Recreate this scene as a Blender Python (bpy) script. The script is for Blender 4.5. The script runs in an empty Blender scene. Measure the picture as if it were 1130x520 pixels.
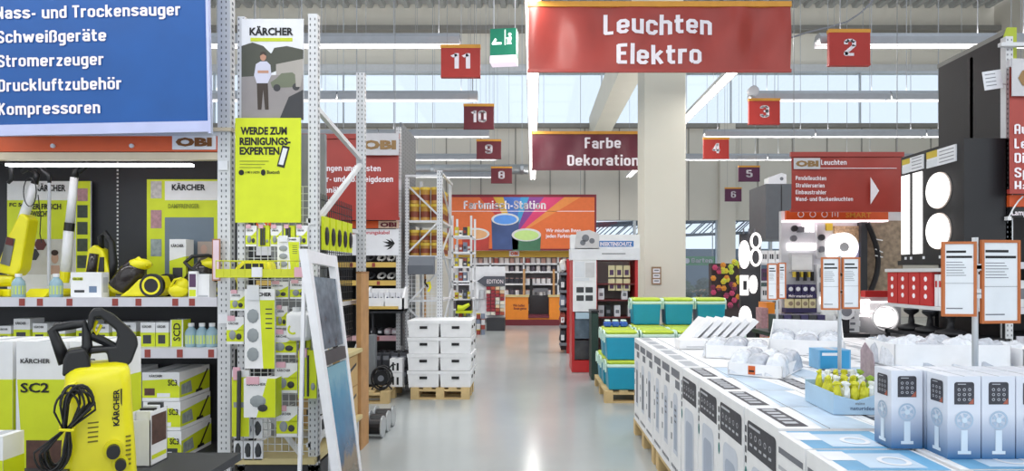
import bpy, math, random
from mathutils import Vector, Matrix
random.seed(7)
sc = bpy.context.scene
col = sc.collection
PI = math.pi

# ---------------------------------------------------------------- camera, world, exposure
F, VX, VY, CH = 700.0, 588.0, 302.0, 1.5      # focal length in pixels, vanishing point, eye height
cam = bpy.data.cameras.new('camera')
cam.sensor_fit = 'HORIZONTAL'
cam.sensor_width = 36
cam.lens = F * 36 / 1130
cam.shift_x = -(VX - 565) / 1130
cam.shift_y = (VY - 260) / 1130
cam.clip_end = 200
camo = bpy.data.objects.new('camera', cam)
col.objects.link(camo)
camo.location = (0, 0, CH)
camo.rotation_euler = (PI / 2, 0, 0)
sc.camera = camo
w = bpy.data.worlds.new('daylight')
sc.world = w
w.use_nodes = True
w.node_tree.nodes['Background'].inputs[0].default_value = (.88, .94, 1, 1)
w.node_tree.nodes['Background'].inputs[1].default_value = 1.0
sc.view_settings.view_transform = 'Standard'
sc.view_settings.look = 'None'
sc.view_settings.gamma = 1
sc.view_settings.use_curve_mapping = False
sc.view_settings.exposure = 0.55
TUBE = 3.0                                      # glow of the fluorescent tubes
ROW_W = 55.0                                   # watts of one line of tubes


# ---------------------------------------------------------------- helpers
def X(px, d): return (px - VX) / F * d
def Z(py, d): return CH - (py - VY) / F * d
def P(px, py, d): return Vector((X(px, d), d, Z(py, d)))
def lin(c): return tuple((v / 255 / 12.92 if v / 255 < .04045 else ((v / 255 + .055) / 1.055) ** 2.4) for v in c) + (1,)


MATS = {}
def M(name, c=None, r=.5, metal=0, var=.05, scale=9, emit=0, bump=0, spec=.5, alpha=1):
    if name in MATS: return MATS[name]
    m = bpy.data.materials.new(name)
    m.use_nodes = True
    nt = m.node_tree
    b = nt.nodes['Principled BSDF']
    L = lin(c)
    b.inputs['Roughness'].default_value = r
    b.inputs['Metallic'].default_value = metal
    b.inputs['Specular IOR Level'].default_value = spec
    tc = nt.nodes.new('ShaderNodeTexCoord')
    n = nt.nodes.new('ShaderNodeTexNoise')
    n.inputs['Scale'].default_value = scale
    n.inputs['Detail'].default_value = 3
    nt.links.new(tc.outputs['Object'], n.inputs['Vector'])
    mr = nt.nodes.new('ShaderNodeMapRange')
    mr.inputs[1].default_value = .25
    mr.inputs[2].default_value = .75
    mr.inputs[3].default_value = 1 - var
    mr.inputs[4].default_value = 1 + var
    nt.links.new(n.outputs['Fac'], mr.inputs[0])
    vm = nt.nodes.new('ShaderNodeVectorMath')
    vm.operation = 'SCALE'
    vm.inputs[0].default_value = L[:3]
    nt.links.new(mr.outputs[0], vm.inputs['Scale'])
    nt.links.new(vm.outputs[0], b.inputs['Base Color'])
    if emit:
        b.inputs['Emission Color'].default_value = L
        b.inputs['Emission Strength'].default_value = emit
    if bump:
        bp = nt.nodes.new('ShaderNodeBump')
        bp.inputs['Strength'].default_value = bump
        bp.inputs['Distance'].default_value = .01
        nt.links.new(n.outputs['Fac'], bp.inputs['Height'])
        nt.links.new(bp.outputs[0], b.inputs['Normal'])
    MATS[name] = m
    return m


def glassmat(name, tint=(1, 1, 1), refl=.1, rough=.03):
    """thin clear sheet: mostly see-through with a little gloss"""
    if name in MATS: return MATS[name]
    m = bpy.data.materials.new(name)
    m.use_nodes = True
    nt = m.node_tree
    nt.nodes.remove(nt.nodes['Principled BSDF'])
    out = nt.nodes['Material Output']
    t = nt.nodes.new('ShaderNodeBsdfTransparent')
    t.inputs[0].default_value = (*tint, 1)
    g = nt.nodes.new('ShaderNodeBsdfGlossy')
    g.inputs['Roughness'].default_value = rough
    mx = nt.nodes.new('ShaderNodeMixShader')
    mx.inputs[0].default_value = refl
    nt.links.new(t.outputs[0], mx.inputs[1])
    nt.links.new(g.outputs[0], mx.inputs[2])
    nt.links.new(mx.outputs[0], out.inputs[0])
    MATS[name] = m
    return m


class MB:
    """collects shapes into one mesh; m = material slot"""
    def __init__(s, t=None):
        # with a thing given, shapes are in world coordinates (the thing must not be turned)
        s.v, s.f, s.mi = [], [], []
        s.T = Matrix.Translation(-t.location) if t else None
    def add(s, vs, fs, m=0):
        o = len(s.v)
        if s.T is not None: vs = [s.T @ Vector(p) for p in vs]
        s.v += [tuple(p) for p in vs]
        s.f += [tuple(i + o for i in f) for f in fs]
        s.mi += [m] * len(fs)
        return s
    def box(s, x0, x1, y0, y1, z0, z1, m=0):
        if x0 > x1: x0, x1 = x1, x0
        if y0 > y1: y0, y1 = y1, y0
        if z0 > z1: z0, z1 = z1, z0
        return s.add([(x0, y0, z0), (x1, y0, z0), (x1, y1, z0), (x0, y1, z0), (x0, y0, z1), (x1, y0, z1), (x1, y1, z1), (x0, y1, z1)],
                     [(0, 3, 2, 1), (4, 5, 6, 7), (0, 1, 5, 4), (1, 2, 6, 5), (2, 3, 7, 6), (3, 0, 4, 7)], m)
    def cbox(s, x0, x1, y0, y1, z0, z1, b, m=0):
        """box with chamfered vertical and top edges (rounded look)"""
        pts = [(x0 + b, y0), (x1 - b, y0), (x1, y0 + b), (x1, y1 - b), (x1 - b, y1), (x0 + b, y1), (x0, y1 - b), (x0, y0 + b)]
        cx, cy = (x0 + x1) / 2, (y0 + y1) / 2
        kx, ky = (x1 - x0 - 2 * b) / (x1 - x0), (y1 - y0 - 2 * b) / (y1 - y0)
        vs = [(*p, z0 + b) for p in pts] + [(*p, z1 - b) for p in pts]
        inn = [(cx + (p[0] - cx) * kx, cy + (p[1] - cy) * ky) for p in pts]
        vs += [(*p, z0) for p in inn] + [(*p, z1) for p in inn]
        fs = []
        for i in range(8):
            j = (i + 1) % 8
            fs += [(i, j, 8 + j, 8 + i), (16 + i, 16 + j, j, i), (8 + i, 8 + j, 24 + j, 24 + i)]
        fs += [tuple(range(23, 15, -1)), tuple(range(24, 32))]
        return s.add(vs, fs, m)
    def quad(s, a, b, c, d, m=0): return s.add([a, b, c, d], [(0, 1, 2, 3)], m)
    def rect(s, x0, x1, z0, z1, y=-.001, m=0):
        return s.add([(x0, y, z0), (x1, y, z0), (x1, y, z1), (x0, y, z1)], [(0, 1, 2, 3)], m)
    def disc(s, x, z, r, y=-.001, m=0, n=20, rz=None, r2=0):
        rz = rz or r
        o = [(x + r * math.cos(2 * PI * i / n), y, z + rz * math.sin(2 * PI * i / n)) for i in range(n)]
        if r2:
            k = r2 / r
            i_ = [(x + (p[0] - x) * k, y, z + (p[2] - z) * k) for p in o]
            return s.add(o + i_, [(i, (i + 1) % n, n + (i + 1) % n, n + i) for i in range(n)], m)
        return s.add(o, [tuple(range(n))], m)
    def poly(s, pts, y=-.001, m=0): return s.add([(p[0], y, p[1]) for p in pts], [tuple(range(len(pts)))], m)
    def prism(s, pts, y0, y1, m=0):
        """outline in the x-z plane (counter-clockwise seen from -y), from y0 to y1"""
        n = len(pts)
        vs = [(p[0], y0, p[1]) for p in pts] + [(p[0], y1, p[1]) for p in pts]
        fs = [tuple(range(n)), tuple(range(2 * n - 1, n - 1, -1))] + [(i, n + i, n + (i + 1) % n, (i + 1) % n) for i in range(n)]
        return s.add(vs, fs, m)
    def prismx(s, pts, x0, x1, m=0):
        """outline in the y-z plane, from x0 to x1"""
        n = len(pts)
        vs = [(x0, p[0], p[1]) for p in pts] + [(x1, p[0], p[1]) for p in pts]
        fs = [tuple(range(n - 1, -1, -1)), tuple(range(n, 2 * n))] + [((i + 1) % n, n + (i + 1) % n, n + i, i) for i in range(n)]
        return s.add(vs, fs, m)
    def cyl(s, a, b, r, r2=None, n=10, m=0, cap=True):
        a, b = Vector(a), Vector(b)
        r2 = r if r2 is None else r2
        z = (b - a).normalized()
        x = z.orthogonal().normalized()
        y = z.cross(x)
        vs = []
        for c, q in ((a, r), (b, r2)):
            vs += [c + x * (q * math.cos(2 * PI * i / n)) + y * (q * math.sin(2 * PI * i / n)) for i in range(n)]
        fs = [(i, (i + 1) % n, n + (i + 1) % n, n + i) for i in range(n)]
        if cap: fs += [tuple(range(n - 1, -1, -1)), tuple(range(n, 2 * n))]
        return s.add(vs, fs, m)
    def tube(s, pts, r, n=6, m=0, closed=False):
        pts = [Vector(p) for p in pts]
        k = len(pts)
        rs = r if isinstance(r, (list, tuple)) else [r] * k
        vs, prev = [], None
        for i, p in enumerate(pts):
            t = (pts[(i + 1) % k] - pts[i - 1]) if closed else (pts[min(i + 1, k - 1)] - pts[max(i - 1, 0)])
            t = t.normalized() if t.length > 1e-9 else Vector((0, 0, 1))
            x = (prev - t * prev.dot(t)) if prev is not None else t.orthogonal()
            x = x.normalized() if x.length > 1e-6 else t.orthogonal().normalized()
            prev = x
            y = t.cross(x)
            vs += [p + x * (rs[i] * math.cos(2 * PI * j / n)) + y * (rs[i] * math.sin(2 * PI * j / n)) for j in range(n)]
        fs = []
        for i in range(k if closed else k - 1):
            a, b = i * n, ((i + 1) % k) * n
            fs += [(a + j, a + (j + 1) % n, b + (j + 1) % n, b + j) for j in range(n)]
        if not closed: fs += [tuple(range(n - 1, -1, -1)), tuple(range((k - 1) * n, k * n))]
        return s.add(vs, fs, m)
    def lathe(s, prof, c=(0, 0, 0), n=16, m=0, cap=True):
        """profile of (radius, z) spun round a vertical axis"""
        vs = []
        for r, z in prof:
            vs += [(c[0] + r * math.cos(2 * PI * i / n), c[1] + r * math.sin(2 * PI * i / n), c[2] + z) for i in range(n)]
        fs = []
        for k in range(len(prof) - 1):
            a, b = k * n, (k + 1) * n
            fs += [(a + i, a + (i + 1) % n, b + (i + 1) % n, b + i) for i in range(n)]
        if cap: fs += [tuple(range(n - 1, -1, -1)), tuple(range((len(prof) - 1) * n, len(prof) * n))]
        return s.add(vs, fs, m)
    def ball(s, c, r, n=10, k=6, m=0, j=0):
        """ellipsoid, r = (rx, ry, rz); j = lumpiness"""
        r = r if isinstance(r, (tuple, list)) else (r, r, r)
        vs, fs = [], []
        for a in range(k + 1):
            t = PI * a / k
            for i in range(n):
                q = 2 * PI * i / n
                f = 1 + (random.uniform(-j, j) if 0 < a < k else 0)
                vs.append((c[0] + f * r[0] * math.sin(t) * math.cos(q), c[1] + f * r[1] * math.sin(t) * math.sin(q), c[2] - f * r[2] * math.cos(t)))
        for a in range(k):
            fs += [(a * n + i, a * n + (i + 1) % n, (a + 1) * n + (i + 1) % n, (a + 1) * n + i) for i in range(n)]
        return s.add(vs, fs, m)
    def build(s, name, mats, parent=None, bevel=0, smooth=False, kind=None):
        me = bpy.data.meshes.new(name)
        me.from_pydata(s.v, [], s.f)
        for m in (mats if isinstance(mats, (list, tuple)) else [mats]): me.materials.append(m)
        me.polygons.foreach_set('material_index', s.mi)
        if smooth: me.polygons.foreach_set('use_smooth', [True] * len(s.f))
        me.update()
        o = bpy.data.objects.new(name, me)
        col.objects.link(o)
        if parent: o.parent = parent
        if bevel:
            b = o.modifiers.new('bevel', 'BEVEL')
            b.width = bevel
            b.segments = 2
            b.limit_method = 'ANGLE'
        if kind: o['kind'] = kind
        return o


def tag(o, label, cat, group=None):
    o['label'] = label
    o['category'] = cat
    if group: o['group'] = group
    return o
def thing(name, label, cat, loc=(0, 0, 0), rz=0, group=None):
    o = bpy.data.objects.new(name, None)
    o.empty_display_size = .05
    col.objects.link(o)
    o.location = loc
    o.rotation_euler = (0, 0, rz)
    return tag(o, label, cat, group)
def dup(root, loc, rz=None, label=None, group=None):
    """copy of a thing with copies of its parts and sub-parts"""
    def cp(o, par):
        c = o.copy()
        col.objects.link(c)
        if par: c.parent = par
        for ch in o.children: cp(ch, c)
        return c
    r = cp(root, None)
    r.location = loc
    if rz is not None: r.rotation_euler = (0, 0, rz)
    if label: r['label'] = label
    if group: r['group'] = group
    return r
def struct(name, mb, mats, **k): return mb.build(name, mats, kind='structure', **k)
ORD = ['first', 'second', 'third', 'fourth', 'fifth', 'sixth', 'seventh', 'eighth', 'ninth', 'tenth', 'eleventh', 'twelfth', 'thirteenth', 'fourteenth', 'fifteenth', 'sixteenth']


TXT = {}
def txt(s, x0, x1, z0, h, mat, parent, y=-.002, bold=.018, name='lettering', rot=0, lab=None):
    """flat lettering, base line at z0, capital height h, stretched to span x0..x1 (x1 None: natural width)"""
    key = (s, bold)
    if key not in TXT:
        cu = bpy.data.curves.new('t', 'FONT')
        cu.body = s
        cu.offset = bold
        cu.resolution_u = 2
        ob = bpy.data.objects.new('t', cu)
        me = bpy.data.meshes.new_from_object(ob)
        vs = [v.co.copy() for v in me.vertices]
        fs = [tuple(p.vertices) for p in me.polygons]
        TXT[key] = (vs, fs)
        bpy.data.objects.remove(ob)
        bpy.data.curves.remove(cu)
        bpy.data.meshes.remove(me)
    vs, fs = TXT[key]
    a = min(v.x for v in vs)
    b = max(v.x for v in vs)
    k = h / .72
    kx = k if x1 is None else (x1 - x0) / (b - a)
    pts = []
    for v in vs:
        x, z = (v.x - a) * kx, v.y * k
        if rot: x, z = x * math.cos(rot) - z * math.sin(rot), x * math.sin(rot) + z * math.cos(rot)
        pts.append((x0 + x, y, z0 + z))
    mb = MB()
    mb.add(pts, fs)
    o = mb.build(name, mat, parent)
    if lab: o['label'] = lab
    return o


# ---------------------------------------------------------------- common materials
WHITE = M('white_card', (240, 240, 242), .55)
PAPER = M('white_paper', (232, 233, 238), .7)
STEEL = M('painted_steel', (214, 215, 218), .4, .1)
GALV = M('galvanised_steel', (188, 192, 196), .35, .6)
DARK = M('dark_grey_steel', (52, 53, 58), .5)
BLACK = M('black_plastic', (26, 26, 29), .4)
SLOT = M('slot_shadow', (104, 107, 112), .8)
YEL = M('bright_yellow_plastic', (236, 226, 22), .3)
LIME = M('lime_yellow_card', (214, 226, 34), .5)
RED = M('red_fabric', (168, 62, 53), .36, var=.1, scale=3)
MAROON = M('maroon_fabric', (108, 38, 54), .4, var=.1, scale=3)
ORANGE = M('orange_panel', (222, 92, 40), .45)
YSTRIP = M('amber_strip', (226, 158, 58), .5)
OBIO = M('mustard_lettering', (120, 72, 20), .6)
TWHITE = M('white_lettering', (250, 240, 246), .6)
TBLACK = M('black_lettering', (24, 24, 26), .6)
GREYT = M('grey_print', (120, 122, 130), .7)
LGREY = M('light_grey_print', (190, 192, 198), .7)
WOOD = M('pallet_wood', (206, 178, 128), .75, var=.18, scale=5, bump=.2)
TUBEM = M('fluorescent_tube', (255, 252, 244), .4, emit=TUBE)
TUBEM.cycles.emission_sampling = 'NONE'
BEIGE = M('beige_wall', (216, 211, 201), .7, var=.03, scale=1)
LBEIGE = M('pale_beige_paint', (222, 219, 206), .6, var=.03, scale=1)
RAIL = M('price_rail', (208, 206, 214), .35)
TAGR = M('brown_price_tag', (150, 66, 60), .6)
WIRE = M('white_wire', (222, 224, 226), .35, .2)

# ---------------------------------------------------------------- narrow bold sign lettering, drawn from strokes
def _glyphs():
    l, r, m, B, T, x, c = .085, .415, .25, .085, .915, .645, .085
    def ring(t): return [(l + c, B), (r - c, B), (r, B + c), (r, t - c), (r - c, t), (l + c, t), (l, t - c), (l, B + c), (l + c, B)]
    arch = [(l, x), (r - c, x), (r, x - c), (r, 0)]
    g = {
        'A': (.5, [[(l, 0), (l, T - c), (l + c, T), (r - c, T), (r, T - c), (r, 0)], [(l, .4), (r, .4)]]),
        'D': (.5, [[(l, B), (r - c, B), (r, B + c), (r, T - c), (r - c, T), (l, T), (l, B)]]),
        'E': (.46, [[(r, T), (l, T), (l, B), (r, B)], [(l, .52), (r - .04, .52)]]),
        'F': (.46, [[(r, T), (l, T), (l, 0)], [(l, .5), (r - .04, .5)]]),
        'G': (.5, [[(r, .7), (r, T - c), (r - c, T), (l + c, T), (l, T - c), (l, B + c), (l + c, B), (r - c, B), (r, B + c), (r, .46), (m + .02, .46)]]),
        'H': (.5, [[(l, 0), (l, 1)], [(r, 0), (r, 1)], [(l, .5), (r, .5)]]),
        'K': (.5, [[(l, 0), (l, 1)], [(l, .42), (r, .97)], [(l + .1, .55), (r, .03)]]),
        'L': (.44, [[(l, 1), (l, B), (r - .02, B)]]),
        'N': (.52, [[(l, 0), (l, 1)], [(l, .93), (r, .07)], [(r, 0), (r, 1)]]),
        'P': (.5, [[(l, 0), (l, T), (r - c, T), (r, T - c), (r, .5 + c), (r - c, .46), (l, .46)]]),
        'S': (.5, [[(r, .7), (r, T - c), (r - c, T), (l + c, T), (l, T - c), (l, .62), (r, .38), (r, B + c), (r - c, B), (l + c, B), (l, B + c), (l, .3)]]),
        'T': (.5, [[(0.02, T), (.48, T)], [(m, 0), (m, T)]]),
        'W': (.74, [[(.07, .97), (.2, .08), (.37, .85), (.54, .08), (.67, .97)]]),
        'I': (.17, [[(l, 0), (l, 1)]]),
        'a': (.5, [[(l, .52), (l, x - c), (l + c, x), (r - c, x), (r, x - c), (r, 0)], [(r, .39), (l + c, .39), (l, .39 - c), (l, B + c), (l + c, B), (r, B)]]),
        'b': (.5, [[(l, 1), (l, B), (r - c, B), (r, B + c), (r, x - c), (r - c, x), (l, x)]]),
        'c': (.48, [[(r, .48), (r, x - c), (r - c, x), (l + c, x), (l, x - c), (l, B + c), (l + c, B), (r - c, B), (r, B + c), (r, .25)]]),
        'd': (.5, [[(r, 1), (r, B), (l + c, B), (l, B + c), (l, x - c), (l + c, x), (r, x)]]),
        'e': (.5, [[(l, .36), (r, .36), (r, x - c), (r - c, x), (l + c, x), (l, x - c), (l, B + c), (l + c, B), (r - c, B), (r, B + .1)]]),
        'f': (.34, [[(.13, 0), (.13, T - c), (.2, T), (.34, T)], [(0, x), (.32, x)]]),
        'g': (.5, [[(r, x), (l + c, x), (l, x - c), (l, B + c), (l + c, B), (r, B)], [(r, .73), (r, -.12), (r - c, -.2), (l, -.2)]]),
        'h': (.5, [[(l, 0), (l, 1)], arch]),
        'i': (.17, [[(l, 0), (l, .73)], [(l, .84), (l, 1)]]),
        'k': (.5, [[(l, 0), (l, 1)], [(l, .3), (r, .7)], [(l + .12, .42), (r, .03)]]),
        'l': (.17, [[(l, 0), (l, 1)]]),
        'm': (.76, [[(l, 0), (l, .73)], [(l, x), (.38 - c, x), (.38, x - c), (.38, 0)], [(.38, x), (.675 - c, x), (.675, x - c), (.675, 0)]]),
        'n': (.5, [[(l, 0), (l, .73)], arch]),
        'o': (.5, [ring(x)]),
        'p': (.5, [[(l, -.25), (l, x), (r - c, x), (r, x - c), (r, B + c), (r - c, B), (l, B)]]),
        'r': (.36, [[(l, 0), (l, .73)], [(l, .58), (.18, x), (.34, x)]]),
        's': (.48, [[(r, .54), (r - .02, x - .04), (r - c, x), (l + c, x), (l, x - c), (l, .46), (r, .28), (r, B + c), (r - c, B), (l + c, B), (l, B + .06), (l, .2)]]),
        'ß': (.5, [[(l, 0), (l, T - c), (l + c, T), (r - c, T), (r, T - c), (r, .62), (r - .08, .54), (r, .44), (r, B + c), (r - c, B), (.24, B)]]),
        't': (.36, [[(.13, .95), (.13, B + c), (.2, B), (.34, B)], [(0, x), (.34, x)]]),
        'u': (.5, [[(l, .73), (l, B + c), (l + c, B), (r, B)], [(r, 0), (r, .73)]]),
        'v': (.5, [[(.07, .7), (.25, .06), (.43, .7)]]),
        'w': (.72, [[(.07, .7), (.2, .06), (.36, .6), (.52, .06), (.65, .7)]]),
        'z': (.46, [[(l - .03, x), (r - .04, x), (l, B), (r, B)]]),
        '-': (.3, [[(.03, .36), (.27, .36)]]),
        '.': (.17, [[(l, 0), (l, .17)]]),
        ' ': (.2, []),
        '0': (.5, [ring(T)]),
        '1': (.34, [[(.24, 0), (.24, 1)], [(.05, .78), (.24, T)]]),
        '2': (.5, [[(l, .68), (l, T - c), (l + c, T), (r - c, T), (r, T - c), (r, .6), (l, .2), (l, B), (r, B)]]),
        '3': (.5, [[(l, .74), (l, T - c), (l + c, T), (r - c, T), (r, T - c), (r, .6), (r - .08, .52), (.2, .52)], [(r - .08, .52), (r, .44), (r, B + c), (r - c, B), (l + c, B), (l, B + c), (l, .28)]]),
        '4': (.5, [[(r - .07, 0), (r - .07, 1)], [(r - .11, .93), (l - .02, .3), (.48, .3)]]),
        '5': (.5, [[(r, T), (l, T), (l, .56), (r - c, .56), (r, .56 - c), (r, B + c), (r - c, B), (l + c, B), (l, B + c), (l, .26)]]),
        '6': (.5, [[(r, .74), (r, T - c), (r - c, T), (l + c, T), (l, T - c), (l, B + c), (l + c, B), (r - c, B), (r, B + c), (r, .56 - c), (r - c, .56), (l, .56)]]),
        '8': (.5, [ring(T), [(l, .52), (r, .52)]]),
        '9': (.5, [[(l, .26), (l, B + c), (l + c, B), (r - c, B), (r, B + c), (r, T - c), (r - c, T), (l + c, T), (l, T - c), (l, .44 + c), (l + c, .44), (r, .44)]]),
    }
    for a, b in (('ä', 'a'), ('ö', 'o'), ('ü', 'u')): g[a] = (g[b][0], g[b][1] + [[(l + .02, .84), (l + .02, 1)], [(r - .02, .84), (r - .02, 1)]])
    return g
GLY = _glyphs()
def sign_txt(s, x0, x1, z0, h, mat, parent, y=-.002, name='lettering', hw=.082):
    """condensed sign lettering, base line z0, capital height h, spanning x0..x1"""
    vs, fs, cx = [], [], 0
    for ch in s:
        w_, strokes = GLY[ch]
        for st in strokes:
            for i in range(len(st) - 1):
                a, b = Vector(st[i]), Vector(st[i + 1])
                t = (b - a).normalized()
                n = Vector((-t.y, t.x)) * hw
                ea = t * (hw * .45 if i > 0 else 0)
                eb = t * (hw * .45 if i < len(st) - 2 else 0)
                p, q = a - ea, b + eb
                o = len(vs)
                for j in range(3):
                    e = p.lerp(q, j / 2)
                    vs += [(cx + e.x - n.x, e.y - n.y), (cx + e.x + n.x, e.y + n.y)]
                fs += [(o, o + 2, o + 3, o + 1), (o + 2, o + 4, o + 5, o + 3)]
        cx += w_ + .085
    cx -= .085
    k = (x1 - x0) / cx
    mb = MB()
    mb.add([(x0 + p[0] * k, y, z0 + p[1] * h) for p in vs], fs)
    return mb.build(name, mat, parent)

# ---------------------------------------------------------------- the hall
def floor_mat():
    m = bpy.data.materials.new('polished_screed')
    m.use_nodes = True
    nt = m.node_tree
    b = nt.nodes['Principled BSDF']
    tc = nt.nodes.new('ShaderNodeTexCoord')
    n = nt.nodes.new('ShaderNodeTexNoise')
    n.inputs['Scale'].default_value = .6
    n.inputs['Detail'].default_value = 6
    nt.links.new(tc.outputs['Object'], n.inputs['Vector'])
    cr = nt.nodes.new('ShaderNodeValToRGB')
    cr.color_ramp.elements[0].position = .3
    cr.color_ramp.elements[0].color = lin((168, 173, 173))
    cr.color_ramp.elements[1].position = .75
    cr.color_ramp.elements[1].color = lin((184, 188, 187))
    nt.links.new(n.outputs['Fac'], cr.inputs[0])
    nt.links.new(cr.outputs[0], b.inputs['Base Color'])
    b.inputs['Roughness'].default_value = .17
    return m
struct('floor', MB().box(-16, 16, -6, 40, -.2, 0), floor_mat())
YW = 22.0
H0, H1, H2 = Z(138, YW), Z(80, YW), 10.85
WIN = [(2.1, 6.42), (6.95, 9.6)]
wt = Z(243, YW)
mb = MB()
mb.box(-16, 2.1, YW, YW + .3, 0, H0)
mb.box(9.6, 16, YW, YW + .3, 0, H0)
mb.box(2.1, 9.6, YW, YW + .3, wt, H0)
mb.box(2.1, 9.6, YW, YW + .3, 0, .25)
mb.box(6.42, 6.95, YW - .25, YW + .3, .25, H0)
wb = struct('wall_back', mb, BEIGE)
JOINT = M('panel_joint_grey', (150, 147, 140), .7)
pj = MB().box(-.02, .02, YW - .02, YW + .01, wt, H0)
for i in range(26):
    o = pj.build('panel_joint', JOINT, wb) if i == 0 else None
    if i == 0: base = o; o.location.x = -15
    else:
        c = base.copy(); col.objects.link(c); c.location.x = -15 + i * 1.2
struct('wall_back_upper', MB().box(-16, 16, YW, YW + .3, H1, H2 + .4), M('cream_wall_paint', (238, 233, 222), .7, var=.03, scale=1))
struct('wall_left', MB().box(-16.3, -16, -6, YW + .3, 0, H2), BEIGE)
struct('wall_right', MB().box(16, 16.3, -6, YW + .3, 0, H2), BEIGE)
struct('trim_1', MB().box(-16, 16, YW - .35, YW, Z(37, YW), Z(32, YW)), M('trim_grey', (140, 138, 134), .6))
struct('trim_2', MB().box(-16, 16, YW - .2, YW, H1 - .02, H1 + .22), M('frame_white', (214, 216, 220), .5))
struct('trim_3', MB().box(-16, 16, YW - .2, YW, H0 - .12, H0 + .02), M('trim_grey'))
# clerestory glazing
g = glassmat('window_glass', (.93, .97, 1), .06)
FR = M('window_frame_grey', (196, 202, 208), .5)
w3 = struct('window_3', MB().box(-16, 16, YW + .1, YW + .12, H0, H1), glassmat('tinted_glass', (.82, .86, .9), .06))
for i in range(8):
    if i == 0:
        fr0 = MB().box(-.02, .02, YW + .06, YW + .16, H0, H1).build('window_frame', FR, w3)
        fr0.location.x = -15.6
    else:
        c = fr0.copy(); col.objects.link(c); c.location.x = -15.6 + i * 4.5
for k, (a, b) in enumerate(WIN):
    wn = struct('window_%d' % (k + 1), MB().box(a, b, YW + .1, YW + .12, .25, wt), glassmat('tinted_glass'))
    n = 3 if k == 0 else 2
    for i in range(n + 1):
        x = a + (b - a) * i / n
        MB().box(x - .04, x + .04, YW + .02, YW + .2, .25, wt).build('window_frame', FR, wn)
# roof: trapezoidal sheet, ribs running away from the camera
mb = MB()
per = .42
n = int(32 / per)
prof = []
for i in range(n):
    x = -16 + i * per
    prof += [(x, H2), (x + .16, H2), (x + .2, H2 - .14), (x + .36, H2 - .14)]
prof.append((-16 + n * per, H2))
ADDED_RL = [(-9.7, -6.4), (-1.3, 2.0), (6.2, 9.5)]         # roof light strips, added out of view to brighten the upper walls
def sheet(x0, x1, y0, y1, name):
    pr = [p for p in prof if x0 - 1e-6 <= p[0] <= x1 + 1e-6]
    k = len(pr)
    q = MB()
    q.add([(p[0], y0, p[1]) for p in pr] + [(p[0], y1, p[1]) for p in pr], [(i, i + 1, k + i + 1, k + i) for i in range(k - 1)])
    return struct(name, q, M('roof_sheet', (186, 188, 188), .5))
sheet(-16, 16, 19, YW, 'ceiling')
sheet(-16, 16, -6, -3, 'ceiling')
xs = [-16] + [v_ for a in ADDED_RL for v_ in a] + [16.1]
for i in range(0, len(xs), 2): sheet(xs[i], xs[i + 1], -3, 19, 'ceiling')
for k_, (a, b) in enumerate(ADDED_RL):
    wn = struct('window_%d' % (k_ + 4), MB().box(a - .3, b + .3, -3.1, 19.1, H2 + .06, H2 + .08), g)  # added glazing over unseen roof openings that let in extra daylight
    for i in range(8):
        y = -3 + i * 22 / 7
        MB().box(a - .3, b + .3, y - .04, y + .04, H2, H2 + .06).build('window_frame', FR, wn)
# column and concrete girder
gx0, gx1 = X(711, 10.8), X(757, 10.8)
colm = tag(MB().box(gx0, gx1, 10.8, 11.5, 0, 6.05).build('column', LBEIGE, bevel=.02), 'pale beige square concrete column rising behind the cool boxes', 'column')
colm['kind'] = 'structure'
nb = MB().box(0, .16, -.02, 0, 0, .30).build('notice_frame', M('notice_wood', (150, 120, 90), .6), colm)
nb.location = (X(719, 10.8), 10.8, Z(314, 10.8))
q = MB()
for i in range(3): q.rect(.02, .14, .02 + i * .09, .09 + i * .09, -.021)
q.build('notice', PAPER, colm).location = nb.location
q = MB()
for i in range(3):
    q.rect(.04, .12, .05 + i * .09, .07 + i * .09, -.022)
q.build('notice_print', GREYT, colm).location = nb.location
gd = MB().box(gx0 + .05, gx1 - .1, 7, YW, 6.05, 6.9).build('girder', LBEIGE)
gd['kind'] = 'structure'
tag(gd, 'pale concrete roof girder resting on the beige column', 'girder')

# ---------------------------------------------------------------- luminaires
HOUS = M('luminaire_grey', (170, 172, 178), .45, .2)
HOUSW = M('luminaire_white', (236, 236, 240), .4)
def luminaire(L, label, group, hm, zr, sk=.045):
    """strip light running along local x, hung from two wires; underside at z = 0"""
    t = thing('strip_light', label, 'ceiling light', group=group)
    hs = MB().prismx([(-.1, -sk), (-.088, -sk), (-.07, .035), (.07, .035), (.088, -sk), (.1, -sk), (.1, .05), (.05, .11), (-.05, .11), (-.1, .05)], 0, L - .02).build('housing', hm, t)
    for s in (-.045, .045):
        MB().cyl((.02, s, .012), (L - .04, s, .012), .016, n=8).build('tube', TUBEM, hs)
    for x in (.3, L - .3):
        MB().cyl((x, 0, .11), (x, 0, zr), .006, n=4).build('suspension_wire', HOUS, t)
    return t
ZL = 4.52
ROWS = [('eleven', 8.3), ('ten', 10.9), ('nine', 13.8), ('eight', 16.6), ('back', 19.6), ('near', 5.6), ('front', 2.9)]
def lamp_light(name, loc, rz, lx, ly, watts, up=True):
    """the light of one line of tubes: most of it down, plus an added uplight that brightens roof and walls"""
    if up: lamp_light(name, (loc[0], loc[1], loc[2] + .14), rz, lx, ly, watts * .45, False)  # added upward lamp above the closed housing, lifts the upper walls
    l = bpy.data.lights.new(name, 'AREA')
    l.shape = 'RECTANGLE'
    l.size, l.size_y, l.energy = lx, ly, watts
    l.color = (1, .97, .93)
    o = bpy.data.objects.new(name, l)
    col.objects.link(o)
    o.location = loc
    o.rotation_euler = (0 if up else PI, 0, rz)
for nm, d in ROWS:
    lamp_light('tube_light', (-.93 - 4.8, d, ZL - .012), 0, 9.5, .1, ROW_W)
    if nm != 'back': lamp_light('tube_light', (3.72 + 4.8, d, ZL - .012), 0, 9.5, .1, ROW_W)
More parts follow.
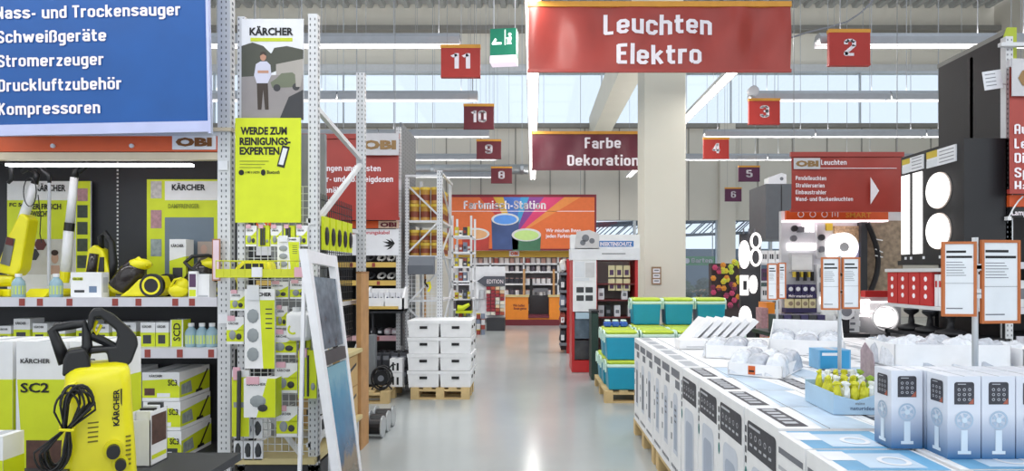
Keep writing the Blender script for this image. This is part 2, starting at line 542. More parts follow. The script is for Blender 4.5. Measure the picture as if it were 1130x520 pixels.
lamp_light('tube_light', (0, 8.5, 4.6 - .012), PI / 2, 25, .1, ROW_W * 2.5)
lamp_light('tube_light', (3.08, 14.25, 4.6 - .012), PI / 2, 12.4, .1, ROW_W * 1.3)
seedL = None
for nm, d in ROWS:
    for side in (-1, 1):
        for i in range(4):
            x = (-.93 - 2.4 * (i + 1)) if side < 0 else 3.72 + 2.4 * i
            if side > 0 and nm == 'back': continue
            nr = {'eleven': 'two', 'ten': 'three', 'nine': 'four', 'eight': 'five', 'back': 'six', 'near': 'no', 'front': 'no'}[nm] if side > 0 else nm
            where = ('beside the aisle sign ' + nr) if nm not in ('back', 'near', 'front') else {'back': 'in front of the far wall', 'near': 'above the first shelf row', 'front': 'over the viewer'}[nm]
            lab = '%s strip light of the row hung %s, %s side' % (ORD[i], where, 'left' if side < 0 else 'right')
            if seedL is None:
                seedL = luminaire(2.4, lab, 'strip lights across the aisles', HOUS, H2 - .14 - ZL)
                seedL.location = (x, d, ZL)
            else: dup(seedL, (x, d, ZL), 0, lab)
seedT = None
for x, lane, y0, nn, zz in ((0, 'over the middle of the aisle', -4, 10, 4.6), (3.08, 'right of the beige column', 8.0, 5, 4.6)):
    for i in range(nn):
        lab = '%s white strip light of the long line %s' % (ORD[i], lane)
        if seedT is None:
            seedT = luminaire(2.5, lab, 'strip lights along the main aisle', HOUSW, H2 - .14 - zz, .0)
            seedT.location, seedT.rotation_euler = (x, y0, zz), (0, 0, PI / 2)
        else: dup(seedT, (x, y0 + 2.5 * i, zz), PI / 2, lab)
# ventilation duct
t = thing('ventilation_duct', 'round grey ventilation duct below the roof at the back', 'duct')
MB().cyl((-14, 20.6, Z(187, 20.6)), (-.15, 20.6, Z(187, 20.6)), .16, n=14).build('pipe', GALV, t, smooth=True)
for i in range(5):
    MB().cyl((-12 + i * 2.9, 20.6, Z(187, 20.6)), (-11.9 + i * 2.9, 20.6, Z(187, 20.6)), .175, n=14).build('collar', GALV, t)
    MB().cyl((-11.95 + i * 2.9, 20.6, Z(187, 20.6) + .1), (-11.95 + i * 2.9, 20.6, H2 - .14), .012, n=4).build('hanger', GALV, t)

# ---------------------------------------------------------------- hanging signs
CORD = M('sign_cord', (150, 150, 152), .5, .3)
def wave_fn(amp, z0, z1, seed):
    rr = random.Random(seed)
    ws = [(rr.uniform(2, 16), rr.uniform(-3, 3), rr.uniform(0, 6), rr.uniform(.3, 1)) for _ in range(7)]
    return lambda x, z: sum(a * math.sin(f * x + g * z + p) for f, g, p, a in ws) * amp * (.25 + .75 * math.sin(PI * min(1, max(0, (z - z0) / (z1 - z0)))))
def wavy(mb, x0, x1, z0, z1, amp, nx, nz, m=0, seed=1):
    """slightly creased cloth; gives back the crease function"""
    fn = wave_fn(amp, z0, z1, seed)
    vs = [(x0 + (x1 - x0) * i / nx, 0, z0 + (z1 - z0) * j / nz) for j in range(nz + 1) for i in range(nx + 1)]
    vs = [(p[0], fn(p[0], p[2]), p[2]) for p in vs]
    k = nx + 1
    mb.add(vs, [(j * k + i, j * k + i + 1, (j + 1) * k + i + 1, (j + 1) * k + i) for j in range(nz) for i in range(nx)], m)
    return fn
def on_cloth(o, fn, off=.006):
    for v_ in o.data.vertices: v_.co.y = fn(v_.co.x, v_.co.z) - off
def banner(name, label, px0, px1, py0, py1, d, mat, texts, strip=YSTRIP, amp=.006, cords=(), seed=1, group=None, hem=None):
    t = thing(name, label, 'sign', (X(px0, d), d, Z(py1, d)), group=group)
    k = d / F
    wdt, hgt = (px1 - px0) * k, (py1 - py0) * k
    st = min(.06, hgt * .1)
    mb = MB()
    fn = wavy(mb, 0, wdt, st * .5, hgt - st * .5, amp, 60, 14, seed=seed)
    cl = mb.build('cloth', mat, t, smooth=True)
    MB().box(-.01, wdt + .01, -.02, .02, hgt - st, hgt).build('top_rail', strip, t)
    MB().box(-.01, wdt + .01, -.015, .015, 0, st * .6).build('bottom_rail', hem or mat, t)
    for s, a, b, yb, hh in texts:
        on_cloth(sign_txt(s, (a - px0) * k, (b - px0) * k, (py1 - yb) * k, hh * k, TWHITE, cl), fn, .004 + amp * .5)
    for c in cords:
        MB().cyl(((c - px0) * k, 0, hgt - .01), ((c - px0) * k, 0, H2 - .14 - Z(py1, d)), .005, n=4).build('cord', CORD, t)
    return t
banner('hanging_banner', 'large red cloth banner reading Leuchten Elektro above the aisle', 583, 872, 2, 80, 7.2, RED,
       [('Leuchten', 666, 786, 38, 22), ('Elektro', 680, 774, 71, 22)], cords=(600, 855), amp=.016, seed=3)
banner('hanging_banner', 'maroon cloth banner reading Farbe Dekoration half behind the column', 587, 748, 145, 188, 13.1, MAROON,
       [('Farbe', 645, 685, 164, 12), ('Dekoration', 626, 705, 183, 12)], cords=(600, 735), amp=.014, seed=5)
PURP = M('purple_sign', (92, 36, 74), .5)
MAR2 = M('dark_maroon_sign', (112, 34, 46), .5)
REDS = M('red_sign', (186, 52, 44), .5)
for s, px0, px1, py0, py1, d, mt in (('11', 487, 530, 50, 85, 8.1, REDS), ('10', 512, 545, 115, 142, 10.7, MAR2), ('9', 526, 553, 154, 175, 13.4, MAR2), ('8', 542, 565, 184, 202, 16.3, MAR2),
                                ('2', 914, 959, 33, 72, 8.0, REDS), ('3', 826, 860, 109, 137, 10.6, REDS), ('4', 776, 804, 152, 175, 13.3, REDS), ('5', 815, 838, 183, 200, 16.4, PURP), ('6', 800, 818, 207, 222, 20, PURP)):
    k = d / F
    t = thing('aisle_number_sign', '%s hanging aisle sign with the white number %s' % ({'red_sign': 'red', 'dark_maroon_sign': 'maroon', 'purple_sign': 'purple'}[mt.name], dict(zip(('2', '3', '4', '5', '6', '8', '9', '10', '11'), 'two three four five six eight nine ten eleven'.split()))[s]), 'sign', (X(px0, d), d, Z(py1, d)), group='hanging aisle number signs')
    wd, hg = (px1 - px0) * k, (py1 - py0) * k
    pn = MB().box(0, wd, -.03, .03, 0, hg - .045).build('panel', mt, t)
    MB().box(-.005, wd + .005, -.035, .035, hg - .045, hg).build('top_rail', YSTRIP, t)
    MB().box(-.003, wd + .003, -.033, .033, -.012, .012).build('bottom_rail', mt, t)
    dw = wd * (.52 if len(s) == 2 else .3)
    sign_txt(s, wd / 2 - dw / 2, wd / 2 + dw / 2, hg * .24, hg * .48, TWHITE, pn, y=-.034)
    for c in (.15, .85): MB().cyl((wd * c, 0, hg), (wd * c, 0, H2 - .14 - Z(py1, d)), .004, n=4).build('cord', CORD, t)
# exit sign lamp
d = 7.8; k = d / F
t = thing('exit_sign_lamp', 'green emergency exit lamp with arrow and running figure on chains', 'exit sign', (X(541, d), d, Z(70, d)), rz=-.12)
wd, hg = 29 * k, 38 * k
MB().prismx([(-.02, .09), (.16, .07), (.17, hg), (0, hg)], 0, wd).build('housing', M('exit_green', (20, 120, 92), .4, emit=.25), t)
MB().prismx([(-.02, .0), (.15, .0), (.16, .068), (-.02, .088)], 0, wd).build('diffuser', M('exit_diffuser', (240, 226, 244), .3, emit=.5), t)
q = MB()
EX = M('exit_white', (235, 250, 245), .4, emit=.8)
def ex(pts): q.poly([(p[0] * wd, .1 + p[1] * (hg - .12)) for p in pts], -.012)
ex([(.06, .45), (.2, .68), (.26, .6), (.2, .5), (.44, .5), (.44, .4), (.2, .4), (.26, .3), (.2, .22)])
q.disc(.76 * wd, .1 + .8 * (hg - .12), .02, -.012)
ex([(.6, .66), (.8, .72), (.84, .66), (.78, .46), (.66, .42), (.66, .62)])
ex([(.66, .46), (.78, .46), (.68, .3), (.72, .1), (.64, .1), (.6, .3)])
ex([(.72, .46), (.8, .5), (.88, .3), (.94, .14), (.88, .12), (.8, .28)])
q.poly([(.6 * wd, .1 + .1 * hg), (.56 * wd, .1 + .1 * hg), (.56 * wd, .95 * hg), (.6 * wd, .95 * hg)][::-1], -.0125)
q.build('pictogram', EX, t)
for c in (.1, .92): MB().cyl((wd * c, .08, hg), (wd * c, .08, H2 - .14 - Z(70, d)), .007, n=4).build('chain', HOUSW, t)

# ---------------------------------------------------------------- shelving helpers
def post(t, px0, px1, py0, d, dep=.07, z0=0, name='post'):
    """perforated upright of a rack, front face at distance d"""
    x0, x1, z1 = X(px0, d), X(px1, d), Z(py0, d)
    o = MB(t).box(x0, x1, d, d + dep, z0, z1).build(name, GALV if False else STEEL, t)
    q = MB(t)
    cx = (x0 + x1) / 2
    n = int((z1 - z0) / .04)
    for i in range(n):
        z = z0 + .03 + i * .04
        for s in (-.016, .016):
            q.add([(cx + s - .004, d - .0015, z), (cx + s + .004, d - .0015, z), (cx + s + .004, d - .0015, z + .016), (cx + s - .004, d - .0015, z + .016)], [(0, 1, 2, 3)])
        q.add([(x1 + .0015, d + dep * .35, z), (x1 + .0015, d + dep * .65, z), (x1 + .0015, d + dep * .65, z + .02), (x1 + .0015, d + dep * .35, z + .02)], [(0, 1, 2, 3)])
    q.build('slots', SLOT, o, kind='stuff')
    return o
def bar(t, a, b, r=.018, m=None, name='brace', n=4):
    q = MB(t)
    q.cyl(a, b, r, n=n)
    return q.build(name, m or STEEL, t)
def shelf(t, x0, x1, y0, y1, zt, th=.035, rail=.05, m=None, rm=None, tags=0, seed=1):
    o = MB(t).box(x0, x1, y0, y1, zt - th, zt).build('shelf', m or STEEL, t)
    r = MB(t).box(x0, x1, y0 - .012, y0, zt - rail, zt + .005).build('price_rail', rm or RAIL, t)
    rr = random.Random(seed)
    for i in range(tags):
        x = x0 + (x1 - x0) * (i + .5 + rr.uniform(-.3, .3)) / tags
        MB(t).box(x - .02, x + .02, y0 - .015, y0 - .011, zt - rail + .006, zt - .004).build('price_tag', TAGR, r)
    return o
def wires(t, x0, x1, z0, z1, y, step, r=.0025, m=None, name='wire_grid'):
    """square wire mesh panel in the x-z plane"""
    q = MB(t)
    n = max(1, round((x1 - x0) / step))
    for i in range(n + 1):
        x = x0 + (x1 - x0) * i / n
        q.box(x - r, x + r, y - r, y + r, z0, z1)
    n = max(1, round((z1 - z0) / step))
    for i in range(n + 1):
        z = z0 + (z1 - z0) * i / n
        q.box(x0, x1, y + r, y + 3 * r, z - r, z + r)
    o = q.build(name, m or WIRE, t)
    return o
def pbox(name, label, cat, loc, w, d, h, body=WHITE, prints=(), texts=(), side=(), top=(), stexts=(), rz=0, group=None, bevel=0, lid=True):
    """carton with printed areas. prints / side / top: (u0, u1, v0, v1, material) as fractions of the face; texts: (string, u0, u1, v0, cap height, material)"""
    t = thing(name, label, cat, loc, rz, group)
    root, t = t, MB().box(0, w, 0, d, 0, h).build('carton', body, t, bevel=bevel)
    def fill(lst, nm, fn):
        by = {}
        for i, p in enumerate(lst): by.setdefault(p[-1].name, (p[-1], []))[1].append((i, p))
        for k, (m, ps) in by.items():
            q = MB()
            for i, p in ps: fn(q, p, .0012 + .0004 * i)
            q.build(nm, m, t)
    def fr(q, p, e):
        if len(p) == 5: q.rect(p[0] * w, p[1] * w, p[2] * h, p[3] * h, -e)
        else: q.poly([(a * w, b * h) for a, b in p[0]], -e)
    def sd(q, p, e):
        c = [(a, b) for a, b in ((p[0], p[2]), (p[1], p[2]), (p[1], p[3]), (p[0], p[3]))] if len(p) == 5 else p[0]
        q.add([(w + e, a * d, b * h) for a, b in c], [tuple(range(len(c)))])
    def tp(q, p, e):
        q.add([(p[0] * w, p[2] * d, h + e), (p[1] * w, p[2] * d, h + e), (p[1] * w, p[3] * d, h + e), (p[0] * w, p[3] * d, h + e)], [(0, 1, 2, 3)])
    fill(prints, 'front_print', fr)
    fill(side, 'side_print', sd)
    fill(top, 'top_print', tp)
    for s, u0, u1, v0, ch, m in texts: txt(s, u0 * w, u1 * w, v0 * h, ch * h, m, t, y=-.006, bold=.025)
    for s, u0, u1, v0, ch, m in stexts:
        o = txt(s, 0, (u1 - u0) * d, v0 * h, ch * h, m, t, y=0, bold=.025)
        o.location = (w + .006, u0 * d, 0)
        o.rotation_euler = (0, 0, PI / 2)
    if lid:
        q = MB()
        q.box(w / 2 - .02, w / 2 + .02, .001, d - .001, h - .0005, h + .0008)
        q.build('tape', LGREY, root)
    else: MB().box(.002, w - .002, .002, d - .002, h - .001, h + .0006).build('top_flap', body, root)
    return root

# ---------------------------------------------------------------- left shelf row with cleaning machines
DA, DB = 4.43, 5.65
rack = thing('shelf_rack', 'tall perforated steel rack with black back panel holding yellow cleaning machines', 'shelf', (-3.0, DA, 0))
t = rack
xl = -5.2
bx1 = X(240, DA)
post(t, 240, 254, -40, DA)
post(t, 262, 270, 18, DA, .06)
post(t, 340, 350, 15, DA, .06)
post(t, 393, 402, 80, DB, .06)
post(t, 300, 307, 80, DB, .05)
BACKP = M('black_back_panel', (44, 45, 50), .55)
MB(t).box(xl, bx1, 5.02, 5.05, .05, 2.5).build('back_panel', BACKP, t)
for px in (130, -60):
    q = MB(t)
    x = X(px, 5.02)
    for i in range(36): q.box(x - .006, x + .006, 5.016, 5.02, 1.35 + i * .03, 1.365 + i * .03)
    q.build('slot_strip', M('slot_white', (214, 214, 216), .5), t)
shelf(t, xl, bx1, DA, 5.02, Z(329, DA), tags=14, rail=.06)
shelf(t, xl, bx1, DA, 5.02, Z(385, DA), tags=16, rail=.065, seed=2)
shelf(t, xl, bx1, DA, 5.02, .17, rail=.08, m=DARK, rm=DARK)
zv = Z(150, DA)
MB(t).box(xl, bx1, DA + .01, DA + .03, Z(167, DA), zv).build('valance', ORANGE, t)
MB(t).box(X(190, DA), X(238, DA), DA, DA + .012, Z(165, DA), zv).build('logo_plate', PAPER, t)
txt('OBI', X(194, DA) - t.location.x, X(234, DA) - t.location.x, Z(161, DA), .055, OBIO, t, y=DA - .004 - t.location.y, bold=.06)
for px in (58, 145): MB(t).cyl((X(px, DA), DA - .004, Z(161, DA)), (X(px, DA), DA + .01, Z(161, DA)), .015, n=10).build('rivet', STEEL, t)
MB(t).box(xl, bx1, DA + .01, DA + .06, Z(176, DA), Z(168, DA)).build('beam', M('cream_beam', (216, 202, 176), .5), t)
MB(t).box(xl, bx1, DA, 5.05, zv, zv + .03).build('top_shelf', STEEL, t)
MB(t).box(X(-10, DA), X(200, DA), 4.55, 4.6, Z(180, DA), Z(177, DA)).build('shelf_light', M('shelf_light_tube', (250, 250, 255), .4, emit=3), t)
MB(t).box(xl, bx1 + .1, DA - .01, DA + .05, Z(145, DA), Z(141, DA)).build('crossbar', M('cream_beam'), t)
# side of the row facing the main aisle
fx = X(345, DA)
for a, b in (((fx, DA, Z(115, DA)), (fx, DB, Z(175, DB))), ((fx, DB, Z(182, DB)), (fx, DA, Z(250, DA))), ((fx, DA, .95), (fx, DB, .35)), ((fx, DA, .25), (fx, DB, .9))):
    bar(t, a, b, .025)
for z in (1.87, 1.25, .3): bar(t, (fx - .03, DA, z), (fx - .03, DB, z), .022, name='side_rail')
bar(t, (X(268, DA), DA + .05, Z(225, DA)), (X(340, DA), DA + .05, Z(315, DA)), .02)
bar(t, (X(268, DA), DA + .05, Z(425, DA)), (X(340, DA), DA + .05, Z(518, DA)), .02)
wires(t, X(270, DA), X(340, DA), Z(500, DA), Z(205, DA), DA + .035, .05)
q = MB(t)
q.T = q.T @ Matrix(((0, -1, 0, fx - .05), (1, 0, 0, 0), (0, 0, 1, 0), (0, 0, 0, 1)))
for i in range(20):
    y = 4.6 + i * .05
    q.box(y - .003, y + .003, -.003, .003, .9, 2.1)
for i in range(18): q.box(4.6, 5.6, .003, .009, .95 + i * .065, .956 + i * .065)
q.build('side_grid', DARK, t)
MB(t).box(X(262, DA), X(350, DA), DA - .05, DB, .18, .22).build('base_shelf', M('birch_board', (206, 190, 140), .6), t)
MB(t).box(X(262, DA), X(350, DA), DA, DB, .02, .16).build('plinth', DARK, t)
MB(t).box(X(262, DA), fx - .1, 5.0, 5.04, .2, 2.6).build('back_panel', M('grey_back_board', (150, 152, 156), .6), t)
for px, py in ((247, 183), (247, 352)):
    MB(t).box(X(px - 5, DA), X(px + 5, DA), DA - .012, DA - .004, Z(py + 5, DA), Z(py - 5, DA)).build('bay_label', PAPER, t)
# yellow wire basket of the mesh bay
bk = thing('wire_basket', 'lime yellow wire basket hooked on the mesh display', 'basket', (X(290, DA), DA - .12, Z(306, DA)))
x0, x1, y0, y1 = X(248, 4.3), X(333, 4.3), 4.18, DA - .01
LY = M('lime_wire', (206, 210, 44), .4)
MB(bk).box(x0, x1, y0, y0 + .012, Z(306, 4.2), Z(297, 4.2)).build('front_strip', LY, bk)
q = MB(bk)
for z in (Z(306, 4.2), Z(288, 4.2)):
    q.tube([(x0, y0, z), (x1, y0, z), (x1, y1, z), (x0, y1, z)], .004, 5, closed=True)
for i in range(12): q.cyl((x0 + (x1 - x0) * i / 11, y0, Z(306, 4.2)), (x0 + (x1 - x0) * i / 11, y0, Z(288, 4.2)), .003, n=4)
for i in range(12): q.cyl((x0 + (x1 - x0) * i / 11, y0, Z(306, 4.2)), (x0 + (x1 - x0) * i / 11, y1, Z(306, 4.2)), .003, n=4)
q.build('wires', LY, bk)
for px in (278, 325): MB(bk).box(X(px, 4.17), X(px + 11, 4.17), 4.165, 4.178, Z(306, 4.17), Z(295, 4.17)).build('price_tag', PAPER if px < 300 else M('pink_tag', (226, 176, 190), .6), bk)
vac = thing('hand_vacuum', 'black and yellow small vacuum lying in the lime wire basket', 'vacuum', (X(284, 4.3), 4.3, Z(305, 4.2) + .005))
MB().prism([(-.14, 0), (.12, 0), (.1, .085), (.06, .1), (-.08, .1), (-.13, .05)], -.05, .06).build('shell', YEL, vac, bevel=.01)
MB().prism([(-.1, .01), (.07, .01), (.06, .08), (-.06, .08), (-.1, .04)], -.056, -.049).build('dust_window', BLACK, vac)

# posters on the mesh bay
po = thing('photo_poster', 'tall poster with a man standing before a car, black lettering on top', 'poster', (X(268, DA), DA - .02, Z(133, DA)))
k = DA / F
def px_(p, a0, b1): return [((a - a0) * k, (b1 - b) * k) for a, b in p]
MB().box(0, 68 * k, 0, .008, 0, 111 * k).build('board', PAPER, po)
txt('KÄRCHER', 9 * k, 57 * k, 93 * k, 8 * k, TBLACK, po, y=-.004, bold=.04)
pm = {'road': (148, 142, 142), 'tree': (74, 76, 66), 'house': (170, 164, 158), 'car': (110, 116, 96), 'trousers': (62, 50, 42), 'shirt': (206, 206, 224), 'skin': (188, 140, 116), 'stone': (56, 56, 60), 'lime': (196, 208, 40), 'sky': (222, 226, 232)}
pm = {n: M('photo_' + n, c, .5) for n, c in pm.items()}
def art(n, polys, y):
    q = MB()
    for p in polys: q.poly(px_(p, 268, 133), y)
    q.build('photo_' + n, pm[n], po)
art('lime', [[(278, 47), (324, 47), (324, 43), (278, 43)]], -.002)
art('sky', [[(268, 80), (336, 80), (336, 58), (268, 58)]], -.0012)
art('tree', [[(268, 88), (268, 52), (280, 48), (292, 52), (300, 60), (312, 58), (308, 70), (292, 78), (280, 86)]], -.0016)
art('tree', [[(294, 84), (298, 66), (304, 54), (318, 52), (336, 56), (336, 72), (310, 78)]], -.0014)
art('house', [[(306, 84), (306, 72), (336, 66), (336, 84)]], -.002)
art('road', [[(268, 133), (336, 133), (336, 82), (268, 86)]], -.0018)
art('stone', [[(310, 132), (336, 133), (336, 100), (320, 108)]], -.0024)
art('car', [[(302, 98), (300, 92), (306, 88), (312, 82), (324, 81), (330, 86), (334, 90), (333, 97)]], -.0028)
q = MB()
for a, b in ((307, 98), (328, 97)): q.disc((a - 268) * k, (133 - b) * k, 4 * k, -.0032, n=12)
q.build('photo_wheels', pm['stone'], po)
art('trousers', [[(286, 122), (285, 92), (297, 92), (298, 122), (294, 122), (292, 100), (290, 122)]], -.0032)
art('shirt', [[(285, 93), (282, 84), (284, 72), (289, 69), (296, 69), (300, 73), (301, 84), (297, 93)]], -.0036)
q = MB()
q.disc((292 - 268) * k, (133 - 64) * k, 3.4 * k, -.004, n=12, rz=4.6 * k)
q.rect((286 - 268) * k, (298 - 268) * k, (133 - 82) * k, (133 - 79) * k, -.004)
q.build('photo_skin', pm['skin'], po)
art('trousers', [[(288.6, 63), (289, 59), (292, 58), (295, 59), (295.4, 63), (292, 61)]], -.0044)
art('house', [[(328, 97), (327, 84), (329, 80), (333, 80), (335, 86), (333, 97)]], -.0036)
ys = thing('promotion_sign', 'lime yellow sign reading Werde zum Reinigungsexperten on the mesh display', 'sign', (X(261, 4.4), 4.38, Z(246, 4.4)))
k = 4.4 / F
def q2(a): return (a - 261) * k
def r2(b): return (246 - b) * k
MB().box(0, 72 * k, 0, .01, 0, 115 * k).build('board', LIME, ys)
for s, a, b, y in (('WERDE ZUM', 267, 318, 149), ('REINIGUNGS-', 266, 322, 160.5), ('EXPERTEN.', 266, 312, 171)): txt(s, q2(a), q2(b), r2(y), 8 * k, TBLACK, ys, bold=.045)
q = MB()
for i in range(3): q.rect(q2(266), q2(298 - 4 * i), r2(179 + 3.5 * i), r2(178 + 3.5 * i), -.002)
q.build('small_print', M('olive_print', (150, 160, 40), .6), ys)
MB().prism([(q2(307), r2(184)), (q2(315), r2(186)), (q2(321), r2(163)), (q2(313), r2(161))], -.004, 0).build('phone', BLACK, ys)
MB().poly([(q2(309), r2(182)), (q2(314), r2(183)), (q2(319), r2(165)), (q2(314), r2(164))], -.005).build('phone_screen', PAPER, ys)
MB().disc(q2(268), r2(191), 3 * k, -.003).build('badge', TBLACK, ys)
MB().disc(q2(292), r2(191), 2.6 * k, -.003, rz=3.4 * k).build('badge', TBLACK, ys)
txt('HOME & GARDEN', q2(272), q2(288), r2(192), 2.6 * k, TBLACK, ys, bold=.01)
txt('Bluetooth', q2(296), q2(310), r2(192.5), 4 * k, TBLACK, ys, bold=.02)

# hanging packs on the mesh bay
PGREY = M('pack_grey_photo', (150, 156, 160), .5)
PDARK = M('pack_dark_photo', (58, 60, 64), .5)
PINK = M('pink_tag', (226, 176, 190), .6)
def pack(label, px0, px1, py0, py1, d, style, name='hanging_pack'):
    t = thing(name, label, 'package', (X(px0, d), d, Z(py1, d)), group='cleaning accessories hung on the mesh display')
    k = d / F
    wd, hg = (px1 - px0) * k, (py1 - py0) * k
    dep = .02 if style != 'box' else .1
    MB().box(0, wd, 0, dep, 0, hg).build('card', WHITE if style != 'lime' else LIME, t)
    MB().cyl((wd / 2, dep * .5, hg * .97), (wd / 2, DA + .04 - d, hg * .97), .003, n=4).build('hook', WIRE, t)
    MB().box(wd * .1, wd * .5, -.012, -.004, hg * .86, hg * 1.05).build('price_flag', PINK if style != 'tall' else PAPER, t)
    a, b, c = MB(), MB(), MB()
    if style == 'std':
        a.rect(0, wd, hg * .1, hg * .52); a.poly([(wd * .55, hg * .5), (wd, hg * .5), (wd, hg * .75)], -.001)
        b.ball((wd * .35, -.003, hg * .34), (wd * .2, .01, hg * .18), 8, 5)
        c.ball((wd * .72, -.003, hg * .28), (wd * .16, .008, hg * .12), 8, 5)
        txt('KÄRCHER', wd * .12, wd * .7, hg * .72, hg * .08, TBLACK, t)
    elif style == 'tall':
        a.poly([(wd * .62, 0), (wd, 0), (wd, hg * .86), (wd * .5, hg * .86)])
        for i in range(3): b.ball((wd * .28, -.003, hg * (.18 + .24 * i)), (wd * .2, .006, hg * .09), 8, 5)
        for i in range(5): c.rect(wd * .7, wd * .92, hg * (.5 + .06 * i), hg * (.515 + .06 * i), -.002)
        txt('KÄRCHER', wd * .1, wd * .9, hg * .91, hg * .045, TBLACK, t, bold=.04)
    elif style == 'lime':
        for s in (.3, .55): c.cyl((wd * s, -.004, hg * .05), (wd * s, -.004, hg * .9), .008, n=8)
        b.ball((wd * .82, -.003, hg * .25), (wd * .12, .006, hg * .08), 8, 5)
        a.rect(wd * .7, wd * .95, hg * .82, hg * .92)
    elif style == 'stick':
        a.rect(0, wd, 0, hg * .9)
        c.cyl((wd * .45, -.02, -.02), (wd * .5, -.02, hg), .014, n=8)
        b.rect(wd * .1, wd * .9, hg * .44, hg * .52, -.002)
    elif style == 'box':
        a.poly([(wd * .4, 0), (wd, 0), (wd, hg), (wd * .75, hg)])
        a.add([(wd + .001, 0, 0), (wd + .001, dep, 0), (wd + .001, dep, hg), (wd + .001, 0, hg)], [(0, 1, 2, 3)])
        b.ball((wd * .45, -.003, hg * .42), (wd * .26, .008, hg * .16), 8, 5)
        c.ball((wd * .6, -.004, hg * .25), (wd * .16, .008, hg * .1), 8, 5)
        txt('KÄRCHER', wd * .1, wd * .7, hg * .82, hg * .07, TBLACK, t)
    a.build('lime_print', LIME, t)
    b.build('product_photo', PGREY, t, kind='stuff' if style == 'tall' else None)
    c.build('product_photo', PDARK, t, kind='stuff' if style == 'tall' else None)
    return t
for args in (('small lime and white pack hanging left of the tall white-headed card', 254, 270, 321, 343, 4.36, 'std'),
             ('tall card with white header and lime stripe in middle of mesh display', 270, 303, 319, 407, 4.28, 'tall'),
             ('small pack with grey round pad at left edge of mesh display', 250, 269, 350, 380, 4.34, 'std'),
             ('small lime pack hanging below middle of the lime basket', 299, 318, 311, 330, 4.36, 'std'),
             ('small lime pack under the right end of the lime basket', 320, 339, 310, 330, 4.36, 'std'),
             ('narrow white pack left of the white canister on mesh display', 305, 317, 338, 362, 4.38, 'std'),
             ('white and lime pack hanging below left of the white canister', 299, 327, 365, 392, 4.34, 'std'),
             ('lime card with two black tubes below the white canister', 329, 349, 387, 440, 4.32, 'lime'),
             ('white and lime nozzle pack left of the card with black tubes', 303, 328, 401, 434, 4.35, 'std'),
             ('narrow pack with long black brush at lower left of mesh display', 256, 275, 409, 482, 4.33, 'stick'),
             ('deep lime and white carton hung below the tall white-headed card', 269, 304, 418, 461, 4.2, 'box'),
             ('lowest single white and lime pack on the mesh display', 305, 328, 449, 482, 4.34, 'std'),
             ('tiny lime pack peeking out below the white canister', 330, 342, 375, 388, 4.4, 'lime'),
             ('tall lime carton standing above right end of the basket', 306, 330, 262, 298, 4.36, 'tall')):
    pack(*args)
for i in range(5): pack('flat lime pack in the hanging row just below the lime sign, %s from left' % ORD[i], 271 + i * 14, 283 + i * 14, 249, 272, 4.4, 'lime' if i % 2 else 'std')
# white canister
cn = thing('canister', 'white plastic water canister with lime crescent hung on mesh display', 'canister', (X(331, 4.3), 4.3, Z(376, 4.3)))
q = MB()
q.cbox(-.085, .085, -.05, .06, 0, .2, .025)
q.build('tank', WHITE, cn, smooth=False, bevel=.008)
MB().cyl((-.02, 0, .2), (-.02, 0, .225), .03, n=12).build('cap', WHITE, cn)
q = MB()
q.add([(-.03 + .035 * math.cos(a) * f, -.052, .08 + .035 * math.sin(a) * f) for f in (1, .62) for a in [2.2 + i * .32 for i in range(11)]], [(i, i + 1, 12 + i, 11 + i) for i in range(10)])
q.build('crescent_print', LIME, cn)
# grey packs at the foot of the mesh bay
for i in range(6):
    x = X(258 + (i % 3) * 11, 4.38)
    t = thing('accessory_pack', 'dark grey accessory pack at the foot of mesh display, %s row, %s from left' % ('lower' if i < 3 else 'upper', ORD[i % 3]), 'package', (x, 4.38, Z(508 - 24 * (i // 3), 4.38)), group='dark packs at the foot of the mesh display')
    MB().box(0, .06, 0, .02, 0, .13).build('card', PAPER, t)
    MB().ball((.03, -.002, .07), (.022, .012, .05), 8, 5, j=.2).build('brush', PDARK, t)
for i in range(4):
    t = thing('accessory_pack', 'dark brush pack on right foot of the mesh display, %s from below' % ORD[i], 'package', (X(352, 4.6), 4.58 + .02 * i, .32 + .16 * i), group='dark packs at the foot of the mesh display')
    MB().box(0, .02, 0, .1, 0, .14).build('card', PAPER, t)
    MB().ball((.02, .05, .07), (.012, .04, .05), 8, 5, j=.25).build('brush', PDARK, t)
# lime packs on the side of the row
for i in range(5):
    y = 4.55 + i * .15
    t = thing('hanging_pack', 'lime blister pack on the aisle side of the rack, %s from the front post' % ORD[i], 'package', (fx + .02, y, Z(278, DA) + .02), group='lime packs on the aisle side of the rack')
    MB().box(0, .02, 0, .11, 0, .24).build('card', LIME, t)
    MB().ball((.024, .055, .1), (.012, .04, .07), 8, 5).build('product', BLACK, t)
    MB().cyl((-.06, .055, .23), (.01, .055, .23), .003, n=4).build('hook', WIRE, t)
# wooden crates on the aisle side
CARDB = M('brown_cardboard', (198, 164, 112), .7, var=.08)
t = thing('plywood_upright', 'plywood board leaning beside the back post of the rack', 'board', (X(394, 5.4), 5.38, 0))
MB().box(0, .04, 0, .25, 0, Z(300, 5.4)).build('board', M('plywood', (186, 140, 92), .65, var=.15), t)
MB().box(-.002, .042, -.004, .254, Z(302, 5.4), Z(300, 5.4) + .002).build('edge_band', M('plywood_edge', (150, 108, 66), .65), t)
for i in range(2):
    t = pbox('cardboard_box', '%s brown cardboard box with black swoosh stacked beside the rack' % ('upper' if i else 'lower'), 'box', (fx - .3, 4.95, .312 + i * .256), .36, .40, .25, CARDB, side=(([(.1, .4), (.4, .6), (.9, .75), (.9, .66), (.45, .5), (.15, .3)], BLACK),), prints=((.2, .8, .3, .5, BLACK),), group='cardboard boxes beside the rack')
t = thing('side_shelf', 'pale board on brackets on the aisle side of the rack', 'shelf', (fx - .2, 4.9, Z(390, 5) - .03))
MB().box(-.1, .3, 0, .46, 0, .03).build('board', M('birch_board'), t)
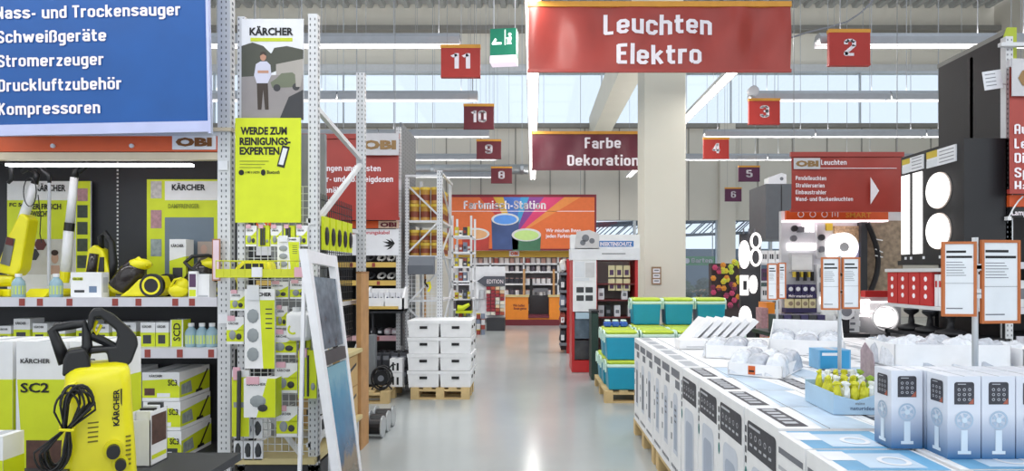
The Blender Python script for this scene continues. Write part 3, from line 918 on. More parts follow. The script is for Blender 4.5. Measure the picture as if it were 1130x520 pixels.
for y in (.05, .4): MB().box(-.1, .0, y - .015, y + .015, -.015, 0).build('bracket', STEEL, t)
t = thing('side_shelf', 'low board on brackets under the brown cardboard boxes', 'shelf', (fx - .2, 4.9, .28))
MB().box(-.12, .3, 0, .46, 0, .03).build('board', M('birch_board'), t)
for y in (.05, .4): MB().box(-.1, .28, y - .015, y + .015, -.28, 0).build('bracket', STEEL, t)
for i in range(3):
    t = thing('cable_drum', 'small metal cable reel on the floor by the rack post, %s from front' % ORD[i], 'cable reel', (fx + .08, 5.8 + i * .22, 0), group='metal reels on the floor')
    MB().cyl((-.08, 0, .1), (.08, 0, .1), .07, n=14).build('coil', BLACK, t)
    for s in (-.09, .08): MB().cyl((s, 0, .1), (s + .012, 0, .1), .1, n=16).build('flange', GALV, t)
# white A-frame poster stand
AW = M('stand_white', (236, 236, 242), .35)
a0, a1 = Vector((-1.16, 3.9, 0)), Vector((-1.40, 3.9, Z(275, 3.9)))
b0, b1 = Vector((-1.21, 4.5, 0)), Vector((-1.40, 4.5, Z(283, 4.5)))
st = thing('poster_stand', 'white slanted poster stand with two posters leaning beside the mesh display', 'stand', (-1.3, 4.2, 0))
def slant(u, v, off=0):
    a, b = a0.lerp(a1, v), b0.lerp(b1, v)
    return a.lerp(b, u) + Vector((off, 0, off * .2))
def slab(u0, u1, v0, v1, name, m, th=.02, off=0):
    q = MB(st)
    c = [slant(u0, v0, off), slant(u1, v0, off), slant(u1, v1, off), slant(u0, v1, off)]
    e = [p - Vector((th, 0, 0)) for p in c]
    q.add(c + e, [(0, 1, 2, 3), (7, 6, 5, 4), (0, 4, 5, 1), (1, 5, 6, 2), (2, 6, 7, 3), (3, 7, 4, 0)])
    return q.build(name, m, st)
slab(0, .1, 0, 1, 'leg', AW, .05, .01)
slab(.9, 1, 0, 1, 'leg', AW, .05, .01)
slab(.1, .9, .95, .998, 'top_bar', AW, .045, .008)
slab(.1, .9, .62, .9, 'upper_poster', M('poster_grey_photo', (92, 104, 116), .2, var=.5, scale=14), .015)
slab(.1, .9, .56, .61, 'crossbar', M('stand_dark', (70, 66, 70), .4), .03, .01)
def sea_mat():
    m = bpy.data.materials.new('poster_sea_photo')
    m.use_nodes = True
    nt = m.node_tree
    b = nt.nodes['Principled BSDF']
    b.inputs['Roughness'].default_value = .25
    tc = nt.nodes.new('ShaderNodeTexCoord')
    sp = nt.nodes.new('ShaderNodeSeparateXYZ')
    n = nt.nodes.new('ShaderNodeTexNoise')
    n.inputs['Scale'].default_value = 6
    ad = nt.nodes.new('ShaderNodeMath'); ad.operation = 'MULTIPLY_ADD'
    ad.inputs[1].default_value = .2
    nt.links.new(tc.outputs['Generated'], sp.inputs[0])
    nt.links.new(tc.outputs['Generated'], n.inputs['Vector'])
    nt.links.new(n.outputs['Fac'], ad.inputs[0])
    nt.links.new(sp.outputs['Z'], ad.inputs[2])
    cr = nt.nodes.new('ShaderNodeValToRGB')
    for p, c in ((.15, (96, 84, 62)), (.32, (128, 112, 90)), (.4, (40, 84, 120)), (.6, (44, 116, 160)), (.85, (70, 140, 176))):
        e = cr.color_ramp.elements.new(p); e.color = lin(c)
    cr.color_ramp.elements[0].color = lin((60, 54, 44))
    cr.color_ramp.elements[-1].color = lin((120, 170, 190))
    nt.links.new(ad.outputs[0], cr.inputs[0])
    nt.links.new(cr.outputs[0], b.inputs['Base Color'])
    return m
slab(.1, .9, .06, .55, 'lower_poster', sea_mat(), .015, .004)
slab(.1, .9, 0, .05, 'foot_bar', M('stand_dark'), .03, .01)
bar(st, slant(.05, .9, -.04), Vector((-1.44, 3.9, 0)), .015, AW, 'back_strut')
bar(st, slant(.95, .9, -.04), Vector((-1.44, 4.5, 0)), .015, AW, 'back_strut')

# ---------------------------------------------------------------- blue banner over the first bay
d = 4.2; k = d / F
BLUE = M('blue_fabric', (10, 82, 156), .45, var=.1, scale=3)
t = thing('hanging_banner', 'big blue cloth banner listing machines such as Schweissgeraete and Kompressoren', 'sign', (X(-30, d), d, Z(153, d)))
t.rotation_euler = (0, -.02, 0)
q = MB()
wf = wavy(q, 0, 263 * k, 14 * k, 215 * k, .004, 44, 24, seed=11)
cl = q.build('cloth', BLUE, t, smooth=True)
MB().box(0, 263 * k, -.012, .012, 2 * k, 14 * k).build('bottom_hem', M('lavender_hem', (190, 196, 232), .5), t)
MB().box(261 * k, 264 * k, -.015, .015, 0, 215 * k).build('side_hem', M('lavender_hem'), t)
MB().cyl((-.02, 0, 215 * k), (265 * k, 0, 215 * k), .015, n=8).build('top_rail', STEEL, t)
for s, a, b, y in (('Nass- und Trockensauger', -1, 203, 22), ('Schweißgeräte', -1, 120, 48.5), ('Stromerzeuger', -1, 117, 75), ('Druckluftzubehör', -1, 136, 102), ('Kompressoren', -1, 112, 128)):
    on_cloth(sign_txt(s, (a + 30) * k, (b + 30) * k, (153 - y) * k, 13.5 * k, TWHITE, cl), wf)
for c in (.3, 250 * k): MB().cyl((c, 0, 215 * k), (c, 0, 6), .005, n=4).build('cord', CORD, t)

# ---------------------------------------------------------------- goods on the upper shelf of the first bay
zs = Z(329, DA)
PHOTO = [M('photo_%d' % i, c, .5, var=.3, scale=30) for i, c in enumerate(((196, 190, 188), (178, 134, 140), (150, 160, 160), (88, 60, 52), (60, 70, 62)))]
def card(name, label, px0, px1, py0, d, back, prints, texts, pys=None):
    """upright display card standing on the shelf; positions in photo pixels"""
    t = thing(name, label, 'display card', (X(px0, d), d, zs))
    k = d / F
    h = Z(py0, d) - zs
    MB().box(0, (px1 - px0) * k, 0, .012, 0, h).build('board', back, t)
    for i, (a, b, c, e, m) in enumerate(prints):
        MB().rect((a - px0) * k, (b - px0) * k, max(0, Z(e, d) - zs), Z(c, d) - zs, -.001 - .0004 * i).build('print', m, t)
    for s, a, b, y, hh, m in texts: txt(s, (a - px0) * k, (b - px0) * k, Z(y, d) - zs, hh * k, m, t, y=-.006, bold=.03)
    return t
OLIVE = M('olive_print')
c1 = card('display_card', 'wide display card reading Immer frisch gewischt behind the floor cleaners', 8, 100, 200, 4.97, PAPER,
     [(8, 83, 200, 221, WHITE), (8, 83, 221, 264, LIME), (8, 83, 264, 303, M('photo_pale', (206, 204, 206), .5, var=.08)), (84, 100, 200, 303, LIME)] + [(85.5, 97, 208 + 18.5 * i, 222 + 18.5 * i, PHOTO[(1, 4, 4, 4, 4)[i]]) for i in range(5)],
     [('KÄRCHER', 40, 73, 211, 7, TBLACK), ('FC 5', 11, 24, 228, 4, TBLACK), ('IMMER FRISCH', 24, 68, 231, 6, TBLACK), ('GEWISCHT', 30, 55, 239, 6, TBLACK)])
HEXM = M('badge_maroon', (92, 34, 34), .5)
for a, b, m in ((45, 270, HEXM), (37, 281, BLACK)):
    MB().disc((a - 8) * 4.97 / F, Z(b, 4.97) - zs, 7 * 4.97 / F, -.004, n=6).build('badge', m, c1)
q = MB()
kk = 4.97 / F
q.disc((61 - 8) * kk, Z(285, 4.97) - zs, 4 * kk, -.005, rz=6 * kk)
q.poly([((54 - 8) * kk, Z(303, 4.97) - zs), ((68 - 8) * kk, Z(303, 4.97) - zs), ((66 - 8) * kk, Z(293, 4.97) - zs), ((56 - 8) * kk, Z(293, 4.97) - zs)], -.0045)
q.build('portrait', M('photo_portrait', (196, 160, 146), .5), c1)
MB().disc((61 - 8) * kk, Z(279, 4.97) - zs, 4 * kk, -.0055, rz=3.2 * kk).build('portrait_hair', M('photo_hair', (60, 44, 40), .6), c1)
c2 = card('display_card', 'tall lime display card reading Dampfreiniger at the right end of shelf', 162, 243, 198, 4.97, LIME,
     [(182, 243, 200, 221, WHITE), (182, 236, 240, 305, M('card_window_grey', (112, 126, 140), .5))] + [(166.5, 178.5, a, b, PHOTO[i]) for i, (a, b) in enumerate(((200, 219), (232, 252), (264, 283)))],
     [('KÄRCHER', 190, 227, 210, 6.5, TBLACK), ('DAMPFREINIGER', 186, 220, 230, 5, OLIVE)])
# floor cleaner 1: yellow, leaning
def V(px, py, d): return Vector((X(px, d), d, Z(py, d)))
d = 4.72; k = d / F
t = thing('floor_cleaner', 'yellow upright floor cleaner with white neck leaning at left shelf end', 'floor cleaner', (X(12, d), d, zs))
q = MB(t)
q.prism([(X(0, d), Z(300, d)), (X(22, d), Z(305, d)), (X(28, d), Z(298, d)), (X(37, d), Z(243, d)), (X(32, d), Z(237, d)), (X(27, d), Z(236, d)), (X(14, d), Z(262, d))], d - .05, d + .06)
q.build('body', YEL, t, bevel=.015)
MB(t).prism([(X(7, d), Z(291, d)), (X(17, d), Z(294, d)), (X(23, d), Z(264, d)), (X(14, d), Z(262, d))], d - .056, d - .048).build('tank_window', M('smoky_tank', (110, 112, 108), .15), t)
MB(t).prism([(X(13, d), Z(270, d)), (X(21, d), Z(272, d)), (X(22, d), Z(264, d)), (X(15, d), Z(262, d))], d - .06, d - .055).build('label_print', HEXM, t)
q = MB(t)
q.tube([V(24, 246, d), V(30, 228, d), V(38, 203, d)], [.033, .032, .027], 10)
q.build('neck', WHITE, t, smooth=True)
q = MB(t)
q.tube([V(38, 203, d), V(41, 193, d), V(37, 188, d), V(31, 186, d), V(24, 190, d)], [.024, .022, .02, .018, .016], 8)
q.build('handle', BLACK, t, smooth=True)
q = MB(t)
q.cyl(V(-8, 310, d), V(18, 310, d), .045, n=12)
q.box(X(-8, d), X(20, d), d - .08, d + .08, zs, zs + .055)
q.build('roller_head', YEL, t, bevel=.01)
q = MB(t)
q.tube([V(33 + 7 * math.cos(a), 212 + 16 * math.sin(a), d - .04 - .002 * a) for a in [i * .35 for i in range(36)]], .0035, 5)
q.tube([V(42, 215, d - .05), V(45, 240, d - .05), V(44, 258, d - .05), V(46, 268, d - .05)], .0035, 5)
q.build('cord', BLACK, t)
# black handle of a machine cut by the frame
t = thing('floor_cleaner', 'black looped handle of a floor cleaner cut by the left image edge', 'floor cleaner', (X(-4, 4.6), 4.6, zs))
q = MB(t)
q.tube([V(-16, 176, 4.6), V(-4, 176, 4.6), V(5, 179, 4.6), V(12, 186, 4.6), V(13, 198, 4.6), V(9, 202, 4.6)], [.02, .02, .02, .018, .016, .012], 8)
q.build('handle', BLACK, t, smooth=True)
q = MB(t)
q.tube([V(-16, 178, 4.6), V(-14, 250, 4.6), V(-10, 326, 4.6)], .02, 8)
q.build('neck', WHITE, t)
MB(t).cbox(X(-26, 4.6), X(-2, 4.6), 4.55, 4.65, zs, zs + .06, .015).build('roller_head', YEL, t)
# floor cleaner 2: thin grey pole
d = 4.66
t = thing('steam_mop', 'thin grey pole mop with black crook between the floor cleaners', 'mop', (X(55, d), d, zs))
q = MB(t); q.tube([V(54, 316, d), V(54.5, 200, d)], .011, 8); q.build('pole', LGREY, t)
q = MB(t); q.tube([V(54.5, 202, d), V(54, 194, d), V(48, 188, d), V(44, 184, d), V(52, 180, d), V(56, 183, d)], [.012, .016, .018, .016, .013, .01], 8); q.build('handle', BLACK, t, smooth=True)
q = MB(t); q.prismx([(d - .1, zs), (d + .1, zs), (d + .03, zs + .06), (d - .03, zs + .06)], X(36, d), X(60, d)); q.build('mop_head', YEL, t, bevel=.008)
# floor cleaner 3: white cordless stick
d = 4.74
t = thing('floor_cleaner', 'slim white stick floor cleaner with black bent handle, yellow foot', 'floor cleaner', (X(72, d), d, zs))
q = MB(t); q.tube([V(72.5, 300, d), V(76, 254, d)], [.036, .033], 10); q.tube([V(77, 246, d), V(82, 196, d)], [.03, .026], 10); q.build('body', WHITE, t, smooth=True)
q = MB(t); q.tube([V(76, 255, d), V(77, 246, d)], .034, 10); q.build('collar', BLACK, t)
q = MB(t); q.tube([V(82, 197, d), V(83, 190, d), V(87, 183, d), V(93, 176, d), V(98, 173, d), V(99, 178, d), V(94, 185, d), V(87, 190, d)], [.025, .024, .02, .016, .014, .014, .014, .016], 8); q.build('handle', BLACK, t, smooth=True)
q = MB(t); q.tube([V(72.5, 299, d), V(71, 312, d)], [.036, .03], 10); q.build('neck_joint', YEL, t)
q = MB(t); q.cbox(X(56, d), X(78, d), d - .09, d + .06, zs, zs + .06, .02); q.build('roller_head', YEL, t, bevel=.008)
# bottles
def bottle(t, r, h, body, cap, neck=.45):
    MB().lathe([(r * .9, 0), (r, h * .04), (r, h * .58), (r * .85, h * .7), (r * neck, h * .82), (r * neck, h * .86)], n=12).build('body', body, t, smooth=True)
    MB().cyl((0, 0, h * .86), (0, 0, h), r * .5, n=10).build('cap', cap, t)
    q = MB()
    q.cyl((0, 0, h * .14), (0, 0, h * .5), r * 1.01, n=12, cap=False)
    q.build('label_wrap', M('bottle_label_lime', (196, 214, 120), .5), t)
BOT = M('pale_blue_bottle', (150, 182, 196), .2)
bt = None
for px, w_ in ((20.5, 'at the foot of the leaning yellow floor cleaner'), (62, 'left of the white printed box')):
    lab = 'pale blue cleaner bottle standing ' + w_
    if bt is None:
        bt = thing('detergent_bottle', lab, 'bottle', (X(px, 4.5), 4.5, zs), group='detergent bottles on the upper shelf')
        bottle(bt, .041, .17, BOT, WHITE)
    else: dup(bt, (X(px, 4.5), 4.5, zs), 0, lab)
# printed box
k = 4.5 / F
pbox('product_box', 'white box with small grey product pictures at shelf front', 'box', (X(78, 4.5), 4.5, zs), 34 * k, .08, 28 * k, WHITE,
     ((.12, .45, .2, .3, PDARK), (.6, .85, .2, .45, M('photo_blue', (110, 130, 160), .5)), (.08, .4, .68, .8, LIME)), (('KÄRCHER', .08, .4, .7, .08, TBLACK),), side=((.2, .8, .2, .8, LGREY),))
# handheld vacuum
d = 4.7
t = thing('handheld_vacuum', 'yellow handheld spot vacuum with black loop handle behind the white box', 'vacuum', (X(112, d), d, zs))
q = MB(t); q.prism([(X(a, d), Z(b, d)) for a, b in ((96, 310), (118, 328), (124, 328), (124, 300), (117, 276), (107, 270), (100, 276))], d - .04, d + .05); q.build('body', YEL, t, bevel=.015)
q = MB(t); q.tube([V(100, 306, d - .05), V(104, 280, d - .05)], [.035, .03], 10); q.build('dust_tube', M('smoky_brown', (50, 44, 44), .12), t, smooth=True)
q = MB(t); q.tube([V(121, 320, d), V(125, 290, d), V(123, 268, d), V(116, 257, d), V(111, 262, d), V(112, 275, d)], [.035, .03, .024, .022, .02, .018], 8); q.build('handle', BLACK, t, smooth=True)
q = MB(t); q.prism([(X(a, d), Z(b, d)) for a, b in ((113, 300), (119, 300), (119, 284), (115, 284))], d - .048, d - .039); q.build('badge', BLACK, t)
# canister vacuum
d = 4.62
def canister(t, d, ox):
    q = MB(t); q.tube([V(134 + ox, 318, d), V(146 + ox, 301, d), V(152 + ox, 292, d)], [.09, .085, .07], 14); q.build('dust_tank', M('smoky_brown'), t, smooth=True)
    q = MB(t); q.ball(V(134 + ox, 316, d), (.085, .08, .06), 14, 8); q.build('nose', YEL, t, smooth=True)
    q = MB(t); q.ball(V(154 + ox, 292, d), (.085, .075, .045), 14, 8); q.tube([V(143 + ox, 292, d - .03), V(153 + ox, 285, d - .03), V(163 + ox, 294, d - .03)], .014, 8); q.build('lid', YEL, t, smooth=True)
    q = MB(t); q.prism([(X(a + ox, d), Z(b, d)) for a, b in ((138, 327), (178, 327), (184, 318), (178, 304), (160, 308), (148, 320))], d - .08, d + .1); q.build('chassis', YEL, t, bevel=.015)
    for s in (-.09, .1):
        q = MB(t); q.cyl(V(175 + ox, 315, d) + Vector((0, s, 0)), V(175 + ox, 315, d) + Vector((0, s + .03, 0)), .085, n=22); wh = q.build('wheel', BLACK, t)
        e = -.002 if s < 0 else .032
        q = MB(t); c = V(175 + ox, 315, d) + Vector((0, s + e, 0)); q.T = q.T @ Matrix.Translation(c); q.disc(0, 0, .066, 0, n=22, r2=.05); q.build('wheel_ring', YEL, wh)
t = thing('canister_vacuum', 'yellow and black canister vacuum cleaner lying on the upper shelf', 'vacuum', (X(155, d), d, zs)); canister(t, d, 0)
t = thing('canister_vacuum', 'second canister vacuum half hidden behind the right rack post', 'vacuum', (X(248, 4.7), 4.7, zs)); canister(t, 4.75, 78)
q = MB(t); q.tube([V(240, 310, 4.6), V(228, 304, 4.55), V(210, 296, 4.55), V(204, 290, 4.6), V(212, 283, 4.65), V(230, 282, 4.7), V(242, 286, 4.75)], .013, 8); q.build('hose', BLACK, t, smooth=True)
# boxes at the right end of the shelf
k = 4.85 / F
pbox('product_box', 'tall white and lime carton with dark machine picture before lime card', 'box', (X(187, 4.8), 4.8, zs), 18 * k, .11, Z(264, 4.8) - zs, WHITE,
     (([(0, 0), (1, 0), (1, .7), (0, .62)], LIME), (.2, .8, .05, .5, PDARK)), (('KÄRCHER', .12, .88, .86, .05, TBLACK),), side=((0, 1, 0, .7, LIME), (.2, .8, .2, .5, PDARK)))
t = thing('steam_cleaner', 'small rounded yellow steam cleaner beside the canister vacuum wheel', 'steam cleaner', (X(196, 4.5), 4.5, zs))
q = MB(t); q.ball((X(197, 4.5), 4.5, zs + .05), (.068, .06, .052), 16, 8); q.ball((X(201, 4.5), 4.5, zs + .09), (.045, .045, .05), 14, 8); q.build('body', YEL, t, smooth=True)
q = MB(t); q.tube([(X(192, 4.5), 4.46, zs + .08), (X(197, 4.5), 4.45, zs + .128), (X(204, 4.5), 4.46, zs + .14)], .008, 6); q.build('handle', YEL, t)
k = 4.5 / F
pbox('product_box', 'narrow white carton with purple picture right of the small steam cleaner', 'box', (X(208, 4.5), 4.5, zs), 9 * k, .03, 29 * k, WHITE, ((.1, .9, .4, .9, M('photo_purple', (90, 60, 96), .5)), (.1, .9, .05, .3, LIME)))
pbox('product_box', 'plain white carton at right end of the upper shelf', 'box', (X(218, 4.52), 4.52, zs), 13 * k, .1, 26 * k, WHITE, ((.1, .9, .02, .1, LGREY),))
t = thing('portrait_card', 'small photo card of a woman by the right rack post', 'display card', (X(218, 4.93), 4.93, zs))
MB().box(0, .13, 0, .008, 0, .42).build('board', M('card_beige', (176, 160, 150), .5), t)
q = MB(); q.disc(.05, .36, .025, -.002, rz=.035); q.build('portrait', M('photo_portrait'), t)
q = MB(); q.poly([(.0, .2), (.11, .2), (.1, .3), (.03, .32)], -.0015); q.build('portrait_clothes', M('photo_sleeve', (96, 84, 84), .5), t)
t = thing('price_placard', 'pink price frame clipped on the right rack post', 'price sign', (X(234, 4.38), 4.38, Z(310, 4.38)))
MB().box(0, .055, 0, .008, 0, .29).build('frame', M('brown_frame', (170, 120, 90), .5), t)
MB().rect(.007, .048, .01, .28, -.001).build('sheet', M('pink_sheet', (232, 206, 218), .6), t)

# ---------------------------------------------------------------- middle shelf
z2 = Z(385, DA)
d = 4.56; k = d / F
def small(label, px0, px1, py0, top=WHITE, low=LIME, pic=PDARK, dd=d, dep=.14):
    kk = dd / F
    return pbox('product_box', label, 'box', (X(px0, dd), dd, z2), (px1 - px0) * kk, dep, Z(py0, dd) - z2, top, ((0, 1, 0, .58, low), (.18, .75, .12, .48, pic)), (('KÄRCHER', .15, .8, .78, .1, TBLACK),), side=((0, 1, 0, .58, low),), group='small cartons on the middle shelf')
small('small white and lime carton left of the tall lime carton, middle shelf', 172, 186, 356)
small('small white and lime carton right behind the black spray handle', 155, 171, 356)
sc_ = pbox('product_box', 'tall lime carton with vertical black lettering beside the bottles', 'box', (X(188, d), d, z2), 14 * k, .1, Z(353, d) - z2, WHITE, ((.1, .9, 0, 1, LIME),), (), side=((0, 1, 0, 1, LIME),))
txt('SCD', 11 * k, None, .04, .05, TBLACK, sc_, y=-.004, rot=PI / 2)
for i, px in enumerate((211, 223, 234)):
    lab = 'pale detergent bottle on the middle shelf, %s from the lime carton' % ORD[i]
    dup(bt, (X(px, 4.55), 4.55, z2), 0, lab, 'detergent bottles on the middle shelf')
for i, (a, b, c) in enumerate(((-2, 12, 360), (15, 33, 352), (36, 52, 357), (56, 72, 360), (84, 101, 354), (104, 120, 358), (124, 150, 356))):
    small('small white and lime carton at left of the middle shelf, %s from image edge' % ORD[i], a, b, c, dd=4.7)

# ---------------------------------------------------------------- SC 3 boxes on the bottom shelf
for i in range(3):
    d = 4.52; hh = .205
    s = ('lowest', 'middle', 'topmost')[i]
    pbox('product_box', '%s of the three stacked steam cleaner boxes at the bottom shelf end' % s, 'box', (X(157 + (2 - i), d), d, .172 + i * (hh + .004)), .265, .42, hh, WHITE,
         (([(0, .12), (1, .12), (1, .5), (.8, .78), (0, .72)], LIME), (.06, .34, .2, .45, PHOTO[3]) if i else (.5, .9, .15, .4, PDARK), (.4, .75, .14, .28, PAPER)), (('KÄRCHER', .2, .55, .84, .08, TBLACK), ('SC3', .7, .95, .55, .2, TBLACK)),
         side=(([(0, .12), (1, .12), (1, .8), (0, .65)], LIME), ([(.05, .2), (.4, .2), (.35, .62), (.05, .55)], PHOTO[2]), ([(.55, .14), (.62, .14), (.95, .85), (.9, .88)], BLACK), ([(.5, .12), (.75, .12), (.72, .22), (.52, .22)], BLACK)), group='stacked steam cleaner boxes')
    pbox('product_box', '%s of the half hidden second stack of steam cleaner boxes' % s, 'box', (X(95, d), d, .172 + i * (hh + .004)), .265, .42, hh, WHITE, ((0, 1, .12, .7, LIME),), (('SC3', .7, .95, .55, .2, TBLACK),), group='stacked steam cleaner boxes')

# ---------------------------------------------------------------- display table in the foreground
TZ = .58
t = thing('display_table', 'dark grey low display table carrying the pressure washer', 'table', (-2.6, 2.6, 0))
MB(t).box(-4, -1.5, 1.8, 3.26, TZ - .04, TZ).build('table_top', DARK, t)
for x in (-3.9, -1.6):
    for y in (1.9, 3.16): MB(t).box(x - .03, x + .03, y - .03, y + .03, 0, TZ - .04).build('leg', DARK, t)
def sc2(label, px0, d, pw=56):
    k = d / F
    return pbox('product_box', label, 'box', (X(px0, d), d, TZ), pw * k, .24, Z(377, 3.0) - TZ, WHITE,
         (([(0, 0), (1, 0), (1, .84), (.62, .84 - .1), (0, .7)] if False else [(0, 0), (1, 0), (1, .7), (0, .7)], LIME), ([(0, .1), (.12, .1), (.02, .7), (0, .7)], PAPER), (.2, .95, 0, .22, PHOTO[3])),
         (('KÄRCHER', .1, .68, .83, .035, TBLACK), ('SC2', .1, .66, .6, .075, TBLACK)), side=((0, 1, 0, .7, LIME),), group='steam cleaner boxes on the display table')
sc2('tall white and lime steam cleaner box in the middle, left of the washer', 18, 3.0)
sc2('tall white and lime steam cleaner box cut by the left image edge', -42, 3.0)
sc2('tall white and lime steam cleaner box mostly hidden behind the pressure washer', 77, 3.0, 44)
k = 3.0 / F
bk = thing('brochure_box', 'open white leaflet box with brochures right of the pressure washer', 'box', (X(146, 3.02), 3.02, TZ))
w_, h_ = 20 * k, .26
MB().box(0, w_, 0, .004, 0, h_ * .85).box(0, .004, 0, .14, 0, h_).box(w_ - .004, w_, 0, .14, 0, h_).box(0, w_, .136, .14, 0, h_).box(0, w_, 0, .14, 0, .004).build('box', WHITE, bk)
for i in range(4): MB().box(.008, w_ - .008, .015 + i * .03, .034 + i * .03, .004, h_ * (1.0 + .03 * i)).build('brochure', (WHITE, BLACK, PAPER, PDARK)[i], bk)
MB().add([(w_ + .001, .01, .1), (w_ + .001, .13, .1), (w_ + .001, .13, .24), (w_ + .001, .01, .24)], [(0, 1, 2, 3)]).build('picture', PHOTO[3], bk)
MB().add([(w_ + .001, .01, .03), (w_ + .001, .13, .03), (w_ + .001, .13, .05), (w_ + .001, .01, .05)], [(0, 1, 2, 3)]).build('stripe', LIME, bk)
k = 2.5 / F
pbox('product_box', 'small white and lime box at the bottom left image corner', 'box', (X(-26, 2.4), 2.4, TZ), .1, .1, Z(482, 2.4) - TZ, WHITE, ((0, 1, .05, .7, LIME), (.5, .7, .25, .4, TBLACK)), (), side=((0, 1, .1, .7, LIME),))

# ---------------------------------------------------------------- pressure washer
d = 2.6; k = d / F
pw = thing('pressure_washer', 'yellow upright pressure washer with black handle and coiled cable', 'pressure washer', (X(108, d), d, TZ))
def v(px, py, dy=0): return Vector((X(px, d), d + dy, Z(py, d)))
def ring(x0, x1, y0, y1, z, rnd):
    out = []
    for cx, cy, a0 in ((x1 - rnd, y1 - rnd, 0), (x0 + rnd, y1 - rnd, 1), (x0 + rnd, y0 + rnd, 2), (x1 - rnd, y0 + rnd, 3)):
        for i in range(5):
            a = (a0 + i / 4) * PI / 2
            out.append((cx + rnd * math.cos(a), cy + rnd * math.sin(a), z))
    return out
q = MB(pw)
secs = [(64, 154, 0, .30, TZ + .02, .05), (66, 153, .0, .30, TZ + .06, .05), (68, 151, .01, .29, Z(500, d), .05), (70, 148, .02, .28, Z(460, d), .05), (71, 146, .03, .27, Z(425, d), .05), (72, 145, .04, .26, Z(412, d), .05), (76, 142, .07, .24, Z(405, d), .045), (84, 135, .1, .2, Z(402, d), .04)]
vs = []
for a, b, y0, y1, z, rd in secs: vs += ring(X(a, d), X(b, d), d + y0, d + y1, z, rd)
n = 20
fs = [(i * n + j, i * n + (j + 1) % n, (i + 1) * n + (j + 1) % n, (i + 1) * n + j) for i in range(len(secs) - 1) for j in range(n)]
fs += [tuple(range(n - 1, -1, -1)), tuple(range((len(secs) - 1) * n, len(secs) * n))]
q.add(vs, fs)
q.build('body', YEL, pw, smooth=True)
fy = lambda py: .04 - .04 * (py - 412) / 108        # front face of the body
q = MB(pw)
q.prism([(X(a, d), Z(b, d)) for a, b in ((69, 414), (101, 408), (98, 392), (94, 384), (74, 386), (70, 396))], d + .07, d + .2)
q.build('handle_foot', BLACK, pw, bevel=.012)
q = MB(pw)
hp = [(72, 400), (64, 380), (58, 364), (62, 361), (80, 359), (92, 358), (95, 366), (96, 382), (92, 396)]
q.tube([v(a, b, .13) for a, b in hp], [.03, .024, .02, .019, .019, .019, .02, .024, .03], 10)
q.build('carry_handle', BLACK, pw, smooth=True)
q = MB(pw)
q.prism([(X(a, d), Z(b, d)) for a, b in ((121, 407), (140, 409), (147, 404), (155, 384), (153, 374), (145, 365), (127, 349), (112, 341), (103, 341), (98, 347), (96, 360), (99, 368), (103, 362), (105, 352), (110, 351), (128, 366), (131, 374), (128, 384), (100, 384), (97, 392), (118, 391))], d + .1, d + .17)
q.build('spray_gun', BLACK, pw, bevel=.014)
q = MB(pw)
q.tube([v(107, 355, .135), v(103, 364, .135), v(106, 371, .135), v(112, 360, .135)], .008, 6)
q.build('trigger', YEL, pw)
q = MB(pw)
q.tube([v(100, 372, .14), v(115, 379, .14), v(130, 388, .14)], .018, 8)
q.build('gun_barrel', BLACK, pw)
# vent slots, knobs, lettering
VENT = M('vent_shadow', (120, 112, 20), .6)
q = MB(pw)
for i in range(11):
    py = 434 + i * 5
    q.box(X(97, d), X(110 - .2 * i, d), d + fy(py) - .002, d + fy(py) + .02, Z(py + .8, d), Z(py - .8, d))
q.build('vent_slots', VENT, pw)
q = MB(pw)
for i in range(7):
    py = 483 + i * 5
    q.box(X(139, d), X(145, d), d + fy(py) - .002, d + fy(py) + .02, Z(py + .8, d), Z(py - .8, d))
q.build('vent_slots', VENT, pw)
for px, py, r in ((125, 496, .034), (133, 511, .028)):
    c = v(px, py, fy(py))
    MB(pw).cyl(c + Vector((0, -.012, 0)), c, r * 1.25, n=18).build('collar', YEL, pw)
    MB(pw).cyl(c + Vector((0, -.04, 0)), c + Vector((0, -.01, 0)), r * .85, n=16).build('hose_port' if py < 500 else 'switch_knob', BLACK, pw)
o = txt('KÄRCHER', X(131.5, d) - pw.location.x, None, Z(470, d) - TZ, .024, TBLACK, pw, y=fy(478) - .004, rot=PI / 2, bold=.04)
MB(pw).box(X(133.5, d), X(135, d), d + fy(445) - .004, d + fy(445), Z(467, d), Z(430, d)).build('stripe', TBLACK, pw)
# coiled cable with yellow tie
q = MB(pw)
rr = random.Random(4)
for i in range(9):
    c1, c2 = (rr.uniform(72, 88), rr.uniform(438, 448)), (rr.uniform(60, 74), rr.uniform(480, 492))
    a1, b1 = rr.uniform(10, 16), rr.uniform(16, 24)
    pts = []
    for c, s, w_, h_ in ((c1, -1, a1, b1), (c2, 1, a1, b1)):
        for j in range(10):
            a = PI * (j / 9)
            pts.append(v(c[0] + s * w_ * math.cos(a) + (3 if s < 0 else -3), c[1] + s * h_ * math.sin(a), -.03 - .006 * i))
    pts.insert(10, v(77 + rr.uniform(-2, 2), 464, -.03 - .004 * i))
    pts.append(v(73 + rr.uniform(-2, 2), 464, -.03 - .004 * i))
    q.tube(pts, .0048, 6, closed=True)
q.build('cable', BLACK, pw, smooth=True)
q = MB(pw)
q.tube([v(69, 462, -.0), v(69, 462, -.09), v(82, 464, -.09), v(82, 464, 0)], .006, 6)
q.build('cable_tie', YEL, pw)
q = MB(pw)
q.tube([v(70, 440, -.0), v(74, 424, .0), v(84, 420, .03)], .012, 8)
q.build('cable_hook', YEL, pw)
q = MB(pw)
q.cyl(v(52, 524, .0), v(76, 524, -.02), .06, n=16)
q.build('wheel', BLACK, pw)
# turned so that its front looks into the aisle
pw.rotation_euler = (0, 0, .6)
pw.scale = (.82, 1, 1)
pw.location = (X(108, 2.55), 2.55, TZ)

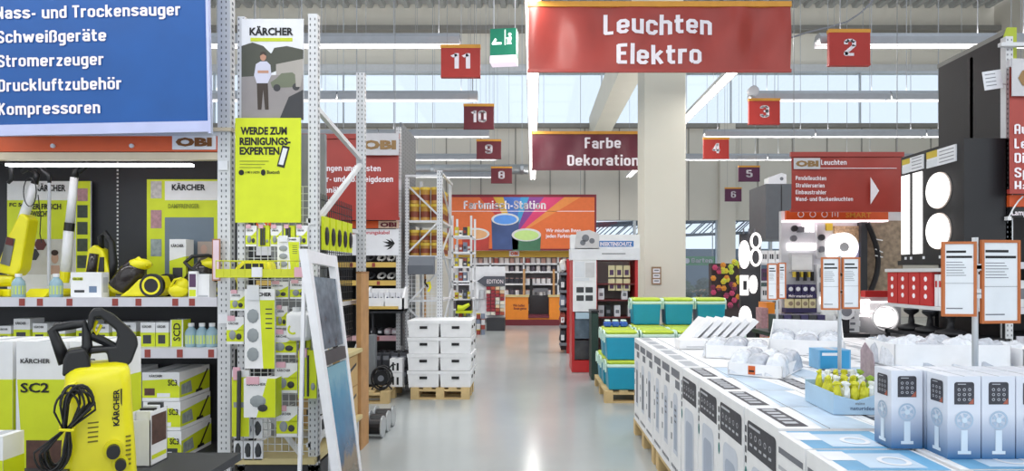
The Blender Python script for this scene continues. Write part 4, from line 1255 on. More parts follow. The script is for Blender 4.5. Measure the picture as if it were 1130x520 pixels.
# ---------------------------------------------------------------- second shelf row on the left
D2 = 8.07
rb = thing('shelf_rack', 'dark steel rack with sloping trays behind the wood pallet of heaters', 'shelf', (-3.2, D2, 0))
ex_ = -1.68
DPAN = M('grey_perforated_panel', (112, 116, 120), .5, .3)
MB(rb).box(ex_ - .03, ex_, D2 + .06, 9.1, .05, Z(134, D2)).build('end_panel', DPAN, rb)
q = MB(rb)
for i in range(60):
    for j in range(7):
        y, z = D2 + .15 + j * .13, .3 + i * .052
        q.add([(ex_ + .001, y, z), (ex_ + .001, y + .05, z), (ex_ + .001, y + .05, z + .018), (ex_ + .001, y, z + .018)], [(0, 1, 2, 3)])
q.build('panel_slots', SLOT, rb)
post(rb, 437, 442, 140, D2, .06)
post(rb, 398, 402, 140, D2, .06)
post(rb, 320, 325, 140, D2, .06)
MB(rb).box(X(432, D2), X(443, D2), D2 - .012, D2 - .003, Z(210, D2), Z(199, D2)).build('bay_label', PAPER, rb)
MB(rb).box(-5.5, ex_ - .04, 8.62, 8.66, .05, 3.0).build('back_panel', BACKP, rb)
AMB = M('amber_rail', (214, 180, 96), .5)
trz = [(293, 'top'), (313, 'middle'), (334, 'bottom')]
for py, nm in trz:
    shelf(rb, -5.5, X(437, D2), D2, 8.6, Z(py - 3, D2), rail=.06, rm=AMB, tags=9, m=DARK, seed=py)
shelf(rb, -5.5, X(437, D2), D2, 8.6, Z(371, D2), rail=.06, rm=M('pink_rail', (222, 180, 188), .5), m=DARK, tags=12, seed=5)
MB(rb).box(X(402, D2), X(440, D2), D2 - .01, D2 + .02, Z(282, D2), Z(253, D2)).build('header_board', PAPER, rb)
MB(rb).box(-5.5, X(402, D2), D2 - .01, D2 + .02, Z(282, D2), Z(253, D2)).build('header_board', PAPER, rb)
RSC = M('red_script', (206, 60, 74), .6)
txt('Verlängerungskabel', X(385, D2) - rb.location.x, X(430, D2) - rb.location.x, Z(258.5, D2), .045, RSC, rb, y=-.014, bold=.01)
q = MB(rb)
for i, (a, l) in enumerate(((2.6, 12), (2.9, 14), (3.3, 13), (3.7, 11), (2.2, 9))):
    b_ = (436, 270)
    tip = (b_[0] + l * math.cos(a), b_[1] - l * math.sin(a))
    q.add([(X(b_[0], D2), D2 - .012, Z(b_[1] - 1.2, D2)), (X((b_[0] + tip[0]) / 2, D2), D2 - .012, Z((b_[1] + tip[1]) / 2 + 1.5, D2)), (X(tip[0], D2), D2 - .012, Z(tip[1], D2)), (X((b_[0] + tip[0]) / 2, D2), D2 - .012, Z((b_[1] + tip[1]) / 2 - 1.2, D2))], [(0, 1, 2, 3)])
q.build('palm_print', TBLACK, rb)
MB(rb).box(-5.5, X(440, D2), D2 - .015, D2 + .01, Z(252, D2), Z(244, D2)).build('valance', ORANGE, rb)
MB(rb).box(X(418, D2), X(440, D2), D2 - .02, D2 - .013, Z(252, D2), Z(244, D2)).build('logo_plate', M('cream_plate', (226, 200, 176), .5), rb)
txt('OBI', X(420, D2) - rb.location.x, X(438, D2) - rb.location.x, Z(250.5, D2), .055, MAR2, rb, y=-.024, bold=.05)
# coils lying in the trays
CB = M('white_cable', (216, 214, 210), .5)
n_ = 0
for py, nm in trz:
    for i, px in enumerate((408, 420, 431)):
        z = Z(py - 3, D2)
        t = thing('cable_coil', 'pale cable coil lying in the %s tray, %s from left' % (nm, ORD[i]), 'cable', (X(px, 8.15), 8.17, z), group='cable coils in the trays')
        q = MB()
        for r in (.045, .038, .042): q.tube([(r * math.cos(a) * 1.0, .02 + .05 * math.sin(a), .05 + r * .8 * math.sin(a) + .012) for a in [2 * PI * j / 14 for j in range(14)]], .012, 5, closed=True); q.T = Matrix.Translation((.008, .015, .002))
        q.build('coil', CB if (i + n_) % 3 else PDARK, t, smooth=True)
        MB().box(-.01, .01, -.045, -.03, .0, .03).build('cable_tie', BLACK, t)
        n_ += 1
banner('hanging_banner', 'red cloth banner listing Sicherungen and Kabelkanaele behind the mesh display', 322, 440, 148, 243, 7.95, RED,
       [('Sicherungen und Kästen', 334, 420, 189, 6.5), ('Schalter- und Abzweigdosen', 334, 434, 201, 6.5), ('Kabelkanäle', 334, 378, 213, 6.5), ('Leitungen', 334, 369, 225, 6.5)], strip=RED, amp=.006, cords=(330, 436), seed=8)
bn = [o for o in bpy.data.objects if o.get('label', '').startswith('red cloth banner listing Sich')][0]
k = 7.95 / F
MB().box(76 * k, 119 * k, -.045, -.035, 71 * k, 95 * k).build('logo_plate', M('grey_plate', (206, 204, 208), .5), bn)
txt('OBI', 79 * k, 116 * k, 78 * k, 9 * k, M('bronze_lettering', (150, 116, 70), .5), bn, y=-.05, bold=.06)
# carton display tray in front of the rack
t = thing('carton_tray', 'white carton display tray with sloped sides and cable packs, second left row', 'tray', (X(404, 7.8), 7.8, .0))
zt = Z(343, 7.8)
k = 7.8 / F
q = MB(t)
q.box(X(404, 7.8), X(446, 7.8), 7.78, 7.8, zt, zt + 14 * k)
q.box(X(404, 7.8), X(446, 7.8), 7.78, 8.04, zt, zt + .02)
q.prismx([(7.78, zt), (8.04, zt), (8.04, zt + 26 * k), (7.95, zt + 26 * k), (7.78, zt + 14 * k)], X(444, 7.8), X(446, 7.8))
q.prismx([(7.78, zt), (8.04, zt), (8.04, zt + 26 * k), (7.95, zt + 26 * k), (7.78, zt + 14 * k)], X(404, 7.8), X(405, 7.8))
q.prismx([(7.78, zt), (8.04, zt), (8.04, zt + 22 * k), (7.95, zt + 22 * k), (7.78, zt + 10 * k)], X(424, 7.8), X(425, 7.8))
q.box(X(404, 7.8), X(446, 7.8), 8.03, 8.05, zt, zt + 24 * k)
q.build('tray', WHITE, t)
MB(t).box(X(406, 7.8), X(440, 7.8), 7.77, 7.779, zt + .02, zt + 5 * k).build('price_strip', AMB, t)
MB(t).box(X(405, 7.8), X(445, 7.8), 7.8, 8.05, zt - .03, zt).build('carrier', DARK, t)
for s in (409, 441): MB(t).box(X(s - 1, 7.8), X(s + 1, 7.8), 7.9, 7.95, .6, zt - .03).build('bracket', DARK, t)
for i in range(6):
    px = 408 + i * 6.3
    t2 = thing('cable_pack', 'blue and white cable pack in the carton tray, %s from left' % ORD[i], 'package', (X(px, 7.86), 7.9, zt + .02), group='cable packs in the carton tray')
    MB().box(-.025, .025, -.03, .03, 0, .2).build('card', PAPER, t2)
    MB().ball((0, -.03, .1), (.02, .015, .05), 8, 5, j=.15).build('product', M('navy_product', (44, 52, 92), .5) if i % 2 else PDARK, t2)

# ---------------------------------------------------------------- pallets
def pallet(label, loc, w, dep, rz=0, name='wooden_pallet'):
    t = thing(name, label, 'pallet', loc, rz, group='wooden pallets')
    n = 5
    bw = .1
    for i in range(n):
        x = (w - bw) * i / (n - 1)
        MB().box(x, x + bw, 0, dep, .118, .14).build('top_board', WOOD, t)
    for j in range(3):
        y = (dep - .1) * j / 2
        MB().box(0, w, y, y + .1, .096, .118).build('cross_board', WOOD, t)
        MB().box(0, w, y, y + .1, 0, .02).build('bottom_board', WOOD, t)
        for i in range(3):
            x = (w - .1) * i / 2
            MB().box(x, x + .1, y, y + .1, .02, .096).build('block', WOOD, t)
    return t
d = 7.55
pallet('wooden pallet under the stack of white archive boxes', (X(453, d), d, 0), .70, .57)
bw = 35 * d / F; bh = .197
arch = None
for c in range(2):
    for r in range(2):
        for l in range(4):
            lab = 'white cardboard archive box, %s layer from below, %s column, %s from the front' % (ORD[l], ('left', 'right')[c], ORD[r])
            loc = (X(449.5, d) + c * (bw + .006) + random.uniform(-.002, .002), d + .01 + r * .29, .142 + l * (bh + .003))
            if arch is None:
                arch = thing('archive_box', lab, 'box', loc, group='white archive boxes stacked on the pallet')
                MB().add([(.012, .01, 0), (bw - .012, .01, 0), (bw - .012, .265, 0), (.012, .265, 0), (0, 0, bh), (bw, 0, bh), (bw, .275, bh), (0, .275, bh)],
                         [(0, 3, 2, 1), (4, 5, 6, 7), (0, 1, 5, 4), (1, 2, 6, 5), (2, 3, 7, 6), (3, 0, 4, 7)]).build('box', WHITE, arch)
                q = MB()
                q.box(bw / 2 - .045, bw / 2 + .045, -.004, .01, bh * .5, bh * .66)
                q.build('handle_hole', BLACK, arch)
                q = MB()
                q.box(bw - .008, bw + .003, .1, .18, bh * .5, bh * .66)
                q.build('handle_hole', BLACK, arch)
                MB().box(-.004, bw + .004, -.004, .277, bh * .8, bh).build('lid', WHITE, arch)
            else: dup(arch, loc, 0, lab)
d = 7.6
pallet('wooden pallet in the shade with dark fan heaters on it', (X(403, d) - .45, 7.3, 0), .8, .76)
ht = None
for l in range(2):
    for c in range(4):
        lab = 'dark grey boxed heater, %s layer, %s from left' % (('lower', 'upper')[l], ORD[c])
        loc = (X(412, 7.75) + c * .105, 7.74, .142 + l * .203)
        if ht is None:
            ht = thing('heater_box', lab, 'box', loc, group='dark heaters on the pallet')
            MB().cbox(0, .1, 0, .3, 0, .185, .012).build('box', M('charcoal_card', (58, 60, 66), .6), ht)
            MB().rect(.015, .085, .1, .15, -.001).build('label_print', GREYT, ht)
            MB().box(.03, .07, .05, .2, .185, .2).build('handle', BLACK, ht)
        else: dup(ht, loc, 0, lab)
for i in range(2):
    pbox('product_box', '%s small white box with black figure print beside the dark heaters' % ('upper' if i else 'lower'), 'box', (X(429, 7.55), 7.6, .142 + i * .17), .15, .13, .165, WHITE, ((.2, .35, .15, .75, BLACK), (.55, .72, .15, .7, BLACK)), group='white boxes beside the heaters')
t = thing('cable_reel', 'round black cable reel on stand at the pallet corner', 'cable reel', (X(421, 7.4), 7.42, .142))
q = MB()
q.tube([(.11 * math.cos(a), -.05, .14 + .13 * math.sin(a)) for a in [2 * PI * i / 20 for i in range(20)]], .012, 6, closed=True)
q.tube([(.11 * math.cos(a), .05, .14 + .13 * math.sin(a)) for a in [2 * PI * i / 20 for i in range(20)]], .012, 6, closed=True)
q.build('rim', BLACK, t)
MB().cyl((0, -.05, .14), (0, .05, .14), .085, n=18).build('cable_drum', BLACK, t)
MB().cyl((0, -.06, .14), (0, -.05, .14), .035, n=14).build('hub', GREYT, t)
q = MB(); q.tube([(-.12, 0, .0), (-.02, 0, .14), (.13, 0, .3), (.16, 0, .29)], .01, 6); q.tube([(.12, 0, 0), (.0, 0, .14)], .01, 6); q.build('stand', BLACK, t)
t = thing('radiator', 'tall grey ribbed radiator standing left on the heater pallet', 'heater', (X(405, 7.55), 7.6, .142))
for i in range(5): MB().cbox(i * .016, i * .016 + .014, 0, .12, .03, .62, .004).build('rib', M('radiator_grey', (140, 144, 148), .4), t)
MB().box(0, .08, -.01, .13, 0, .03).build('base', BLACK, t)
for i in range(4):
    t = thing('bulk_pack', 'pinkish film pack on the low shelf above the heaters, %s from left' % ORD[i], 'package', (X(407 + i * 8, 8.12), 8.14, Z(371, D2)), group='film packs above the heaters')
    MB().cbox(0, .085, 0, .2, 0, .09, .02).build('pack', M('pink_film', (222, 204, 212), .3, var=.2, scale=20) if i > 1 else PDARK, t, bevel=.006)
    MB().rect(.02, .065, .03, .06, -.001).build('label_print', PAPER, t)

# ---------------------------------------------------------------- tin rack at the end of the second row
D3 = 8.12
tr = thing('tin_rack', 'narrow white steel rack with diagonal braces holding golden tins', 'shelf', (X(467, D3), D3, 0))
x0, x1 = X(447, D3), X(488, D3)
yb = 9.1
for a, b, y in ((447, 451, D3), (482, 488, D3)): post(tr, a, b, 188 if a > 450 else 196, y, .05)
for x in (x0 + .01, x1 - .05): MB(tr).box(x, x + .04, yb, yb + .04, 0, Z(188, D3)).build('post', STEEL, tr)
zsh = [Z(243, D3), Z(282, D3), Z(331, D3), .6, .2]
for z in zsh:
    MB(tr).box(x0, x1, D3 + .02, yb, z - .03, z).build('shelf', STEEL, tr)
bar(tr, (x0, D3 + .02, Z(194, D3)), (x1, D3 + .02, Z(194, D3)), .02, name='top_rail')
bar(tr, (x1, D3, Z(192, D3)), (x1, yb, Z(192, D3)), .02, name='top_rail')
for a, b in (((450, 205), (484, 238)), ((484, 245), (450, 279)), ((450, 335), (484, 300)), ((450, 340), (484, 372))):
    bar(tr, (X(a[0], D3), D3 + .005, Z(a[1], D3)), (X(b[0], D3), D3 + .005, Z(b[1], D3)), .014)
for z0, z1 in ((2.6, 2.2), (1.8, 2.2), (1.8, 1.3), (.8, 1.3)): bar(tr, (x1, D3 + .03, z0), (x1, yb, z1), .014)
wires(tr, x0 + .03, x1 - .03, Z(358, D3), Z(300, D3), D3 + .012, .05)
tin = None
TINB = M('gold_tin', (188, 142, 62), .35, .15)
for s, zsf, h in ((0, zsh[0], .215), (1, zsh[1], .165)):
    for l in range(2):
        for c in range(3):
            for r in range(5 if c == 2 else 1):
                lab = 'golden paint tin on the %s shelf, %s layer, %s' % (('upper', 'lower')[s], ('bottom', 'top')[l], ('left front', 'middle front', 'right side, %s from the front' % ORD[r])[c])
                loc = (x0 + .1 + c * .14, D3 + .12 + r * .16, zsf + l * (h + .002))
                key = 'tin%d' % s
                if l == 0 and c == 0:
                    tin = thing('paint_tin', lab, 'tin', loc, group='golden tins on the narrow rack')
                    MB().lathe([(.062, 0), (.066, .006), (.064, .015), (.064, h - .02), (.068, h - .012), (.068, h), (.05, h - .008)], n=16).build('can', TINB, tin, smooth=True)
                    MB().cyl((0, 0, h * .2), (0, 0, h * .55), .0655, n=16, cap=False).build('label_wrap', M('tin_label', (128, 60, 40), .5), tin)
                    MB().cyl((0, 0, h - .035), (0, 0, h - .001), .0685, n=16).build('lid', M('yellow_lid', (216, 186, 70), .4), tin)
                else: dup(tin, loc, 0, lab)
t = thing('grey_tray', 'dark grey folded metal pan hung on the tin rack front', 'tray', (X(450, 8.0), 7.98, Z(303, 8.0)))
k = 8 / F
MB().prismx([(0, 0), (.1, 0), (.1, 20 * k), (.08, 20 * k), (.03, 10 * k), (0, 10 * k)], 0, 29 * k).build('pan', M('slate_metal', (104, 108, 116), .45, .4), t)
MB().box(0, 29 * k, .08, .1, 19 * k, 21 * k).build('hook_rail', STEEL, t)
t = thing('broom_handle', 'wooden stick leaning on the wire mesh of the tin rack', 'stick', (X(466, 8.0), 8.19, 0))
q = MB(); q.cyl((0, 0, 0.02), (0, .02, Z(303, 8.0)), .014, n=8); q.build('stick', M('plywood'), t)
MB().cyl((0, 0, 0), (0, 0, .06), .02, n=8).build('ferrule', BLACK, t)
t = thing('hanging_tool', 'small yellow and black tool hanging on the tin rack mesh', 'tool', (X(472, 8.08), 8.1, Z(322, 8.08)))
q = MB(); q.tube([(0, 0, 0), (.03, 0, .05), (.02, 0, .12), (-.03, 0, .1)], .016, 6); q.build('grip', YEL, t)
q = MB(); q.tube([(.0, -.01, .06), (-.04, -.01, .12), (-.03, -.01, .16)], .012, 6); q.build('jaw', BLACK, t)

# ---------------------------------------------------------------- third row end with small goods
D4 = 12.6
t = thing('shelf_rack', 'far white rack end with mixed small goods left of the paint brochures', 'shelf', (X(508, D4), D4, 0))
x0, x1 = X(498, D4), X(521, D4)
for x in (x0, x1 - .04): MB(t).box(x, x + .04, D4, D4 + .04, 0, Z(238, D4)).build('post', STEEL, t)
for x in (x0, x1 - .04): MB(t).box(x, x + .04, D4 + .8, D4 + .84, 0, Z(238, D4)).build('post', STEEL, t)
sz = [Z(p, D4) for p in (352, 330, 310, 294, 278, 260)]
for z in sz: MB(t).box(x0, x1, D4, D4 + .84, z - .03, z).build('shelf', PAPER, t)
COLS = [M('goods_%d' % i, c, .5) for i, c in enumerate(((206, 206, 210), (60, 62, 70), (150, 62, 52), (206, 190, 60), (120, 130, 150), (230, 226, 220)))]
for s, z in enumerate(sz):
    for i in range(4):
        tt = thing('small_carton', 'small carton on the far white rack, %s shelf from below, %s from left' % (ORD[s], ORD[i]), 'box', (x0 + .06 + i * .085, D4 + .05, z), group='small goods on the far white rack')
        h = random.uniform(.1, .2)
        cc = MB().box(0, .07, 0, .15, 0, h).build('carton', COLS[(s * 3 + i * 2) % 6], tt)
        MB().rect(.01, .06, h * .3, h * .6, -.002).build('label_print', COLS[(s + i + 1) % 6], cc)
t = thing('lime_crate', 'lime yellow tool lying in a black tray on far rack', 'tray', (X(503, 12.3), 12.3, Z(346, 12.3)))
k = 12.3 / F
MB().box(0, 17 * k, 0, .3, 0, 3 * k).build('tray', LIME, t)
MB().box(0, 17 * k, .02, .3, 3 * k, 14 * k).build('back', BLACK, t)
q = MB(); q.tube([(2 * k, -.0, 6 * k), (8 * k, 0, 6 * k), (15 * k, 0, 10 * k)], [.06, .05, .03], 8); q.build('tool', LIME, t)
# brochure stand
D5 = 16.6; k = D5 / F
t = thing('brochure_stand', 'dark grey colour card stand reading Edition before the paint counter', 'stand', (X(537, D5), D5, 0))
def bx(a, b, c, e, y0, y1, nm, m): MB(t).box(X(a, D5), X(b, D5), D5 + y0, D5 + y1, max(0, Z(e, D5)), Z(c, D5)).build(nm, m, t)
bx(537, 557, 351, 366, -.05, .4, 'base', DARK)
bx(517, 557, 294, 352, .2, .25, 'back_panel', PAPER)
bx(517, 532, 352, 366, .15, .3, 'foot', DARK)
q = MB(t); q.prism([(X(a, D5), Z(b, D5)) for a, b in ((557, 316), (534, 316), (526, 310.5), (534, 305), (557, 305))], D5 + .1, D5 + .16); q.build('arrow_board', M('slate_board', (84, 86, 96), .5), t)
txt('EDITION', X(537, D5) - t.location.x, X(555, D5) - t.location.x, Z(313, D5), 4.6 * k, TWHITE, t, y=.09, bold=.0)
PCOL = [M('swatch_%d' % i, c, .5) for i, c in enumerate(((150, 46, 60), (222, 196, 160), (232, 222, 206), (176, 84, 60), (206, 206, 200)))]
for c in range(4):
    for r in range(8):
        a = 536.5 + c * 5.1
        MB(t).box(X(a, D5), X(a + 4.4, D5), D5 + .08, D5 + .2, Z(320 + r * 4, D5), Z(316.6 + r * 4, D5)).build('colour_card', PCOL[0] if c < 2 and 1 < r < 7 else PCOL[(c * 3 + r * 2) % 5], t)
for i in range(5):
    a = 518 + (i % 3) * 5.5
    MB(t).box(X(a, D5), X(a + 4.6, D5), D5 + .12, D5 + .2, Z(330 + 12 * (i // 3), D5), Z(320 + 12 * (i // 3), D5)).build('leaflet', PAPER if i % 2 else LGREY, t)
for i in range(8):
    tt = thing('sample_pot', 'small colourful sample pot stacked left of the brochure stand base, %s' % ORD[i], 'pot', (X(528 + (i % 2) * 5, 15.6), 15.6, (i // 2) * .13), group='sample pots beside the brochure stand')
    MB().cyl((0, 0, 0), (0, 0, .11), .05, n=10).build('pot', COLS[(i * 2 + 2) % 6], tt)
    MB().cyl((0, 0, .11), (0, 0, .128), .054, n=10).build('lid', COLS[(i + 3) % 6], tt)

# ---------------------------------------------------------------- paint mixing station
D6 = 19.2; k = D6 / F
t = thing('shelf_sign', 'wide orange sign reading Farbmisch-Station with three paint cans', 'sign', (X(497, D6), D6 - .3, Z(276, D6)))
def u(a): return (a - 497) * k
def r_(b): return (276 - b) * k
MB().box(u(495), u(657), 0, .1, r_(277), r_(216)).build('frame', M('maroon_frame', (120, 28, 44), .5), t)
MB().rect(u(497), u(655), r_(275), r_(219), -.004).build('orange_print', M('orange_print', (224, 110, 56), .5), t)
RAY = [((196, 60, 60), 530, 545), ((214, 170, 60), 545, 556), ((70, 110, 190), 556, 575), ((60, 150, 200), 575, 584), ((130, 60, 140), 584, 600), ((214, 60, 110), 600, 622), ((230, 140, 70), 622, 640)]
for i, (c, a, b) in enumerate(RAY):
    MB().poly([(u(568), r_(262)), (u(b), r_(219)), (u(a), r_(219))], -.006 - .0005 * i).build('colour_ray', M('ray_%d' % i, c, .5), t)
for cx, cy, rw, h, m1, m2 in ((526, 259, 15, 18, (178, 60, 50), (226, 170, 120)), (558, 243, 15, 33, (60, 80, 130), (90, 150, 230)), (581, 260, 16, 17, (70, 120, 90), (196, 226, 140))):
    MB().poly([(u(cx - rw), r_(cy)), (u(cx - rw + 1), r_(cy + h)), (u(cx + rw - 1), r_(cy + h)), (u(cx + rw), r_(cy))], -.012).build('can_print', M('can_%d' % cx, m1, .4, var=.25, scale=2), t)
    MB().disc(u(cx), r_(cy), rw * k, -.014, n=24, rz=rw * .44 * k).build('can_rim_print', M('can_rim', (214, 214, 216), .4), t)
    MB().disc(u(cx), r_(cy + .4), rw * .84 * k, -.016, n=24, rz=rw * .34 * k).build('paint_print', M('paint_%d' % cx, m2, .4), t)
MB().rect(u(497), u(655), r_(234.6), r_(234), -.009).build('rule_line', TWHITE, t)
sign_txt('Farbmisch-Station', u(513), u(602), r_(232), 9 * k, TWHITE, t, y=-.02)
txt('Wir mischen Ihnen', u(602), u(640), r_(257), 4 * k, TWHITE, t, y=-.02, bold=.02)
txt('jeden Farbton.', u(602), u(632), r_(263), 4 * k, TWHITE, t, y=-.02, bold=.02)
for a in (520, 640): MB().cyl((u(a), .05, r_(216)), (u(a), .05, H2 - .14 - Z(276, D6)), .01, n=4).build('cord', CORD, t)
sh = thing('paint_shelf', 'long white wall shelf filled with rows of paint cans', 'shelf', (X(575, D6), D6, 0))
xa, xb = X(497, D6), X(656, D6)
MB(sh).box(xa, xb, D6 + .45, D6 + .5, 0, Z(277, D6)).build('back_panel', M('grey_back', (132, 130, 134), .6), sh)
for i, px in enumerate((497, 540, 577, 615, 654)): MB(sh).box(X(px, D6), X(px, D6) + .05, D6, D6 + .05, 0, Z(277, D6)).build('post', PAPER, sh)
MB(sh).box(xa, xb, D6 - .04, D6, Z(284, D6), Z(277, D6)).build('valance', M('lime_amber', (206, 168, 60), .5), sh)
MB(sh).box(X(562, D6), X(573, D6), D6 - .06, D6 - .041, Z(283, D6), Z(276, D6)).build('logo_plate', PAPER, sh)
txt('OBI', X(563.5, D6) - sh.location.x, X(571.5, D6) - sh.location.x, Z(281.5, D6), .09, ORANGE, sh, y=-.065, bold=.05)
pz = [Z(p, D6) for p in (290.5, 299.5, 313, 326, 341)]
for z in pz: MB(sh).box(xa, xb, D6, D6 + .45, z - .05, z).build('shelf', PAPER, sh)
CANC = [M('paintcan_%d' % i, c, .4) for i, c in enumerate(((214, 208, 208), (190, 150, 140), (228, 224, 226), (92, 84, 96), (170, 90, 84), (60, 60, 70)))]
cans = {}
for s, z in enumerate(pz):
    for i in range(26):
        x = xa + .1 + i * (xb - xa - .2) / 26
        c = (0, 1, 2, 0, 4, 1)[(i * 5 + s) % 6] if s == 0 else (3, 0, 5, 2, 3, 5)[(i * 3 + s) % 6]
        if s > 1 and X(582, D6) < x < X(607, D6): c = 2
        if c not in cans:
            o = thing('paint_can', 'x', 'paint can', group='paint cans on the far wall shelf')
            MB().cyl((0, 0, 0), (0, 0, .15), .065, n=10).build('can', CANC[c], o)
            MB().cyl((0, 0, .15), (0, 0, .165), .06, n=10).build('lid', CANC[(c + 2) % 6], o)
            cans[c] = o
            o.location = (x, D6 + .12, z)
        else: o = dup(cans[c], (x, D6 + .12, z), 0)
        o['label'] = '%s paint can, %s shelf of the far paint wall, %s part' % (('pale grey', 'tan', 'white', 'dark violet', 'reddish', 'black')[c], ('top', 'second', 'third', 'fourth', 'lowest')[s], ('left', 'middle left', 'middle right', 'right')[i // 7])
D7 = 18.3
ct = thing('service_counter', 'orange paint mixing counter with maroon plinth and wooden posts', 'counter', (X(588, D7), D7, 0))
for a, b in ((557, 583), (606, 622)):
    MB(ct).box(X(a, D7), X(b, D7), D7, D7 + .5, .15, Z(327, D7)).build('front_panel', M('counter_orange', (236, 140, 44), .4), ct)
MB(ct).box(X(583, D7), X(606, D7), D7 + .02, D7 + .5, .15, Z(350, D7)).build('low_panel', M('counter_orange'), ct)
MB(ct).box(X(583, D7), X(606, D7), D7 - .02, D7 + .5, Z(351, D7), Z(348, D7)).build('low_top', MAROON, ct)
MB(ct).box(X(557, D7), X(622, D7), D7 - .01, D7 + .45, 0, .17).build('plinth', MAR2, ct)
for a, b in ((556, 584), (605, 623)): MB(ct).box(X(a, D7), X(b, D7), D7 - .03, D7 + .52, Z(328, D7), Z(326, D7)).build('counter_top', M('birch_board'), ct)
for a in (577, 610): MB(ct).box(X(a, D7), X(a + 2.5, D7), D7 + .1, D7 + .16, Z(327, D7), Z(297, D7)).build('post', M('plywood'), ct)
txt('Wir helfen', X(566, D7) - ct.location.x, X(579, D7) - ct.location.x, Z(338.5, D7), .075, MAR2, ct, y=-.012, bold=.02)
txt('Ihnen gerne', X(567, D7) - ct.location.x, X(581, D7) - ct.location.x, Z(341.8, D7), .075, MAR2, ct, y=-.012, bold=.02)
mm = thing('mixing_machine', 'dark paint mixing machine behind the gap of the counter', 'machine', (X(595, 18.95), 18.99, 0))
MB().box(-.3, .3, -.17, .17, 0, .85).build('cabinet', DARK, mm)
MB().box(-.18, .26, -.15, .17, .95, 1.05).build('shelf', GREYT, mm)
MB().box(-.28, -.2, -.1, .15, .85, 1.35).build('column', BLACK, mm)
MB().cyl((.05, -.1, .85), (.05, -.1, .95), .06, n=10).build('nozzle', STEEL, mm)

# ---------------------------------------------------------------- insect screen display stand
D8 = 9.6; k = D8 / F
REDP = M('red_display', (196, 40, 42), .4)
t = thing('display_stand', 'red and white display stand headed Insektenschutz before the column', 'stand', (X(667, D8), D8, 0))
def bx(a, b, c, e, y0, y1, nm, m): return MB(t).box(X(a, D8), X(b, D8), D8 + y0, D8 + y1, max(0, Z(e, D8)), Z(c, D8)).build(nm, m, t)
bx(631, 704, 398, 411, 0, .6, 'base', REDP)
bx(631, 634, 284, 398, 0, .6, 'side_panel', REDP)
bx(701, 704, 284, 398, 0, .6, 'side_panel', REDP)
bx(634, 701, 284, 398, .56, .6, 'back_panel', M('beige_back', (168, 158, 156), .6))
bx(657, 659, 286, 398, 0, .5, 'divider', REDP)
bx(630, 706, 274, 287, -.03, .5, 'header', PAPER)
bx(630, 706, 259, 275, -.01, .3, 'header_board', WHITE)
q = MB(t); q.prism([(X(a, D8), Z(b, D8)) for a, b in ((634, 275), (661, 275), (661, 258), (650, 254), (636, 256))], D8 - .03, D8 - .015); q.build('header_picture', M('photo_pale'), t)
q = MB(t)
for a, b, r in ((646, 263, 4), (653, 266, 3), (643, 268, 3)): q.disc(X(a, D8), Z(b, D8), r * k, D8 - .034)
q.build('picture_print', GREYT, t)
bx(660, 699, 266, 272.5, -.016, -.01, 'title_plate', M('title_blue', (60, 120, 190), .5))
txt('INSEKTENSCHUTZ', X(662, D8) - t.location.x, X(697, D8) - t.location.x, Z(271.5, D8), 4.2 * k, TWHITE, t, y=-.02, bold=.03)
bx(664, 690, 279.6, 280.6, -.034, -.03, 'text_line', GREYT)
bx(632, 658, 287, 344, -.02, 0, 'picture_board', WHITE)
PB = M('photo_sky', (110, 160, 210), .5, var=.2)
bx(634, 645, 289, 306, -.024, -.02, 'picture', PB)
bx(646, 656, 290, 306, -.024, -.02, 'picture', M('photo_pale'))
bx(634, 650, 307, 310, -.024, -.02, 'caption', PB)
for i in range(4): bx(636 + 10 * (i % 2), 644 + 10 * (i % 2), 317 + 9 * (i // 2), 323 + 9 * (i // 2), -.024, -.02, 'picture', PDARK)
bx(635, 657, 345, 352, -.01, 0, 'strip', M('pale_blue', (186, 210, 226), .5))
bx(634, 657, 352, 374, .02, .05, 'window_sample', M('sample_glass', (96, 110, 124), .15, var=.3))
bx(634, 657, 376, 397, .02, .05, 'window_sample', M('sample_dark', (70, 70, 74), .15, var=.3))
for y in (313, 331, 350, 372): bx(659, 701, y, y + 1.5, .05, .56, 'shelf', M('wine_shelf', (110, 40, 44), .5))
bx(658, 702, 286, 288, .1, .5, 'shelf', M('wine_shelf'))
PK = None
for r in range(2):
    for c in range(3):
        loc = (X(672 + c * 8.4, D8), D8 + .08, Z(306 + r * 15, D8))
        lab = 'small hanging net pack, %s row, %s from left in the insect stand' % (('upper', 'lower')[r], ORD[c])
        if PK is None:
            PK = thing('net_pack', lab, 'package', loc, group='net packs in the insect stand')
            MB().box(0, .1, 0, .02, 0, .18).build('card', M('pack_cream', (226, 214, 170), .5), PK)
            MB().rect(.02, .08, .03, .11, -.002).build('product_print', M('photo_purple'), PK)
            MB().cyl((.05, .01, .17), (.05, .45, .17), .004, n=4).build('hook', WIRE, PK)
        else: dup(PK, loc, 0, lab)
for i, (a, m, py) in enumerate(((661, PAPER, 331), (669, BLACK, 350), (679, PAPER, 350), (687, PAPER, 331), (694, M('photo_sky'), 350), (661, LGREY, 350))):
    pbox('product_box', '%s carton standing on a lower shelf of the insect stand, %s along' % ({'white_paper': 'white', 'black_plastic': 'black', 'photo_sky': 'sky blue', 'light_grey_print': 'grey'}[m.name], ORD[i]), 'box', (X(a, D8), D8 + .1, Z(py, D8) + .001), .09, .1, .17, m, ((.2, .8, .3, .6, GREYT),), group='cartons in the insect stand', lid=False)
